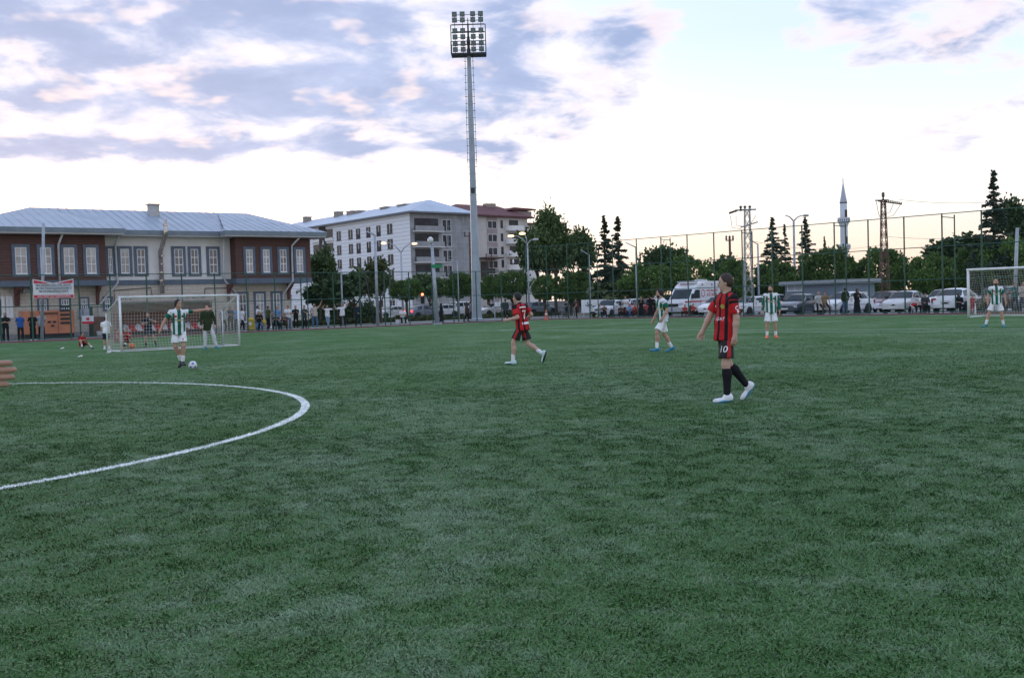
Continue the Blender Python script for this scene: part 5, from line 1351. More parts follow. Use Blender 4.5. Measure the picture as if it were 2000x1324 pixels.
def wheel(root, x, y, r, w=.19):
    s = 1 if y > 0 else -1
    o = MB().lathe([(r * .62, -w / 2), (r * .94, -w / 2), (r, -w * .3), (r, w * .3), (r * .94, w / 2), (r * .62, w / 2)], 18).build('wheel', M_TYRE, root, True); o.location = (x, y, r); o.rotation_euler.x = pi / 2
    rim = MB().lathe([(.02, -w * .30), (r * .64, -w * .42), (r * .64, w * .42), (.02, w * .30)], 14).build('rim', M_RIM, o)
    hub = MB()
    for k in range(5): a = 2 * pi * k / 5; hub.box(-.02, .02, -.02, .02, 0, .01); hub.v[-8:] = [(cos(a) * (r * .38) + (vx) * 2.2, sin(a) * (r * .38) + vy * 2.2, -s * w * .43 + vz) for vx, vy, vz in hub.v[-8:]]
    hub.build('rim_slots', M_BLACKP, o)
    return o
def car(label, p, heading, shape, col, name='parked_car', sc=1.0, lit=False, group='cars parked behind the tall fence', cat='car', detail=True):
    root = thing(name, label, cat, (p[0], p[1], 0), heading, group); root.scale = (sc,) * 3
    st = CAR_SHAPES[shape]; zs = .26; rows = []
    for x, w, zb, rw, zr in st:
        if rw: pts = [(w * .90, zs), (w * .99, zs + .12), (w * 1.0, zb * .72), (w * .985, zb), (rw * 1.02, zr - .045), (rw * .90, zr), (rw * .45, zr + .022), (0, zr + .026)]
        else: pts = [(w * .90, zs if abs(x) < 2.0 else zs + .06), (w * .99, zs + .14), (w * 1.0, min(zb * .72, zb - .08)), (w * .985, zb - .03), (w * .93, zb), (w * .80, (zb + zr) / 2 + .01), (w * .42, zr - .004), (0, zr)]
        rows.append([(x, y, z) for y, z in pts])
    n = len(rows[0]); b = MB()
    for sgn in (1, -1):
        vs = [(x, y * sgn, z) for r_ in rows for x, y, z in r_]
        fs = [(i * n + j, i * n + j + 1, (i + 1) * n + j + 1, (i + 1) * n + j) for i in range(len(rows) - 1) for j in range(n - 1)]
        fs += [tuple(range(n))[::-1] + (), tuple((len(rows) - 1) * n + j for j in range(n))]
        b.add(vs, fs)
    b.add([(rows[0][0][0], rows[0][0][1], zs), (rows[0][0][0], -rows[0][0][1], zs), (rows[-1][0][0], -rows[-1][0][1], zs), (rows[-1][0][0], rows[-1][0][1], zs)], [(0, 1, 2, 3)])
    body = b.build('body', PAINTS[col], root, True)
    bmx = bmesh.new(); bmx.from_mesh(body.data); bmesh.ops.remove_doubles(bmx, verts=bmx.verts, dist=.0005); bmesh.ops.recalc_face_normals(bmx, faces=bmx.faces); bmx.to_mesh(body.data); bmx.free()
    body.data.polygons.foreach_set('use_smooth', [True] * len(body.data.polygons))
    try: body.data.set_sharp_from_angle(angle=radians(28))
    except Exception: pass
    cab = [i for i, s_ in enumerate(st) if s_[3]]
    i0, i1 = cab[0], cab[-1]
    def quad(nm, pts, off, m, parent=root, inset=.06):
        P = [Vector(q) for q in pts]; c = sum(P, Vector()) / 4; nn = (P[1] - P[0]).cross(P[3] - P[0]).normalized()
        if nn.dot(c - Vector((0, 0, .8))) < 0: nn = -nn
        P = [q.lerp(c, inset) + nn * off for q in P]; B_ = [q - nn * off * 1.6 for q in P]
        return MB().add(P + B_, [(0, 1, 2, 3), (0, 4, 5, 1), (1, 5, 6, 2), (2, 6, 7, 3), (3, 7, 4, 0)]).build(nm, m, parent)
    def screen(nm, lo_, hi_, t0, t1):
        A = [(x, y, z) for x, y, z in lo_[4:]] + [(x, -y, z) for x, y, z in lo_[-2:3:-1]]; B = [(x, y, z) for x, y, z in hi_[4:]] + [(x, -y, z) for x, y, z in hi_[-2:3:-1]]
        k = len(A); P = []
        sx = 1 if A[0][0] > B[0][0] else -1
        for t in (t0, t1):
            for i in range(k):
                p = Vector(A[i]).lerp(Vector(B[i]), t); p.y *= .955; P.append(p + Vector((sx * .022, 0, .026)))
        P += [p - Vector((sx * .03, 0, .03)) for p in P]
        fs = [(i, i + 1, k + i + 1, k + i) for i in range(k - 1)] + [(i, 2 * k + i, 2 * k + i + 1, i + 1) for i in range(k - 1)] + [(k + i, k + i + 1, 3 * k + i + 1, 3 * k + i) for i in range(k - 1)] + [(0, k, 3 * k, 2 * k), (k - 1, 3 * k - 1, 4 * k - 1, 2 * k - 1)]
        return MB().add(P, fs).build(nm, GL_CAR, root)
    screen('windscreen', rows[i0 - 1], rows[i0], .10, .93)
    screen('rear_window', rows[i1 + 1], rows[i1], .12, .92)
    for sgn in (1, -1):
        S_ = lambda q: (q[0], q[1] * sgn, q[2])
        a, bb = rows[i0 - 1], rows[i0]
        xs = [i for i in range(i0, i1)]
        for i in xs: quad('side_window', [S_(rows[i][3]), S_(rows[i + 1][3]), S_(rows[i + 1][4]), S_(rows[i][4])], .012, GL_CAR, inset=.10)
        fr = [S_((a[3][0] - .32, a[3][1], a[3][2] + .02)), S_(bb[3]), S_(bb[4]), S_((bb[4][0] + .04, bb[4][1], bb[4][2]))]
        quad('side_window', fr, .012, GL_CAR, inset=.12)
        r1 = rows[i1 + 1]
        if shape in ('hatch', 'boxy', 'suv', 'sedan'):
            quad('side_window', [S_(rows[i1][3]), S_((r1[3][0] + .28, r1[3][1], r1[3][2] + .03)), S_((rows[i1][4][0] - .06, rows[i1][4][1], rows[i1][4][2])), S_(rows[i1][4])], .012, GL_CAR, inset=.14)
        xm = st[i0 - 1][0] - .35; mr = MB().box(-.08, .10, -.10, .10, -.06, .08).build('mirror', M_BLACKP if col != 'white' else PAINTS[col], root); mr.location = (xm, sgn * (st[i0][1] + .09), st[i0][2] + .10)
        yw = st[4][1] - .085; rr = .31 if shape != 'suv' else .36
        for x in (1.32, -1.32):
            wa = MB().lathe([(rr * 1.22, -.015), (rr * 1.22, .012)], 20).build('wheel_arch', M_BLACKP, root); wa.location = (x, sgn * (yw + .082), rr * 1.05); wa.rotation_euler.x = pi / 2
            wheel(root, x, sgn * (yw + .035), rr)
        x0, w0, zb0 = st[1][0], st[1][1], st[1][2]
        hl = MB().box(-.12, .09, -.20, .17, -.085, .075).build('headlight', M_HEADL, root); hl.location = (x0 - .03, sgn * (w0 - .15), zb0 - .085); hl.rotation_euler.z = -sgn * .25
        x1, w1, zb1 = st[-2][0], st[-2][1], st[-2][2]
        tl_ = MB().box(-.06, .12, -.17, .12, -.13, .10).build('tail_light', M_TAIL_ON if lit else M_TAIL, root); tl_.location = (x1 - .02, sgn * (w1 - .11), zb1 - .14)
        MB().box(-.9, .95, -.012, .012, -.012, .012).build('door_seam', M_BLACKP, root).location = (-.15, sgn * (st[5][1] * 1.003), .62)
        for xx in (.62, -.32): MB().box(-.07, .07, -.02, .02, -.018, .018).build('door_handle', M_BLACKP, root).location = (xx - .15, sgn * st[5][1] * 1.0, st[5][2] - .10)
    xf, xr = st[0][0], st[-1][0]
    g_ = MB().box(-.05, .045, -.36, .36, -.06, .06).build('grille', M_BLACKP, root); g_.location = (st[1][0] + .02, 0, st[1][2] - .12)
    bf = MB().box(-.10, .07, -st[1][1] * .92, st[1][1] * .92, -.10, .10).build('bumper', M_BLACKP if shape == 'boxy' else PAINTS[col], root); bf.location = (xf - .02, 0, .44)
    br = MB().box(-.07, .10, -st[-2][1] * .95, st[-2][1] * .95, -.11, .11).build('bumper', M_BLACKP if shape == 'boxy' else PAINTS[col], root); br.location = (xr + .02, 0, .46)
    for x, s_ in ((xf + .055, 1), (xr - .055, -1)): MB().box(-.012, .012, -.26, .26, -.055, .055).build('number_plate', M_PLATE, root).location = (x, 0, .48 if s_ > 0 else .72)
    return root
IN = atan2(NR.y, NR.x)                          # heading of a car that noses in towards the tall fence
def beyond(px, d): return on_line(px, RA + d * sqrt(1 + RB * RB), RB)
def pcar(label, px, d, shape, col, turn=0.0, back=False, **k): return car(label, beyond(px, d), IN + turn + (pi if back else 0), shape, col, **k)
pcar('old boxy white saloon with black bumper and grille nosing at the fence, leftmost parked car', 1192, 3.0, 'boxy', 'white', .22)
pcar('white hatchback parked behind the old boxy white saloon', 1228, 7.8, 'hatch', 'white', -.1)
pcar('red car mostly hidden by standing people left of the ambulance', 1262, 4.6, 'hatch', 'red', -.05)
pcar('white saloon with long headlight in front of the ambulance', 1406, 3.1, 'sedan', 'white', .08)
pcar('white hatchback behind the foot of the grey lattice pylon', 1466, 3.2, 'boxy', 'white', -.02, sc=.97)
pcar('white car with dark windows behind the player in orange boots', 1500, 8.2, 'suv', 'white', .05, sc=.88)
pcar('dark blue saloon nosing at the fence in front of the grey kiosk', 1562, 3.2, 'sedan', 'dark', .05)
pcar('red and white car roof showing above the dark blue saloon', 1555, 8.6, 'hatch', 'red', .0)
pcar('white saloon behind the woman in black and the leaning men', 1650, 3.4, 'sedan', 'white', -.12, sc=1.04)
pcar('maroon car half hidden between two pale saloons', 1728, 8.4, 'hatch', 'maroon', .05)
pcar('silver saloon with dark grille nosing at the fence, near the rusty pylon', 1768, 3.2, 'sedan', 'silver', .10)
pcar('white car roof visible behind the silver saloon', 1737, 8.2, 'hatch', 'white', .25, sc=.9)
pcar('white saloon parked tail first showing its number plate', 1872, 3.2, 'sedan', 'white', .06, True, sc=1.05)
pcar('small white car behind the tail-first white saloon', 1842, 9.0, 'hatch', 'white', .1)
pcar('dark car with its lights on behind the right goal', 1950, 3.5, 'suv', 'black', .0, sc=.92)
pcar('grey car at the far right behind the goal net', 2030, 3.5, 'hatch', 'grey', .0)
RD = atan2(UL.y, UL.x)
def rcar(label, px, Y, shape, col, back=False, lit=False): p = AT(px, 600, Y); return car(label, (p.x, p.y), RD + (pi if back else 0), shape, col, name='road_car', lit=lit, group='cars on the far road')
rcar('silver grey car with red tail light on the far road beneath the round tree', 828, 118, 'sedan', 'grey', False, True)
rcar('white hatchback on the far road right of the camera pole', 862, 122, 'hatch', 'white', True)
rcar('white van-like car on the far road left of the walking couple', 890, 124, 'suv', 'white', True)
rcar('silver saloon on the far road right of the floodlight mast', 966, 112, 'sedan', 'silver', True)
rcar('grey blue car with red tail light on the far road behind the runner', 1052, 112, 'hatch', 'grey', False, True)
rcar('pale car on the far road behind the man sitting on the white box', 765, 128, 'sedan', 'silver', True)
rcar('white car at the far road junction right of the cream wall', 912, 128, 'hatch', 'white', True)
def ambulance():
    p = beyond(1354, 6.0); R = thing('ambulance', 'white high-roofed ambulance van with red lettering and roof bars', 'ambulance', p, IN + .06)
    W = PAINTS['white']; w = 1.0
    side = [(2.85, .35), (2.95, .75), (2.82, 1.05), (2.0, 1.28), (1.30, 2.12), (.95, 2.42), (.4, 2.62), (-.4, 2.70), (-2.85, 2.70), (-2.95, 2.5), (-2.95, .35)]
    b = MB(); n = len(side); rowsy = [(-w, .0), (-w * .985, .0), (w * .985, .0), (w, 0)]
    sections = [(-w * .86, .93, .06), (-w, 1.0, 0), (w, 1.0, 0), (w * .86, .93, .06)]
    vs = []
    for y, k, d in ((-w * .88, .97, 0), (-w, 1, 0), (w, 1, 0), (w * .88, .97, 0)):
        for x, z in side: vs.append((x * (k if k < 1 else 1), y, z * (1.0 if k == 1 or z < 1.5 else 1.012)))
    fs = [tuple(range(n)), tuple(range(4 * n - 1, 3 * n - 1, -1))]
    for r_ in range(3):
        for i in range(n): fs.append((r_ * n + i, r_ * n + (i + 1) % n, (r_ + 1) * n + (i + 1) % n, (r_ + 1) * n + i))
    vs2 = []
    b.prism(side, -w, w); body = b.build('body', W, R)
    mod = bmesh.new(); mod.from_mesh(body.data); bmesh.ops.bevel(mod, geom=[e for e in mod.edges if e.calc_length() > .15], offset=.06, segments=3, affect='EDGES', clamp_overlap=True); mod.to_mesh(body.data); mod.free()
    body.data.polygons.foreach_set('use_smooth', [True] * len(body.data.polygons)); 
    try: body.data.set_sharp_from_angle(angle=radians(30))
    except Exception: pass
    def slab(nm, pts, m, t=.012):
        P = [Vector(q) for q in pts]; nn = (P[1] - P[0]).cross(P[-1] - P[0]).normalized(); k = len(P)
        if nn.dot(sum(P, Vector()) / k - Vector((0, 0, 1.2))) < 0: nn = -nn
        A = [q + nn * t for q in P]; B = [q - nn * .02 for q in P]
        return MB().add(A + B, [tuple(range(k))] + [(i, i + k, (i + 1) % k + k, (i + 1) % k) for i in range(k)]).build(nm, m, R)
    slab('windscreen', [(1.96, -.86, 1.34), (1.96, .86, 1.34), (1.33, .80, 2.08), (1.33, -.80, 2.08)], GL_CAR)
    for s in (1, -1):
        y = s * w
        slab('cab_window', [(1.72, y, 1.36), (.62, y, 1.36), (.62, y, 2.02), (1.22, y, 2.02)], GL_CAR)
        for x in (1.95, -1.85): 
            wa = MB().lathe([(.43, -.015), (.43, .012)], 20).build('wheel_arch', M_BLACKP, R); wa.location = (x, s * (w - .0), .40); wa.rotation_euler.x = pi / 2
            wheel(R, x, s * (w - .06), .35, .2)
        MB().box(-2.9, 2.75, -.015, .015, -.05, .05).build('red_stripe', mat('amb_red', (.55, .05, .06), .4, .05), R).location = (0, y * 1.001, 1.12)
        MB().box(-.10, .10, -.12, .12, -.18, .18).build('mirror', M_BLACKP, R).location = (1.78, s * 1.14, 1.55)
        MB().box(-.14, .10, -.22, .16, -.14, .12).build('headlight', M_HEADL, R).location = (2.80, s * .74, .92)
        MB().box(.55, .57, -.004, .004, .45, 2.2).build('door_seam', M_BLACKP, R).location = (0, y * 1.002, 0); MB().box(1.98, 2.0, -.004, .004, .45, 1.2).build('door_seam', M_BLACKP, R).location = (0, y * 1.002, 0)
        for x in (-2.4, -1.2, .2): MB().box(-.08, .08, -.02, .02, -.05, .05).build('side_lamp', mat('amb_blue', (.04, .06, .22), .3, .1), R).location = (x, y * 1.004, 2.42)
    red = mat('amb_red', (.55, .05, .06)); rot = (pi / 2, 0, pi)
    # left side faces the pitch
    lettering('SAĞLIK BAKANLIĞI', .20, red, R, (-1.2, w + .012, 1.95), rot); lettering('ACİL SAĞLIK', .34, red, R, (-1.2, w + .012, 1.62), rot, sx=.8)
    em = disc_mesh(.30, 20, .23); em.materials.append(red); o = inst('emblem', em, R, (.12, w + .012, 1.75)); o.rotation_euler = (pi / 2, 0, pi)
    lettering('AMBULANS', .2, red, R, (1.10, 0, 2.46), (.45, 0, pi / 2), sx=.9)
    MB().box(-.22, .22, -.82, .82, 0, .13).build('roof_light_bar', mat('bar_grey', (.45, .47, .5), .3, .1), R).location = (.75, 0, 2.60)
    MB().lathe([(.02, .0), (.55, .0), (.50, .14), (.05, .18)], 16).build('roof_vent', mat('bar_grey', (.45, .47, .5)), R).location = (-1.2, 0, 2.69)
    MB().box(-.1, .06, -.9, .9, -.15, .16).build('bumper', mat('bar_grey', (.45, .47, .5)), R).location = (2.92, 0, .52)
    MB().box(-.03, .03, -.5, .5, -.12, .12).build('grille', M_BLACKP, R).location = (2.95, 0, .88)
ambulance()
# ------------------------------------------------------------------ kiosk, dugout, generator, banner and the small things
def kiosk():
    a, b = beyond(1534, 12.5), beyond(1646, 10.8)
    u = (b - a).normalized(); S = Frame('kiosk', 'low blue grey kiosk with flat roof and a white window behind the parked cars', 'kiosk', a, u); R = S.root; L = (b - a).length
    z = S.at(1600, 548, 0)[1]; cg = mat('kiosk_grey', (.17, .215, .27), .7, .06, .6)
    MB().box(0, L, 0, 3.4, -.05, z - .3).build('wall', cg, R); MB().box(-.35, L + .35, -.35, 3.75, z - .298, z + .02).build('flat_roof', mat('kiosk_roof', (.30, .33, .36), .8, .15), R)
    x0, x1 = S.at(1538, 560, 0)[0], S.at(1568, 560, 0)[0]; zb, zt = S.at(1550, 569, 0)[1], S.at(1550, 550, 0)[1]
    w = MB(); t = .07
    w.box(x0, x1, -.04, -.003, zt - t, zt); w.box(x0, x1, -.04, -.003, zb, zb + t); w.box(x0, x0 + t, -.04, -.003, zb + t, zt - t); w.box(x1 - t, x1, -.04, -.003, zb + t, zt - t); w.box((x0 + x1) / 2 - .02, (x0 + x1) / 2 + .02, -.038, -.003, zb + t, zt - t)
    o = w.build('window_frame', M_PVC, R); MB().box(x0 + t, x1 - t, -.018, -.002, zb + t, zt - t).build('shutter', mat('shutter_grey', (.33, .36, .40), .6, .1), o)
    bx0, bx1 = S.at(1668, 585, -.3)[0], S.at(1692, 585, -.3)[0]; zt = S.at(1688, 570, -.3)[1]
    s = thing('sign_board', 'white sign board with dark lettering leaning at the end of the kiosk', 'sign', S.o + S.u * ((bx0 + bx1) / 2) - S.v * .35, atan2(u.y, u.x)); hw = (bx1 - bx0) / 2
    MB().box(-hw - .25, hw + .15, -.02, .02, zt - 1.25, zt).build('board', M_PVC, s); MB().box(-hw, -hw + .08, 0.02, .06, 0, zt - 1.2).build('leg', M_GALV, s); MB().box(hw - .08, hw, .02, .06, 0, zt - 1.2).build('leg', M_GALV, s)
    lettering('Taner', .62, mat('print_grey', (.16, .22, .24), .7, 0), s, (.0, -.025, zt - .72), sx=.85); MB().box(-hw, -hw + .3, -.03, -.021, zt - .3, zt - .12).build('mark', mat('print_grey', (.16, .22, .24)), s)
kiosk()
def dugout():
    a, b = G(212, 668) + UL * 1.0, on_line(425, LA, LB)
    A_ = beyond_low(236, .55); B_ = beyond_low(418, .55)
    S = Frame('dugout', 'long maroon roofed team dugout behind the left goal', 'dugout', A_, UL); R = S.root; L = (B_ - A_).length
    red = mat('dugout_maroon', (.21, .085, .075), .7, .12, 1.0); dk = mat('dugout_dark', (.06, .03, .03), .8, .2)
    ht = 2.15
    MB().box(0, L, 1.7, 1.78, .15, ht).build('rear_wall', red, R)
    n = 8; pr = [(0.1, ht + .12), (.6, ht + .22), (1.2, ht + .2), (1.8, ht), (1.8, ht - .06), (1.2, ht + .12), (.6, ht + .14), (.1, ht + .04)]
    vs = [(-.1, y, z) for y, z in pr] + [(L + .1, y, z) for y, z in pr]; k = len(pr)
    MB().add(vs, [tuple(range(k)), tuple(range(2 * k - 1, k - 1, -1))] + [(i, i + k, (i + 1) % k + k, (i + 1) % k) for i in range(k)]).build('roof', mat('dugout_roof', (.30, .24, .22), .7, .15), R)
    for x in (-.06, L): MB().add([(x, .45, .1), (x, 1.7, .1), (x, 1.78, ht), (x, .9, ht + .1), (x, .45, 1.5), (x + .06, .45, .1), (x + .06, 1.7, .1), (x + .06, 1.78, ht), (x + .06, .9, ht + .1), (x + .06, .45, 1.5)], [(0, 1, 2, 3, 4), (9, 8, 7, 6, 5), (0, 5, 6, 1), (1, 6, 7, 2), (2, 7, 8, 3), (3, 8, 9, 4), (4, 9, 5, 0)]).build('end_panel', red, R)
    for x in np.linspace(.1, L - .1, 5): MB().box(x - .03, x + .03, .15, .21, .1, ht + .1).build('post', dk, R)
    MB().box(.05, L - .05, .75, 1.45, .02, .32).build('bench_plinth', dk, R)
    sw, sr = mat('seat_white', (.70, .71, .74), .4, .05), mat('seat_red', (.55, .04, .05), .4, .06)
    prof = [(.0, .34), (.02, .40), (.30, .38), (.42, .44), (.50, .80), (.47, .83), (.36, .50), (.28, .45), (.0, .45)]
    meA = None
    N = 13
    for i in range(N):
        x = .55 + i * (L - 1.1) / (N - 1)
        if meA is None:
            m = MB(); kk = 7
            for j in range(kk):
                xa = -.21 + .42 * j / (kk - 1); sh = 1 - .35 * (abs(xa) / .21) ** 2
                for y, z in prof: m.v.append((xa, y + .75 - .05 * (abs(xa) / .21) ** 2, .34 + (z - .34) * (sh if z > .5 else 1)))
            q = len(prof)
            for j in range(kk - 1):
                for t in range(q): m.f.append((j * q + t, j * q + (t + 1) % q, (j + 1) * q + (t + 1) % q, (j + 1) * q + t)); m.m.append(0)
            m.f += [tuple(range(q)), tuple(range(kk * q - 1, (kk - 1) * q - 1, -1))]; m.m += [0, 0]
            o = m.build('seat', sw, R, True); meA = o.data; meB = meA.copy(); meB.materials[0] = sr; o.location = (x, 0, 0); 
        else: inst('seat', meA if i % 2 == 0 else meB, R, (x, 0, 0))
    return S
dugout()
def generator():
    p = beyond_low(72, 5.4); S = Frame('generator', 'orange generator box with black vents standing against the school wall', 'generator', p, UL); R = S.root
    x0, x1 = S.at(47, 640, 0)[0], S.at(146, 640, 0)[0]; z = S.at(120, 606, 0)[1]
    org = mat('generator_orange', (.50, .19, .10), .6, .15, 1.0)
    MB().box(x0, x1, 0, 1.6, .35, z).build('housing', org, R); MB().box(x0 + .05, x1 - .05, .05, 1.55, 0, .348).build('base_frame', M_BLACKP, R)
    vx = S.at(128, 620, 0)[0]
    for k in range(5): MB().box(vx - .33, vx + .33, -.03, -.003, .95 + k * .27, 1.08 + k * .27).build('vent', M_BLACKP, R)
    for px, zz in ((96, 1.05), (106, 1.05), (102, .8)): x = S.at(px, 620, 0)[0]; MB().box(x - .10, x + .10, -.03, -.003, zz, zz + .12).build('latch', M_BLACKP, R)
    for px in (60, 86, 113): x = S.at(px, 620, 0)[0]; MB().box(x - .012, x + .012, -.012, -.003, .40, z - .05).build('door_seam', mat('seam_dark', (.12, .05, .03)), R)
    x = S.at(99, 612, 0)[0]; MB().box(x - .42, x + .42, -.02, -.003, z - .25, z - .12).build('maker_plate', mat('seam_dark', (.12, .05, .03)), R)
    q = beyond_low(170, 6.5); s = thing('warning_sign', 'small white and red warning sign on a post beside the grey wall cabinet', 'sign', q, RD); z0 = AT(171, 629, q.y).z
    MB().tube([(0, 0, 0), (0, 0, z0)], .03, 6).build('post', M_GALV, s); MB().box(-.38, .38, -.05, -.03, z0 - .12, z0 + .42).build('board', M_PVC, s); MB().box(-.38, .38, -.056, -.051, z0 - .12, z0 + .04).build('red_band', M_INKR, s); MB().box(-.1, .1, -.056, -.051, z0 + .12, z0 + .3).build('emblem', mat('amb_red', (.55, .05, .06)), s)
    q = beyond_low(191, 7.0); z1 = 1.0
    s = thing('wooden_crate', 'brown wooden cupboard standing against the school wall beside the green frame', 'cupboard', q, RD); MB().box(-.5, .5, 0, .5, .05, 1.35).build('case', mat('old_wood', (.16, .10, .07), .8, .25, 3), s); MB().box(-.46, -.02, -.02, -.002, .12, 1.28).build('door', mat('old_wood', (.16, .10, .07)), s); MB().box(.02, .46, -.02, -.002, .12, 1.28).build('door', mat('old_wood', (.16, .10, .07)), s)
    s = thing('bucket', 'small white plastic bucket on the paving in front of the wooden cupboard', 'bucket', q + NL * .9 + UL * -.2); MB().lathe([(.14, 0), (.19, .34), (.20, .36), (.17, .36), (.13, .03)], 14).build('pail', M_PVC, s, True); MB().tube([(-.19, 0, .34), (-.1, 0, .47), (.1, 0, .47), (.19, 0, .34)], .008, 5).build('handle', M_GALV, s)
    q = beyond_low(178, 6.9); s = thing('green_frame', 'dark green metal frame post beside the warning sign', 'frame', q, RD); MB().box(-.09, .09, 0, .15, 0, 2.05).build('post', M_GREEN, s); MB().tube([(0, .07, 2.0), (1.3, .07, 2.05)], .03, 6).build('arm', M_GREEN, s)
generator()
def banner():
    p0, p1 = on_line(65, LA, LB) + NL * .12, on_line(145, LA, LB) + NL * .12; mid = (p0 + p1) / 2; L = (p1 - p0).length
    zt, zb = AT(65, 545, p0.y).z, AT(105, 582.5, mid.y).z
    R = thing('banner', 'white and red notice banner hung on the low fence', 'banner', (mid.x, mid.y, 0), atan2((p1 - p0).y, (p1 - p0).x))
    N = 16; vs = []; w = L / 2
    top = lambda x: zt - .26 * (1 - abs(x / w))
    def strip(nm, f0, f1, y, m, a=-1.0, b=1.0, n=N):
        v = []
        for i in range(n + 1):
            x = w * (a + (b - a) * i / n); dy = .05 * sin(x * 2.1); v += [(x, y + dy, f0(x)), (x, y + dy, f1(x))]
        return MB().add(v + [(x, y_ + .012, z) for x, y_, z in v], [(2 * i, 2 * i + 2, 2 * i + 3, 2 * i + 1) for i in range(n)]).build(nm, m, R)
    wm, rm = mat('banner_white', (.66, .68, .72), .8, .05), mat('banner_red', (.55, .05, .08), .8, .06)
    strip('cloth', lambda x: zb, top, 0, wm)
    strip('red_band', lambda x: zb + .02, lambda x: zb + .20, -.008, rm, -.97, .97)
    strip('red_heading', lambda x: zt - .27, lambda x: max(zt - .268, top(x) - .05), -.008, rm, -.96, .96, 24)
    ink = mat('banner_ink', (.05, .06, .09), .8, 0)
    zz = zb + .30; hh = (zt - .66 - zz) / 3.0
    for k, tx in enumerate(('SAHA İÇERİSİNDE SİGARA İÇMEK, ÇEKİRDEK,', 'HER TÜRLÜ YİYECEK-İÇECEK BULUNDURMAK VE', 'YERE ÇÖP ATMAK KESİNLİKLE YASAKTIR.')):
        o = lettering(tx, .19, ink, R, (0, -.062, zt - .38 - .185 * k))
        bb = [v.co.x for v in o.data.vertices]; o.scale.x = (1.8 * w * (.97 if k < 2 else .80)) / (max(bb) - min(bb))
    o = lettering('ANLAYIŞINIZ İÇİN TEŞEKKÜR EDERİZ', .15, M_PVC, R, (0, -.068, zb + .11)); bb = [v.co.x for v in o.data.vertices]; o.scale.x = 1.62 * w / (max(bb) - min(bb))
banner()
def box_thing(name, label, cat, p, rz, parts):
    R = thing(name, label, cat, p, rz)
    for nm, (x0, x1, y0, y1, z0, z1), m in parts: MB().box(x0, x1, y0, y1, z0, z1).build(nm, m, R)
    return R
q = beyond_low(784.5, 1.62)
WBOX = box_thing('white_box', 'white box used as a seat by the man behind the low fence', 'box', q, RD, [('body', (-.40, .34, -.28, .28, 0, .38), M_PVC), ('lid', (-.42, .36, -.30, .30, .382, .43), M_PLASTER)])
q = beyond_low(489, 4.6)
s = thing('barrel', 'small yellow bin standing in front of the tall school windows', 'bin', q); MB().lathe([(.24, 0), (.27, .1), (.27, .75), (.30, .78), (.10, .95)], 14).build('drum', mat('bin_yellow', (.55, .42, .05), .5, .1), s, True); MB().lathe([(.12, .4), (.12, .62)], 8, (0, -.2, 0)).build('label_patch', M_PVC, s)
# traffic light, road signs, orange cone, low walls across the road
def traffic_light():
    p = AT(826, 600, 108); R = thing('traffic_light', 'traffic light showing red at the junction under the round tree', 'traffic light', (p.x, p.y, 0)); z = AT(826, 577, 108).z
    MB().tube([(0, 0, 0), (0, 0, z - .3)], .07, 8).build('pole', M_GALV, R, True); MB().box(-.2, .2, -.1, .12, z - .85, z + .3).build('signal_box', M_BLACKP, R)
    on = mat('signal_red', (.7, .05, .03), .4, 0, emit=((1, .13, .05), 9.0))
    for k, m in enumerate((on, M_BLACKP, M_BLACKP)): sl_ = MB().lathe([(.02, .0), (.13, .0), (.13, -.04)], 12).build('signal_lens', m, R); sl_.location = (0, -.105, z + .1 - k * .36); sl_.rotation_euler.x = pi / 2
traffic_light()
def road_sign(label, px, Y, py0, py1, px1, m):
    a, b = AT(px, py1, Y), AT(px1, py0, Y); R = thing('road_sign', label, 'sign', (a.x, Y, 0)); w = b.x - a.x
    MB().tube([(0, 0, 0), (0, 0, b.z + .5)], .05, 6).build('post', M_GALV, R); MB().box(.05, w, -.03, .03, a.z, b.z).build('board', m, R)
    for k in range(3): MB().box(.2, w * .8, -.036, -.031, a.z + (b.z - a.z) * (.2 + .25 * k), a.z + (b.z - a.z) * (.28 + .25 * k)).build('text_line', M_BLUEG, R)
road_sign('small white road sign right of the floodlight mast', 966, 96, 590, 599, 977, M_PVC)
p = AT(1067, 622, 80); s = thing('traffic_cone', 'orange traffic cone with white top at the far corner of the pitch', 'cone', (p.x, p.y, 0)); MB().lathe([(.24, 0), (.24, .05), (.16, .06), (.08, .6), (.05, .8), (.02, .82)], 12).build('cone', mat('cone_orange', (.42, .12, .08), .6, .1), s, True); MB().lathe([(.115, .36), (.088, .55)], 12).build('reflective_band', M_PVC, s)
p = AT(1163, 606, 92); s = thing('graffiti_board', 'white board painted with a black tree left of the cedars', 'board', (p.x, p.y, 0), -.1)
z0, z1 = AT(1163, 606, 92).z, AT(1163, 585, 92).z
MB().box(-1.25, 1.05, -.05, .05, .35, z1).build('board', M_PVC, s); MB().box(-1.1, -1.0, .05, .12, 0, .4).build('leg', M_GALV, s); MB().box(.8, .9, .05, .12, 0, .4).build('leg', M_GALV, s)
MB().box(-.45, -.38, -.062, -.051, .4, z1 - .35).build('painted_trunk', M_INKD, s); cr = MB()
rg = random.Random(2)
for k in range(26): a = rg.uniform(0, 6.28); r_ = rg.uniform(.05, .42); x, z = -.42 + cos(a) * r_, z1 - .5 + sin(a) * r_ * .7; cr.box(x - .05, x + .05, -.062, -.051, z - .04, z + .04)
cr.build('painted_crown', M_INKD, s); cr = MB().lathe([(.02, -.4), (.22, -.25), (.2, .1), (.12, .35), (.02, .42)], 10).build('painted_figure', M_INKD, s); cr.location = (.78, -.06, .98); cr.scale = (1, .05, 1.1)
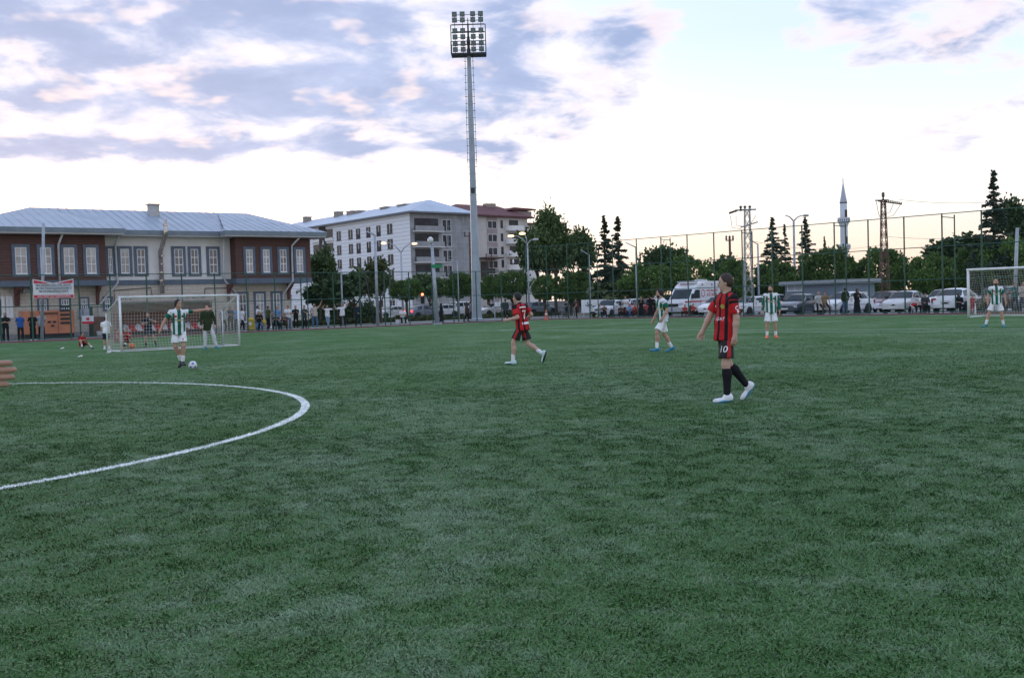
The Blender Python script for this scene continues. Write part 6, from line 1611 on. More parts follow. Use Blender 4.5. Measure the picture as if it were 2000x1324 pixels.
# low walls and railings across the road
def garden_wall(label, pa, pb, Y0, Y1, h, m, rail=0.0):
    a, b = AT(pa, 600, Y0), AT(pb, 600, Y1); d = Vector((b.x - a.x, b.y - a.y, 0)); R = thing('garden_wall', label, 'wall', (a.x, a.y, 0), atan2(d.y, d.x)); L = d.length
    MB().box(0, L, 0, .25, -.05, h).build('wall', m, R); MB().box(-.02, L + .02, -.03, .28, h + .002, h + .08).build('coping', M_SOFF, R)
    if rail:
        for x in np.arange(.1, L, 1.6): MB().box(x - .04, x + .04, .08, .16, h + .08, h + rail).build('rail_post', M_GALV, R)
        MB().box(0, L, .09, .15, h + rail, h + rail + .06).build('top_rail', M_GALV, R)
garden_wall('pale concrete garden wall across the far road at left', 660, 800, 136, 140, 1.3, M_PLASTER, .9)
garden_wall('grey garden wall with railing beneath the round trees', 810, 925, 140, 142, 1.7, M_RAW, .9)
garden_wall('long grey garden wall across the road right of the mast', 955, 1180, 134, 138, 1.4, M_RAW, .0)
# ------------------------------------------------------------------ trees
def leaf_material(name, c1, c2):
    m = bpy.data.materials.new(name); m.use_nodes = True; g = NG(m.node_tree); b = m.node_tree.nodes['Principled BSDF']
    tc = m.node_tree.nodes.new('ShaderNodeTexCoord'); oi = m.node_tree.nodes.new('ShaderNodeObjectInfo')
    n = g.noise(tc.outputs['Object'], 2.2, 4, .65); n2 = g.noise(tc.outputs['Object'], 14, 2, .5)
    f = g.math('ADD', g.math('MULTIPLY', n, .6), g.math('MULTIPLY', n2, .4))
    c = g.mix(g.smooth(f, .35, .65), c1, c2)
    k = g.math('ADD', .8, g.math('MULTIPLY', oi.outputs['Random'], .4)); c2_ = g.vmath('SCALE', c); g.put(c2_.node.inputs[3], k)
    g.put(b.inputs['Base Color'], c2_); b.inputs['Roughness'].default_value = .65; b.inputs['Specular IOR Level'].default_value = .25
    try: b.inputs['Transmission Weight'].default_value = 0
    except Exception: pass
    return m
LEAF_ROUND = leaf_material('leaf_round', (.050, .10, .022), (.12, .20, .046))
LEAF_DARK = leaf_material('leaf_dark', (.042, .076, .030), (.09, .14, .052))
LEAF_CEDAR = leaf_material('needle_cedar', (.022, .040, .028), (.050, .076, .050))
LEAF_BUSH = leaf_material('leaf_bush', (.045, .060, .022), (.10, .12, .045))
M_BARK = mat('bark', (.085, .065, .05), .9, .3, 4, bump=.5, bscale=20)
def leaves(name, pts, size, m, rng, droop=.0, long=1.5):
    """one small bent leaf blade (two triangles) at each point"""
    P = np.array([p for p, d in pts]); Dv = np.array([d for p, d in pts]); n = len(P); r = np.random.RandomState(rng)
    d = Dv + r.normal(0, .55, (n, 3)); d[:, 2] -= droop; d /= np.linalg.norm(d, axis=1)[:, None] + 1e-9
    a = np.cross(d, r.normal(0, 1, (n, 3))); a /= np.linalg.norm(a, axis=1)[:, None] + 1e-9
    s = size * r.uniform(.6, 1.35, (n, 1))
    V = np.stack([P - a * s * .5, P + d * s * long * .5 + np.cross(a, d) * s * .12, P + a * s * .5, P - d * s * long * .5], 1).reshape(-1, 3)
    idx = np.arange(n * 4).reshape(n, 4); F = idx
    me = bpy.data.meshes.new(name); me.vertices.add(n * 4); me.vertices.foreach_set('co', V.astype(np.float32).ravel())
    me.loops.add(n * 4); me.loops.foreach_set('vertex_index', F.astype(np.int32).ravel()); me.polygons.add(n); me.polygons.foreach_set('loop_start', np.arange(0, n * 4, 4, dtype=np.int32)); me.update(); me.validate()
    me.materials.append(m); return me
def round_crown(seed, n=7000, size=.17, m=LEAF_ROUND, flat=.72):
    """ball of clumps, unit radius about 1, base at -flat"""
    r = np.random.RandomState(seed); pts = []
    ncl = 70; cl = []
    for k in range(ncl):
        v = r.normal(0, 1, 3); v /= np.linalg.norm(v); v[2] = v[2] * .9 + .12
        cl.append((v * r.uniform(.70, .98), r.uniform(.16, .30)))
    for i in range(n):
        if r.rand() < .86: c, rad = cl[r.randint(ncl)]
        else: c, rad = np.zeros(3), .8
        v = r.normal(0, 1, 3); v /= np.linalg.norm(v); p = c + v * rad * r.rand() ** .4
        p = p * np.array([1, 1, flat]); out = p / (np.linalg.norm(p) + 1e-6)
        if p[2] < -flat * .75: continue
        pts.append((p, out * .6 + v * .6))
    return leaves('crown', pts, size, m, seed)
CROWNS = [round_crown(s_, 12000, .060) for s_ in (1, 2, 3)]
def bare_crown(seed, H, W, m, n=6500, size=.2, holes=.55):
    """loose broadleaf crown grown from branches; returns (branch MB, leaf mesh)"""
    rg = random.Random(seed); br = MB(); pts = []
    def grow(p, d, L, r_, lev):
        q = p + d * L; br.tube([p, p.lerp(q, .5) + Vector((rg.uniform(-.05, .05), rg.uniform(-.05, .05), 0)) * L, q], [r_, r_ * .8, r_ * .6], 5, False)
        if lev == 0:
            for _ in range(n // 100):
                v = Vector((rg.gauss(0, 1), rg.gauss(0, 1), rg.gauss(0, .8))) * L * .60; pts.append((np.array(q + v), np.array(v.normalized())))
            return
        for k in range(3 if lev != 1 else 4):
            a = rg.uniform(0, 2 * pi); sp = rg.uniform(.45, .95)
            nd = (d + Vector((cos(a) * sp * W, sin(a) * sp * W, rg.uniform(-.1, .5)))).normalized(); grow(p.lerp(q, rg.uniform(.45, 1)), nd, L * rg.uniform(.62, .8), r_ * .58, lev - 1)
    grow(Vector((0, 0, 0)), Vector((0, 0, 1)), H * .24, H * .018, 4)
    return br, leaves('crown', pts, size, m, seed)
def conifer_mesh(seed, H, R, tiers, m, n_leaf=5200, size=.26, sparse=1.0):
    """tall cedar: level or drooping boughs in tiers, thinning to a spike"""
    rg = random.Random(seed); br = MB(); pts = []
    z = H * .06
    while z < H * .985:
        t = z / H; L = R * ((1 - t) ** 1.0 if t > .35 else (1 - t) ** .75) * rg.uniform(.55, 1.2) + .10
        for k in range(max(5, int(9 * (1 - t) + 2))):
            a = rg.uniform(0, 2 * pi); Lk = L * rg.uniform(.6, 1.1); dz = rg.uniform(-.10, .16) - .12 * (1 - t)
            zj = z + rg.uniform(-.55, .55) * H / tiers; e = Vector((cos(a) * Lk, sin(a) * Lk, zj + dz * Lk)); b0 = Vector((0, 0, zj)); mid = b0.lerp(e, .55) + Vector((0, 0, .08 * Lk))
            br.tube([b0, mid, e], [.05 * (1 - t) + .015, .03, .008], 4, False)
            cnt = int(n_leaf / tiers / 5 * (.22 + Lk / R * (2.0 if t < .45 else 1.9)) * sparse)
            for _ in range(cnt):
                u = rg.random() ** .7; c = b0.lerp(mid, u * 2) if u < .5 else mid.lerp(e, u * 2 - 1)
                sd = Vector((-sin(a), cos(a), 0)) * rg.gauss(0, (.24 if t < .45 else .15) * Lk * (1.15 - u) + .04)
                p = c + sd + Vector((0, 0, rg.uniform(-.16, .08) * (1.5 if t < .4 else .8)))
                pts.append((np.array(p), np.array((cos(a) * .8 + sd.x, sin(a) * .8 + sd.y, -.25))))
        z += H / tiers * rg.uniform(.75, 1.2)
    for _ in range(120):
        t = rg.uniform(.88, 1.0); pts.append((np.array((rg.gauss(0, .07), rg.gauss(0, .07), H * t)), np.array((rg.gauss(0, .4), rg.gauss(0, .4), .8))))
    return br, leaves('needles', pts, size, m, seed, .1, 2.2)
def place_round(label, px, Y, top, bot, halfw, v=0, group='round clipped trees along the street', trunk_h=None):
    """crown seen between rows top and bot, half width in pixels"""
    a = AT(px, top, Y); b = AT(px, bot, Y); rx = halfw * Y / FPX; h = a.z - b.z; R = thing('round_tree', label, 'tree', (a.x, Y, 0), group=group)
    c = inst('crown', CROWNS[v % 3], R, (0, 0, b.z + h * .50), rz=px * .7, sc=(rx, rx, h / 1.36))
    MB().tube([(0, 0, -.05), (.03, 0, b.z * .6), (0, 0, b.z + h * .35)], [.17, .14, .09], 7).build('trunk', M_BARK, R, True)
    lb = MB()
    for k in range(5): an = k * 1.26; lb.tube([(0, 0, max(.6, b.z - .1)), (cos(an) * rx * .5, sin(an) * rx * .5, b.z + h * .5)], [.07, .02], 5)
    lb.build('limbs', M_BARK, R, True)
    return R
place_round('round clipped tree above the man sitting on the white box', 792, 104, 546, 590, 32, 0)
place_round('round clipped tree left of the floodlight mast', 893, 104, 536, 588, 34, 1)
place_round('small round clipped tree right behind the mast', 953, 112, 541, 590, 18, 2)
place_round('round clipped tree behind the head of the runner', 999, 104, 531, 590, 36, 0)
place_round('round clipped tree at the far corner right of the runner', 1062, 102, 540, 592, 26, 1)
place_round('wide round clipped tree beside the white painted board', 1113, 100, 533, 594, 42, 2)
place_round('round clipped tree right of the two cedars', 1262, 92, 517, 590, 50, 0)
place_round('big round clipped tree above the ambulance', 1345, 92, 505, 590, 48, 1)
place_round('round clipped tree left of the grey lattice pylon', 1428, 92, 512, 592, 40, 2)
place_round('round clipped tree above the left end of the kiosk', 1515, 92, 514, 592, 44, 0)
place_round('wide round clipped tree behind the kiosk below the minaret', 1618, 93, 490, 592, 56, 1)
place_round('round clipped tree behind the rusty pylon', 1722, 93, 491, 592, 52, 2)
place_round('round clipped tree above the tail-first white saloon', 1820, 90, 500, 590, 46, 0)
place_round('broad round clipped tree at the far right edge', 1960, 84, 474, 588, 60, 1)
place_round('round clipped tree left of the goal at right', 1885, 92, 492, 590, 40, 2)
CON = [conifer_mesh(11, 12, 2.9, 27, LEAF_CEDAR, 9000, .13), conifer_mesh(12, 12, 2.5, 25, LEAF_CEDAR, 8000, .13), conifer_mesh(13, 12, 3.2, 26, LEAF_CEDAR, 10000, .13)]
def place_con(label, px, Y, top, v, wide=1.0):
    a = AT(px, top, Y); s = a.z / 12; R = thing('cedar_tree', label, 'tree', (a.x, Y, 0), px * .13, group='dark cedars'); R.scale = (s * wide, s * wide, s)
    br, lf = CON[v]
    if not hasattr(br, 'me'): o = br.build('branches', M_BARK, R); br.me = o.data
    else: inst('branches', br.me, R)
    inst('needles', lf, R); MB().tube([(0, 0, -.05), (0, 0, 6), (0, 0, 11.7)], [.24, .13, .02], 7).build('trunk', M_BARK, R, True)
place_con('left one of the two tall dark cedars behind the far corner', 1179, 108, 421, 0, 1.2)
place_con('right one of the two tall dark cedars behind the far corner', 1206, 104, 423, 1, 1.3)
place_con('slim conifer tip rising left of the two cedars', 1139, 135, 441, 1, .8)
place_con('dark cedar left of the double street lamp', 1508, 112, 425, 2, 1.25)
place_con('thin cedar just behind the double street lamp', 1532, 118, 438, 1, .9)
place_con('cedar right of the double street lamp', 1572, 110, 424, 0, 1.15)
place_con('tall spruce-like cedar at the right edge of the photo', 1940, 84, 333, 2, 1.1)
place_con('small distant conifer tip left of the minaret', 1610, 140, 462, 0, .7)
place_con('faint conifer tip right of the cedars', 1250, 150, 492, 1, .7)
def place_loose(label, px, Y, top, halfw, W, v, size, seed, m, n=6500, name='broadleaf_tree', group=None):
    a = AT(px, top, Y); br, lf = bare_crown(seed, a.z, W, m, n, size); R = thing(name, label, 'tree', (a.x, Y, 0), group=group)
    co = np.array([q.co[:] for q in lf.vertices]); kz = a.z / np.percentile(co[:, 2], 99.6); kx = (halfw * Y / FPX) / np.percentile(np.abs(co[:, 0]), 96) if halfw else kz
    for me in (lf, br):
        if me is br: br.v = [(x * kx, y * kx, z * kz) for x, y, z in br.v]
        else: co *= (kx, kx, kz); lf.vertices.foreach_set('co', co.astype(np.float32).ravel()); lf.update()
    br.build('trunk', M_BARK, R, True); o = bpy.data.objects.new('crown', lf); COL.objects.link(o); o.parent = R
    return R
place_loose('large loose broadleaf tree in front of the red roofed block', 1082, 112, 416, 42, 1.0, 0, .17, 31, LEAF_DARK, 26000)
place_loose('leafy tree beside the red roofed block, left half of the pair', 1052, 118, 452, 34, .8, 0, .22, 32, LEAF_DARK, 8000)
place_loose('loose broadleaf tree leaning against the cedars', 1125, 120, 452, 34, .8, 0, .22, 33, LEAF_DARK, 9000)
place_loose('dark tree growing at the corner of the school', 622, 96, 490, 24, .75, 0, .18, 34, LEAF_DARK, 12000)
place_loose('broad dark tree behind the cheering men', 690, 100, 533, 50, 1.0, 0, .18, 35, LEAF_DARK, 16000)
place_loose('small sparse young tree by the grey lamp pole', 741, 90, 505, 30, .8, 0, .15, 36, LEAF_BUSH, 2600)
place_loose('grey green tree behind the camera pole', 838, 122, 538, 26, .9, 0, .22, 37, LEAF_DARK, 7000)
place_loose('dark tree beneath the school eaves right of the drainpipe', 655, 92, 552, 40, .9, 0, .18, 38, LEAF_DARK, 12000)
place_loose('tree with knobbly top showing above the round trees left of the ambulance', 1290, 112, 486, 34, .9, 0, .18, 39, LEAF_DARK, 14000)
place_loose('tall loose tree beside the spruce at the right edge', 1990, 90, 398, 40, .8, 0, .18, 40, LEAF_DARK, 15000)
place_loose('dark loose tree left of the spruce at right', 1880, 100, 466, 55, 1.0, 0, .18, 41, LEAF_DARK, 16000)
place_loose('faint bare tree right of the lattice pylon', 1410, 125, 500, 26, .7, 0, .2, 42, LEAF_DARK, 2200)
place_loose('olive shrub-like tree under the two cedars', 1190, 94, 556, 36, 1.2, 0, .2, 43, LEAF_BUSH, 7000)
place_loose('olive bush between the cedars and the lamp pole', 1222, 93, 560, 30, 1.2, 0, .2, 44, LEAF_BUSH, 6000)
place_loose('dark bush under the round trees right of the pylon', 1495, 96, 560, 36, 1.3, 0, .22, 45, LEAF_DARK, 6000)
# hedge-like undergrowth that reads as one dark mass under the trees
def undergrowth(label, name, a, b, h, m, n, seed, depth=2.5):
    r = np.random.RandomState(seed); A, B = np.array(a), np.array(b); pts = []
    for i in range(n):
        t = r.rand(); base = A + (B - A) * t; hh = h * (.65 + .35 * sin(t * 37 + seed) * sin(t * 13)); p = np.array([base[0] + r.normal(0, .3), base[1] + r.uniform(-depth / 2, depth / 2), hh * r.rand() ** .8]); pts.append((p, np.array((r.normal(0, .5), -.5, .6))))
    o = bpy.data.objects.new(name, leaves(name, pts, .2, m, seed)); COL.objects.link(o); tag(o, label, None, kind='stuff'); return o
undergrowth('dark hedge undergrowth beneath the street trees', 'undergrowth', AT(1180, 600, 96)[:2], AT(1700, 600, 97)[:2], 2.6, LEAF_DARK, 16000, 3)
undergrowth('dark hedge undergrowth at right beneath the trees', 'undergrowth', AT(1690, 600, 95)[:2], AT(2080, 600, 88)[:2], 2.4, LEAF_DARK, 12000, 4)
undergrowth('dark undergrowth beside the school', 'undergrowth', AT(618, 600, 100)[:2], AT(735, 600, 106)[:2], 2.2, LEAF_DARK, 6000, 5)
undergrowth('dry tall grass on the verge behind the apron', 'dry_grass', (off('L', -14, 15.8)).to_2d()[:], (corner_off(15.8)).to_2d()[:], .55, LEAF_BUSH, 9000, 6, 2.2)
# ------------------------------------------------------------------ people round the pitch
C_ = {k: cloth(k, v) for k, v in dict(white=(.80, .81, .84), black=(.014, .014, .017), navy=(.02, .028, .05), blue=(.035, .12, .42), jeans=(.085, .15, .27), ljeans=(.20, .29, .42), grey=(.22, .23, .25), dgreen=(.03, .045, .022), olive=(.07, .085, .03), red=(.40, .03, .04), maroon=(.12, .02, .03), tan=(.26, .19, .11), lgrey=(.55, .57, .60), sky=(.16, .32, .55), check=(.42, .45, .50), beige=(.52, .46, .42), brown=(.07, .045, .035), orange=(.5, .12, .06), dgrey=(.055, .06, .07), teal=(.03, .16, .16)).items()}
def fit(tc_, bc_, **k):
    d = dict(top="tee", top_mat=C_[tc_], bottom="trousers", bottom_mat=C_[bc_], shoe=MATS['shoe_dark']); d.update(k); return d
def lowp(px, d=.9): return beyond_low(px, d)
STAND = {}
CROSS = dict(arm_l=((.25, .25, -.9), (.55, -.8, .1)), arm_r=((.25, -.25, -.9), (.55, .8, .15)))
PHONE = dict(arm_l=((.3, .2, -.9), (.85, -.35, .45)), arm_r=((.2, -.2, -.95), (.75, .4, .35)))
HANDS_HEAD = dict(arm_l=((.5, .5, .45), (.0, -.7, .75)), arm_r=((.5, -.5, .45), (.0, .7, .75)))
ARMS_UP = dict(arm_l=((.05, .75, .72), (0, .35, .95)), arm_r=((.05, -.75, .72), (0, -.35, .95)))
POCKET = dict(arm_l=((-.12, .32, -.95), (.25, -.25, -.9)), arm_r=((-.12, -.32, -.95), (.25, .25, -.9)))
BACK = dict(arm_l=((-.3, .2, -.95), (-.2, -.5, -.8)), arm_r=((-.3, -.2, -.95), (-.2, .5, -.8)))
SITG = dict(leg_l=((.85, .25, .25), (.35, -.1, -.95)), leg_r=((.85, -.25, .25), (.35, .1, -.95)), spine=(.15, 0, 1), arm_l=((.5, .2, -.8), (.7, -.4, .2)), arm_r=((.5, -.2, -.8), (.7, .4, .2)))
KNEEL = dict(leg_l=((.75, .2, -.45), (-.65, 0, -.75)), leg_r=((.55, -.2, -.75), (-.95, 0, -.2)), spine=(.15, 0, 1), arm_l=((.4, .2, -.85), (.8, -.5, .3)), arm_r=((.4, -.2, -.85), (.8, .5, .3)))
SQUAT = dict(leg_l=((.95, .25, .12), (-.35, 0, -.95)), leg_r=((.95, -.25, .12), (-.35, 0, -.95)), spine=(.3, 0, 1), arm_l=((.7, .1, -.6), (.7, -.3, .3)), arm_r=((.7, -.1, -.6), (.7, .3, .3)))
CHAIR = dict(leg_l=((1, .15, -.06), (.05, 0, -1)), leg_r=((1, -.15, -.06), (.05, 0, -1)), spine=(.08, 0, 1), arm_l=((.35, .25, -.85), (.85, -.4, -.1)), arm_r=((.35, -.25, -.85), (.85, .4, -.1)))
WALK = dict(leg_l=((.35, .03, -1), (.02, 0, -1)), leg_r=((-.22, -.03, -1), (-.5, 0, -.9)), arm_l=((-.25, .12, -1), (.1, 0, -1)), arm_r=((.3, -.12, -1), (.4, 0, -.9)))
SCISSOR = dict(leg_l=((.12, -.05, -1), (.05, -.12, -1)), leg_r=((.1, .12, -1), (-.1, .3, -1)))
def ppl(label, p, face, pose, f, H=1.75, vox=.034, group=None, head=None, seed=0):
    if head is not None: pose = dict(pose, head=head)
    return person(label, p, face, pose, f, H, vox, group, seed)
F = -pi / 2                                     # facing the camera
GL, GR = 'spectators behind the low fence', 'spectators behind the tall fence'
D_ = radians
n_ = [100]
def sp(label, px, d, face, pose, f, H=1.75, side='L', **k):
    n_[0] += 1; p = beyond_low(px, d) if side == 'L' else beyond(px, d)
    return ppl(label, p, face, pose, f, H, group=GL if side == 'L' else GR, seed=n_[0], **k)
# left end
sp('man in black shirt with folded arms at the left edge behind the fence', 9, 1.0, F + .3, CROSS, fit('black', 'black', beard=HAIR['black']), 1.78)
sp('man half cut off at the very left edge in dark clothes', -4, 1.6, F + .3, POCKET, fit('dgrey', 'navy'), 1.75)
sp('man in bright blue T-shirt with hands behind his back beside the generator', 38, 1.0, F + .5, BACK, fit('blue', 'black', hair='balding', hair_mat=HAIR['grey']), 1.74)
sp('stout man in black T-shirt right behind a fence post', 62, 1.3, F + .4, POCKET, fit('black', 'black', loose=1.12, shoe=MATS['shoe_white']), 1.74)
sp('man in pale checked shirt half hidden by the grey pole', 79, 1.9, F + .5, POCKET, fit('check', 'black'), 1.8)
# on the pitch at left
person('boy in red and black kit sitting on the turf left of the goal', G(160, 682), F + .9, dict(SITG, leg_l=((.9, .25, .18), (.75, .1, -.6)), leg_r=((.7, -.3, .62), (.3, 0, -.95)), head=(.4, 0)), dict(red_fit, sock=SOCK_W, shoe=MATS['shoe_dark']), 1.25, .024, seed=61)
person('boy in white T-shirt seen from behind standing inside the goal net', G(209, 684), -F + .1, dict(arm_l=((.2, .3, -.9), (.3, -.2, -.9)), arm_r=((.2, -.3, -.9), (.3, .2, -.9))), dict(fit('white', 'navy'), bottom='shorts', short_len=.85, sock=SOCK_W, shoe=MATS['shoe_white']), 1.42, .026, seed=62)
person('child in red kit crouching behind the near goalpost', G(250, 680), F + .2, dict(SQUAT, head=(.2, -.2)), dict(red_fit, shoe=MATS['shoe_orange'], sock=SOCK_B), 1.3, .026, seed=63)
person('child in dark red kit sitting on the turf inside the goal', G(228, 677), F + 1.3, dict(SITG), dict(red_fit, sock=SOCK_W, shoe=MATS['shoe_dark']), 1.25, .026, seed=64)
person('boy in navy kit striding behind the goal net with arms folded up', G(291, 678), F + .3, dict(leg_l=((.1, .32, -1), (-.1, .30, -1)), leg_r=((.05, -.1, -1), (-.05, -.05, -1)), arm_l=((.3, .6, -.5), (.4, -.75, .35)), arm_r=((.2, -.35, -.9), (.5, .5, .1))), dict(fit('navy', 'navy'), bottom='shorts', sock=SOCK_B, sock_top=.6), 1.55, .026, seed=65)
person('man in dark green sweater and light grey trousers stepping out of the goal', G(408, 683), F + .1, dict(leg_l=((.12, .28, -1), (.0, .22, -1), (.8, .7, -.05)), leg_r=((.02, -.06, -1), (-.02, -.04, -1)), arm_l=((-.05, .3, -.95), (.1, .1, -1)), arm_r=((.05, -.3, -.95), (.35, .15, -.9))), dict(fit('dgreen', 'lgrey', shoe=MATS['shoe_teal']), top='long', sleeve=1.85, leg_w=1.05), 1.78, .026, seed=66)
# people between the goal and the school
sp('man in pale shirt seen through the right half of the goal net', 436, 1.6, F + .2, POCKET, fit('check', 'black', sleeve=1.8), 1.76)
sp('man in dark top seen through the net beside the right goalpost', 449, 2.0, F, CROSS, fit('dgrey', 'black'), 1.82)
sp('man in blue shirt seen through the net near the goalpost', 461, 1.7, F - .2, POCKET, fit('sky', 'navy'), 1.78)
sp('person in white top and black trousers walking right of the goalpost', 472, 3.4, F + 2.2, WALK, fit('white', 'black', shoe=MATS['shoe_white']), 1.7)
sp('bearded man in white T-shirt standing side-on before the school windows', 503, 1.2, -.1, PHONE, fit('white', 'black', beard=HAIR['black']), 1.80)
sp('man in green T-shirt turning away with both hands at his face', 523, 1.0, -F - .8, dict(PHONE, head=(-.6, 0)), fit('olive', 'black'), 1.76)
sp('man in dark jacket kneeling at the fence foot', 505, .5, F + .3, KNEEL, fit('black', 'jeans', sleeve=1.9, top='long'), 1.75)
sp('man in pale blue shirt standing behind the crouching men', 541, 1.9, F, POCKET, fit('sky', 'jeans', hair_mat=HAIR['grey']), 1.70)
sp('man in black squatting with a hand at his mouth', 538, .5, F + .2, dict(SQUAT), fit('black', 'black', beard=HAIR['black']), 1.75)
sp('man in maroon top squatting right of the fence post', 556, .5, F - .1, SQUAT, fit('brown', 'dgreen', sleeve=1.85), 1.74)
sp('man in white printed T-shirt and jeans with arms crossed low', 562, 1.1, F, CROSS, fit('white', 'jeans'), 1.75)
sp('man all in black holding his phone before the drainpipe', 577, 1.1, F + .1, PHONE, fit('black', 'black', shoe=MATS['shoe_white']), 1.72)
sp('person in dark clothes hidden behind the double fence post', 594, 1.3, F - .2, PHONE, fit('dgrey', 'black'), 1.72)
sp('bearded man in cream T-shirt and jeans raising one arm high', 614, 1.0, F - .1, dict(arm_l=((.05, .72, .55), (.05, .45, .9)), arm_r=((.0, -.3, -.95), (.1, .1, -1)), leg_l=((.02, .14, -1), (0, .08, -1)), leg_r=((.02, -.1, -1), (0, -.06, -1))), fit('beige', 'jeans', beard=HAIR['black'], shoe=MATS['shoe_white'], loose=1.08), 1.86)
sp('young man in white T-shirt and light jeans with hands on his head', 639, 1.1, F + .2, dict(SCISSOR, arm_l=((.2, .95, -.1), (.1, .2, .6)), arm_r=((.4, -.45, .2), (.1, .55, .75))), fit('white', 'ljeans', beard=HAIR['black']), 1.72)
sp('man in white T-shirt and black trousers with both arms thrown up', 668, 1.0, F + .1, dict(arm_l=((.0, .65, .6), (0, .30, .95)), arm_r=((.05, -.9, -.25), (.05, -.25, .95)), leg_l=((.02, .16, -1), (-.05, .1, -1)), leg_r=((.02, -.08, -1), (0, -.03, -1))), fit('white', 'black'), 1.80)
sp('man in dark navy clothes leaning with one leg bent up', 697, .9, F + .9, dict(leg_l=((.55, .05, -.8), (-.75, 0, -.65)), leg_r=((-.06, -.05, -1), (-.02, 0, -1)), arm_l=((.1, .3, -.9), (.5, -.4, -.2)), arm_r=((.1, -.3, -.9), (.5, .3, -.3))), fit('navy', 'black', sleeve=1.9, top='long'), 1.76)
n_[0] += 1; ppl('man in white shirt sitting on the white box with folded arms', beyond_low(786, 1.55), F + .25, dict(CHAIR, **CROSS), fit('white', 'black', shoe=MATS['shoe_white'], hair_mat=HAIR['grey']), 1.76, group=GL, seed=n_[0])
sp('woman in long black clothes walking behind the camera pole', 861, 2.4, 0.2, WALK, fit('black', 'black', bottom='skirt', hair='scarf', hair_mat=C_['black'], top='long', sleeve=1.9), 1.62)
sp('woman in dark coat and headscarf walking left of the mast', 911, 2.0, .25, WALK, fit('brown', 'black', top='long', sleeve=1.9, hair='scarf', hair_mat=C_['brown']), 1.66)
sp('person in grey top walking beside the woman in the dark coat', 919, 2.4, .25, WALK, fit('grey', 'dgrey', sleeve=1.8), 1.70)
sp('man in grey sweater standing with his back to us right of the mast', 987, .9, -F - .2, POCKET, fit('dgrey', 'black', top='long', sleeve=1.9, shoe=MATS['shoe_white']), 1.78)
sp('child in green and black half hidden behind the runner', 1006, 1.2, -F, STAND, fit('teal', 'black'), 1.35)
sp('boy in dark shirt with a bicycle at the far corner', 1107, 2.6, F + .4, PHONE, fit('navy', 'black'), 1.50, 'R')
sp('boy in black sleeveless top standing left of the old white saloon', 1126, 1.0, pi, dict(arm_l=((.1, .15, -1), (.55, 0, -.7))), dict(fit('maroon', 'black'), sleeve=.2), 1.62, 'R')
# behind the tall fence
sp('boy in pale blue T-shirt leaning in front of the old white saloon', 1170, .7, F + .2, dict(SQUAT), fit('lgrey', 'ljeans'), 1.7, 'R')
sp('boy in dark brown top crouching before the old white saloon', 1181, .6, F - .3, SQUAT, fit('brown', 'black'), 1.6, 'R')
sp('child in brown top sitting at the fence before the white car door', 1212, .5, F, SITG, fit('brown', 'black', sleeve=1.8), 1.55, 'R')
sp('man in white shirt leaning on the white hatchback', 1222, 1.0, F - .2, CROSS, fit('white', 'navy'), 1.72, 'R')
sp('man in light blue T-shirt sitting low before the red car', 1229, .5, F + .1, SITG, fit('sky', 'navy'), 1.7, 'R')
sp('child in red and white striped top squatting at the fence', 1240, .8, F, SQUAT, fit('red', 'maroon', hair_mat=HAIR['brown']), 1.55, 'R')
sp('woman in long black dress left of the group by the ambulance', 1252, 1.1, F + .2, PHONE, fit('black', 'black', bottom='skirt', top='long', sleeve=1.9, hair='scarf', hair_mat=C_['tan']), 1.66, 'R')
sp('woman in black chador in the middle of the group by the ambulance', 1270, 1.0, F, POCKET, fit('black', 'black', bottom='skirt', top='long', sleeve=1.9, loose=1.1, hair='scarf', hair_mat=C_['black']), 1.68, 'R')
sp('woman in black with a white scarf corner beside the white-kit player', 1281, 1.0, F - .1, PHONE, fit('black', 'black', bottom='skirt', top='long', sleeve=1.9, loose=1.15, hair='scarf', hair_mat=C_['white']), 1.66, 'R')
sp('child in red top sitting before the ambulance wheel', 1338, .6, F - .4, SITG, fit('red', 'black'), 1.45, 'R')
sp('child in red and dark top with a cap sitting on the kerb before the ambulance', 1353, .6, F + .3, SITG, fit('red', 'black', hair_mat=C_['navy']), 1.5, 'R')
sp('bald man in white T-shirt leaning on the white saloon bonnet', 1598, .9, F + .25, dict(CHAIR, leg_l=((.75, .2, -.65), (.05, 0, -1)), leg_r=((.7, -.3, -.65), (.1, -.1, -1)), arm_l=((.1, .3, -.9), (.1, 0, -1)), arm_r=((.1, -.3, -.9), (.3, 0, -.9)), head=(.6, 0)), fit('lgrey', 'black', hair='none'), 1.76, 'R')
sp('man in tan vest sitting beside the bald man', 1611, .8, F + .05, dict(CHAIR, leg_l=((.75, .3, -.65), (.05, 0, -1)), leg_r=((.7, -.3, -.65), (.1, -.1, -1)), arm_l=((.0, .35, -.9), (.25, .1, -.95)), arm_r=((.1, -.3, -.9), (.3, .1, -.9)), head=(-.5, -.1)), fit('tan', 'brown'), 1.76, 'R')
sp('man in dark green sweatshirt and jeans with his back turned at the fence', 1651, .7, -F + .2, POCKET, fit('dgreen', 'jeans', top='tee', sleeve=1.9), 1.80, 'R')
sp('woman in long black abaya and brown headscarf at the fence', 1674, .7, F + .3, PHONE, fit('black', 'black', bottom='skirt', top='long', sleeve=1.9, loose=1.08, hair='scarf', hair_mat=C_['brown']), 1.72, 'R')
sp('person in pale top with dark hair sitting before the silver saloon holding a red sign', 1786, .6, F + .2, CHAIR, fit('lgrey', 'black', hair='long', sleeve=1.8), 1.7, 'R')
sp('person in dark clothes sitting right of the red sign', 1807, .7, F - .2, CHAIR, fit('dgrey', 'black', sleeve=1.9), 1.7, 'R')
sp('woman in dark hood sitting before the tail-first white saloon', 1872, .7, F + .1, CHAIR, fit('black', 'black', bottom='trousers', top='long', sleeve=1.9, hair='scarf', hair_mat=C_['dgrey']), 1.66, 'R')
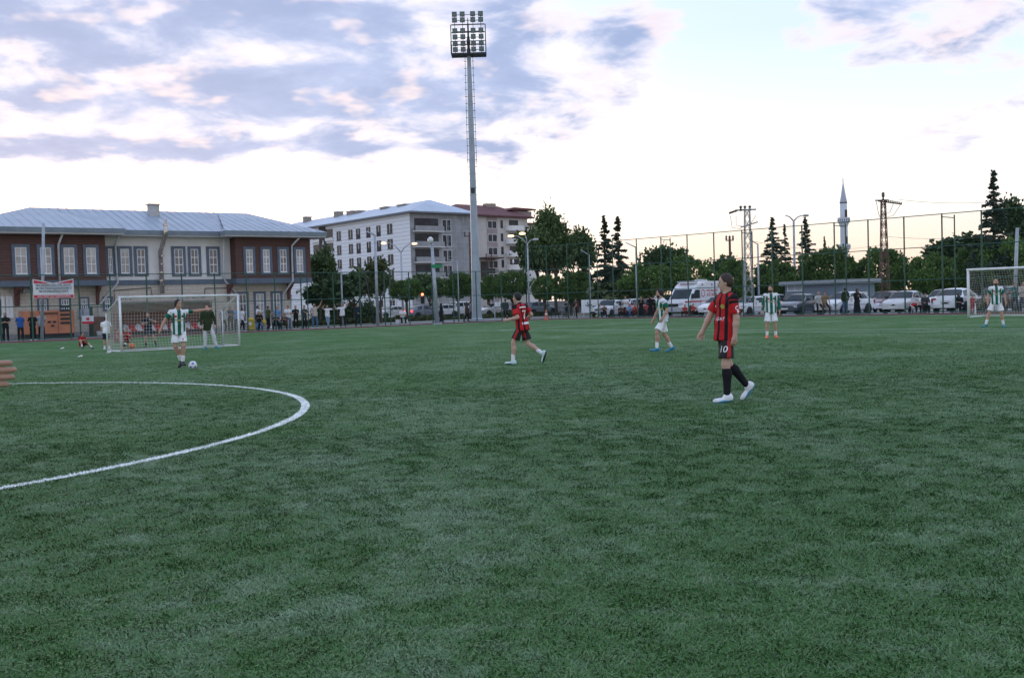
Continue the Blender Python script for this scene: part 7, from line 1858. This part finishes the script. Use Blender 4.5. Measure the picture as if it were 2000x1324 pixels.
sp('small child in red standing beside the right goalpost', 1899, .5, F, STAND, fit('red', 'red', hair_mat=HAIR['brown']), 1.10, 'R')
sp('person in tan jacket bending behind the right goal net', 1916, 1.2, F + .7, dict(SQUAT), fit('tan', 'black', sleeve=1.9), 1.7, 'R')
sp('person in grey blue crouching left of the bald player', 1938, .7, F + .6, SQUAT, fit('grey', 'lgrey'), 1.65, 'R')
sp('man in dark teal top standing behind the goal right of the bald player', 1982, 1.0, F - .2, PHONE, fit('teal', 'navy'), 1.78, 'R')
sp('man in checked shirt at the right edge behind the goal', 1998, 1.0, F, CROSS, fit('beige', 'navy', sleeve=1.8), 1.82, 'R')
# small loose things by the fences
for lb, px_, d_, cm in (('white plastic stool under the person in the pale top', 1786, .6, M_PVC), ('dark plastic stool right of the red sign', 1807, .7, M_BLACKP), ('dark plastic stool under the hooded woman', 1872, .7, M_BLACKP)):
    s = thing('stool', lb, 'stool', beyond(px_, d_), IN, 'plastic stools at the tall fence')
    MB().lathe([(.17, .38), (.19, .40), (.18, .415), (.02, .41)], 14).build('seat', cm, s, True)
    for k_ in range(4): a_ = k_ * pi / 2 + .78; MB().tube([(cos(a_) * .14, sin(a_) * .14, .39), (cos(a_) * .19, sin(a_) * .19, 0)], .018, 6).build('leg', cm, s)
p = beyond(1786, .35); s = thing('red_sign_card', 'red and white paper sign held low before the silver saloon', 'sign', (p.x, p.y, 0), IN + pi / 2 + .2); o = MB().box(-.2, .2, -.012, .0, -.2, .2).build('card', M_PVC, s); o.location = (0, 0, .62); o.rotation_euler.y = .5; o2 = MB().box(-.16, .16, -.016, -.0125, -.15, .15).build('red_print', M_INKR, o)
def bicycle(label, px, d, rz):
    p = beyond(px, d); R = thing('bicycle', label, 'bicycle', p, rz, 'bicycles at the far corner'); dk = mat('bike_dark', (.025, .03, .035), .5, .2)
    for x in (-.5, .5):
        w = MB(); w.tube([(x + .31 * cos(a), 0, .31 + .31 * sin(a)) for a in np.linspace(0, 2 * pi, 21)], .022, 5); o = w.build('wheel', M_TYRE, R, True)
        sp_ = MB()
        for k in range(8): a = k * pi / 4; sp_.tube([(x, 0, .31), (x + .3 * cos(a), 0, .31 + .3 * sin(a))], .004, 3)
        sp_.build('spokes', M_GALV, o)
    MB().tube([(-.5, 0, .31), (-.12, 0, .32), (.36, 0, .72), (-.2, 0, .74), (-.12, 0, .32)], .02, 6).build('frame', dk, R, True); MB().tube([(-.5, 0, .31), (-.2, 0, .74), (-.23, 0, .86)], .015, 6).build('seat_stay', dk, R)
    MB().tube([(.5, 0, .31), (.36, 0, .72), (.33, 0, .92)], .018, 6).build('fork', dk, R); MB().tube([(.30, -.26, .95), (.34, 0, .93), (.30, .26, .95)], .014, 6).build('handlebar', dk, R); MB().box(-.36, -.1, -.06, .06, .86, .91).build('saddle', M_BLACKP, R)
bicycle('small dark bicycle standing at the far corner, left one', 1088, .9, RD + .2); bicycle('small dark bicycle at the far corner, right one beside the boy', 1106, 1.2, RD - .1)
def motorbike(label, px, d):
    p = beyond(px, d); R = thing('motor_scooter', label, 'scooter', p, IN + .5); dk = mat('bike_dark', (.025, .03, .035))
    for x in (-.6, .6): o = MB().lathe([(.16, -.06), (.27, -.05), (.28, 0), (.27, .05), (.16, .06)], 14).build('wheel', M_TYRE, R, True); o.location = (x, 0, .28); o.rotation_euler.x = pi / 2
    MB().prism([(-.8, .5), (-.2, .35), (.3, .35), (.5, .6), (.42, 1.0), (.30, .95), (.15, .5), (-.2, .78), (-.85, .85)], -.16, .16).build('body', mat('scooter_maroon', (.16, .03, .04), .35, .1), R); MB().tube([(.45, -.3, 1.05), (.42, 0, 1.0), (.45, .3, 1.05)], .02, 6).build('handlebar', dk, R); MB().box(-.8, -.1, -.14, .14, .85, .93).build('saddle', M_BLACKP, R)
    MB().box(-.9, -.82, -.1, .1, .62, .78).build('tail_light', M_TAIL_ON, R)
motorbike('maroon scooter with lit red light before the silver saloon', 1806, 1.5)
def small(name, label, cat, p, build): R = thing(name, label, cat, p); build(R)
small('plastic_bag', 'bulging yellow bag held beside the man in green', 'bag', beyond_low(514, .7), lambda R: np_mesh('sack', *sdf_mesh([dict(t='rc', a=_v((0, 0, .62)), b=_v((-.08, 0, .95)), ra=.2, rb=.06, k=.03)], .03, .01, 3), mat('bag_yellow', (.55, .40, .06), .5, .1), R))
small('handbag_white', 'white bag on the ground at the fence foot by the man in green', 'bag', beyond_low(529, .5), lambda R: np_mesh('sack', *sdf_mesh([dict(t='rc', a=_v((0, 0, .12)), b=_v((0, 0, .28)), ra=.17, rb=.12, k=.03)], .03, .01, 4), C_['white'], R))
ball('yellow_ball', 'yellow ball lying at the fence foot before the old white saloon', beyond(1166, .45), .16, mat('ball_yellow', (.50, .40, .03), .5, .1), mat('ball_yellow', (.50, .40, .03)))
ball('orange_ball', 'orange ball beside the child crouching behind the goalpost', G(258, 681.5), .13, mat('ball_orange', (.6, .16, .04), .5, .1), mat('ball_orange', (.6, .16, .04)))
def bottle(label, p, h=.3): R = thing('water_bottle', label, 'bottle', p); MB().lathe([(.045, 0), (.05, .02), (.05, h * .62), (.02, h * .85), (.02, h)], 10).build('bottle_body', mat('bottle_clear', (.62, .66, .70), .2, .05), R, True); MB().lathe([(.022, h), (.022, h + .03)], 8).build('cap', M_INK, R)
bottle('big white water canister standing behind the right goalpost', beyond(1905, -1.35), .62)
for lb, pp_ in (('crumpled white paper cup on the turf left of the sitting boy', G(121, 682)), ('white plastic scrap on the turf below the sitting boy', G(156, 698)), ('white plastic scrap at the foot of the near goalpost', G(212, 690))):
    small('litter', lb, 'litter', pp_, lambda R: np_mesh('scrap', *sdf_mesh([dict(t='rc', a=_v((-.05, 0, .025)), b=_v((.05, .03, .05)), ra=.025, rb=.045, k=.03)], .015, .01, 5), M_PVC, R))
# ------------------------------------------------------------------ the hand reaching in at the left: a person standing just outside the frame
hp = AT(-6, 728, 2.7)
sh_h = hp.z
r, ob, T, fw, lf, up, leg, sft = person('hand with four fingers reaching into the picture at the left edge', (hp.x - .722, 2.62), 0.0, dict(
    arm_l=((.95, .15, -.12), (1, -.02, -.02), (1, .02, .02)), palm_l=(0, -.05, 0) if False else (0, 1, 0), curl_l=.12, spine=(.08, 0, 1)), dict(top='tee', top_mat=C_['navy'], bottom='trousers', bottom_mat=C_['black'], shoe=MATS['shoe_dark'], skin=SKIN['b']), 1.70, .018, seed=77, fine_hand='l')
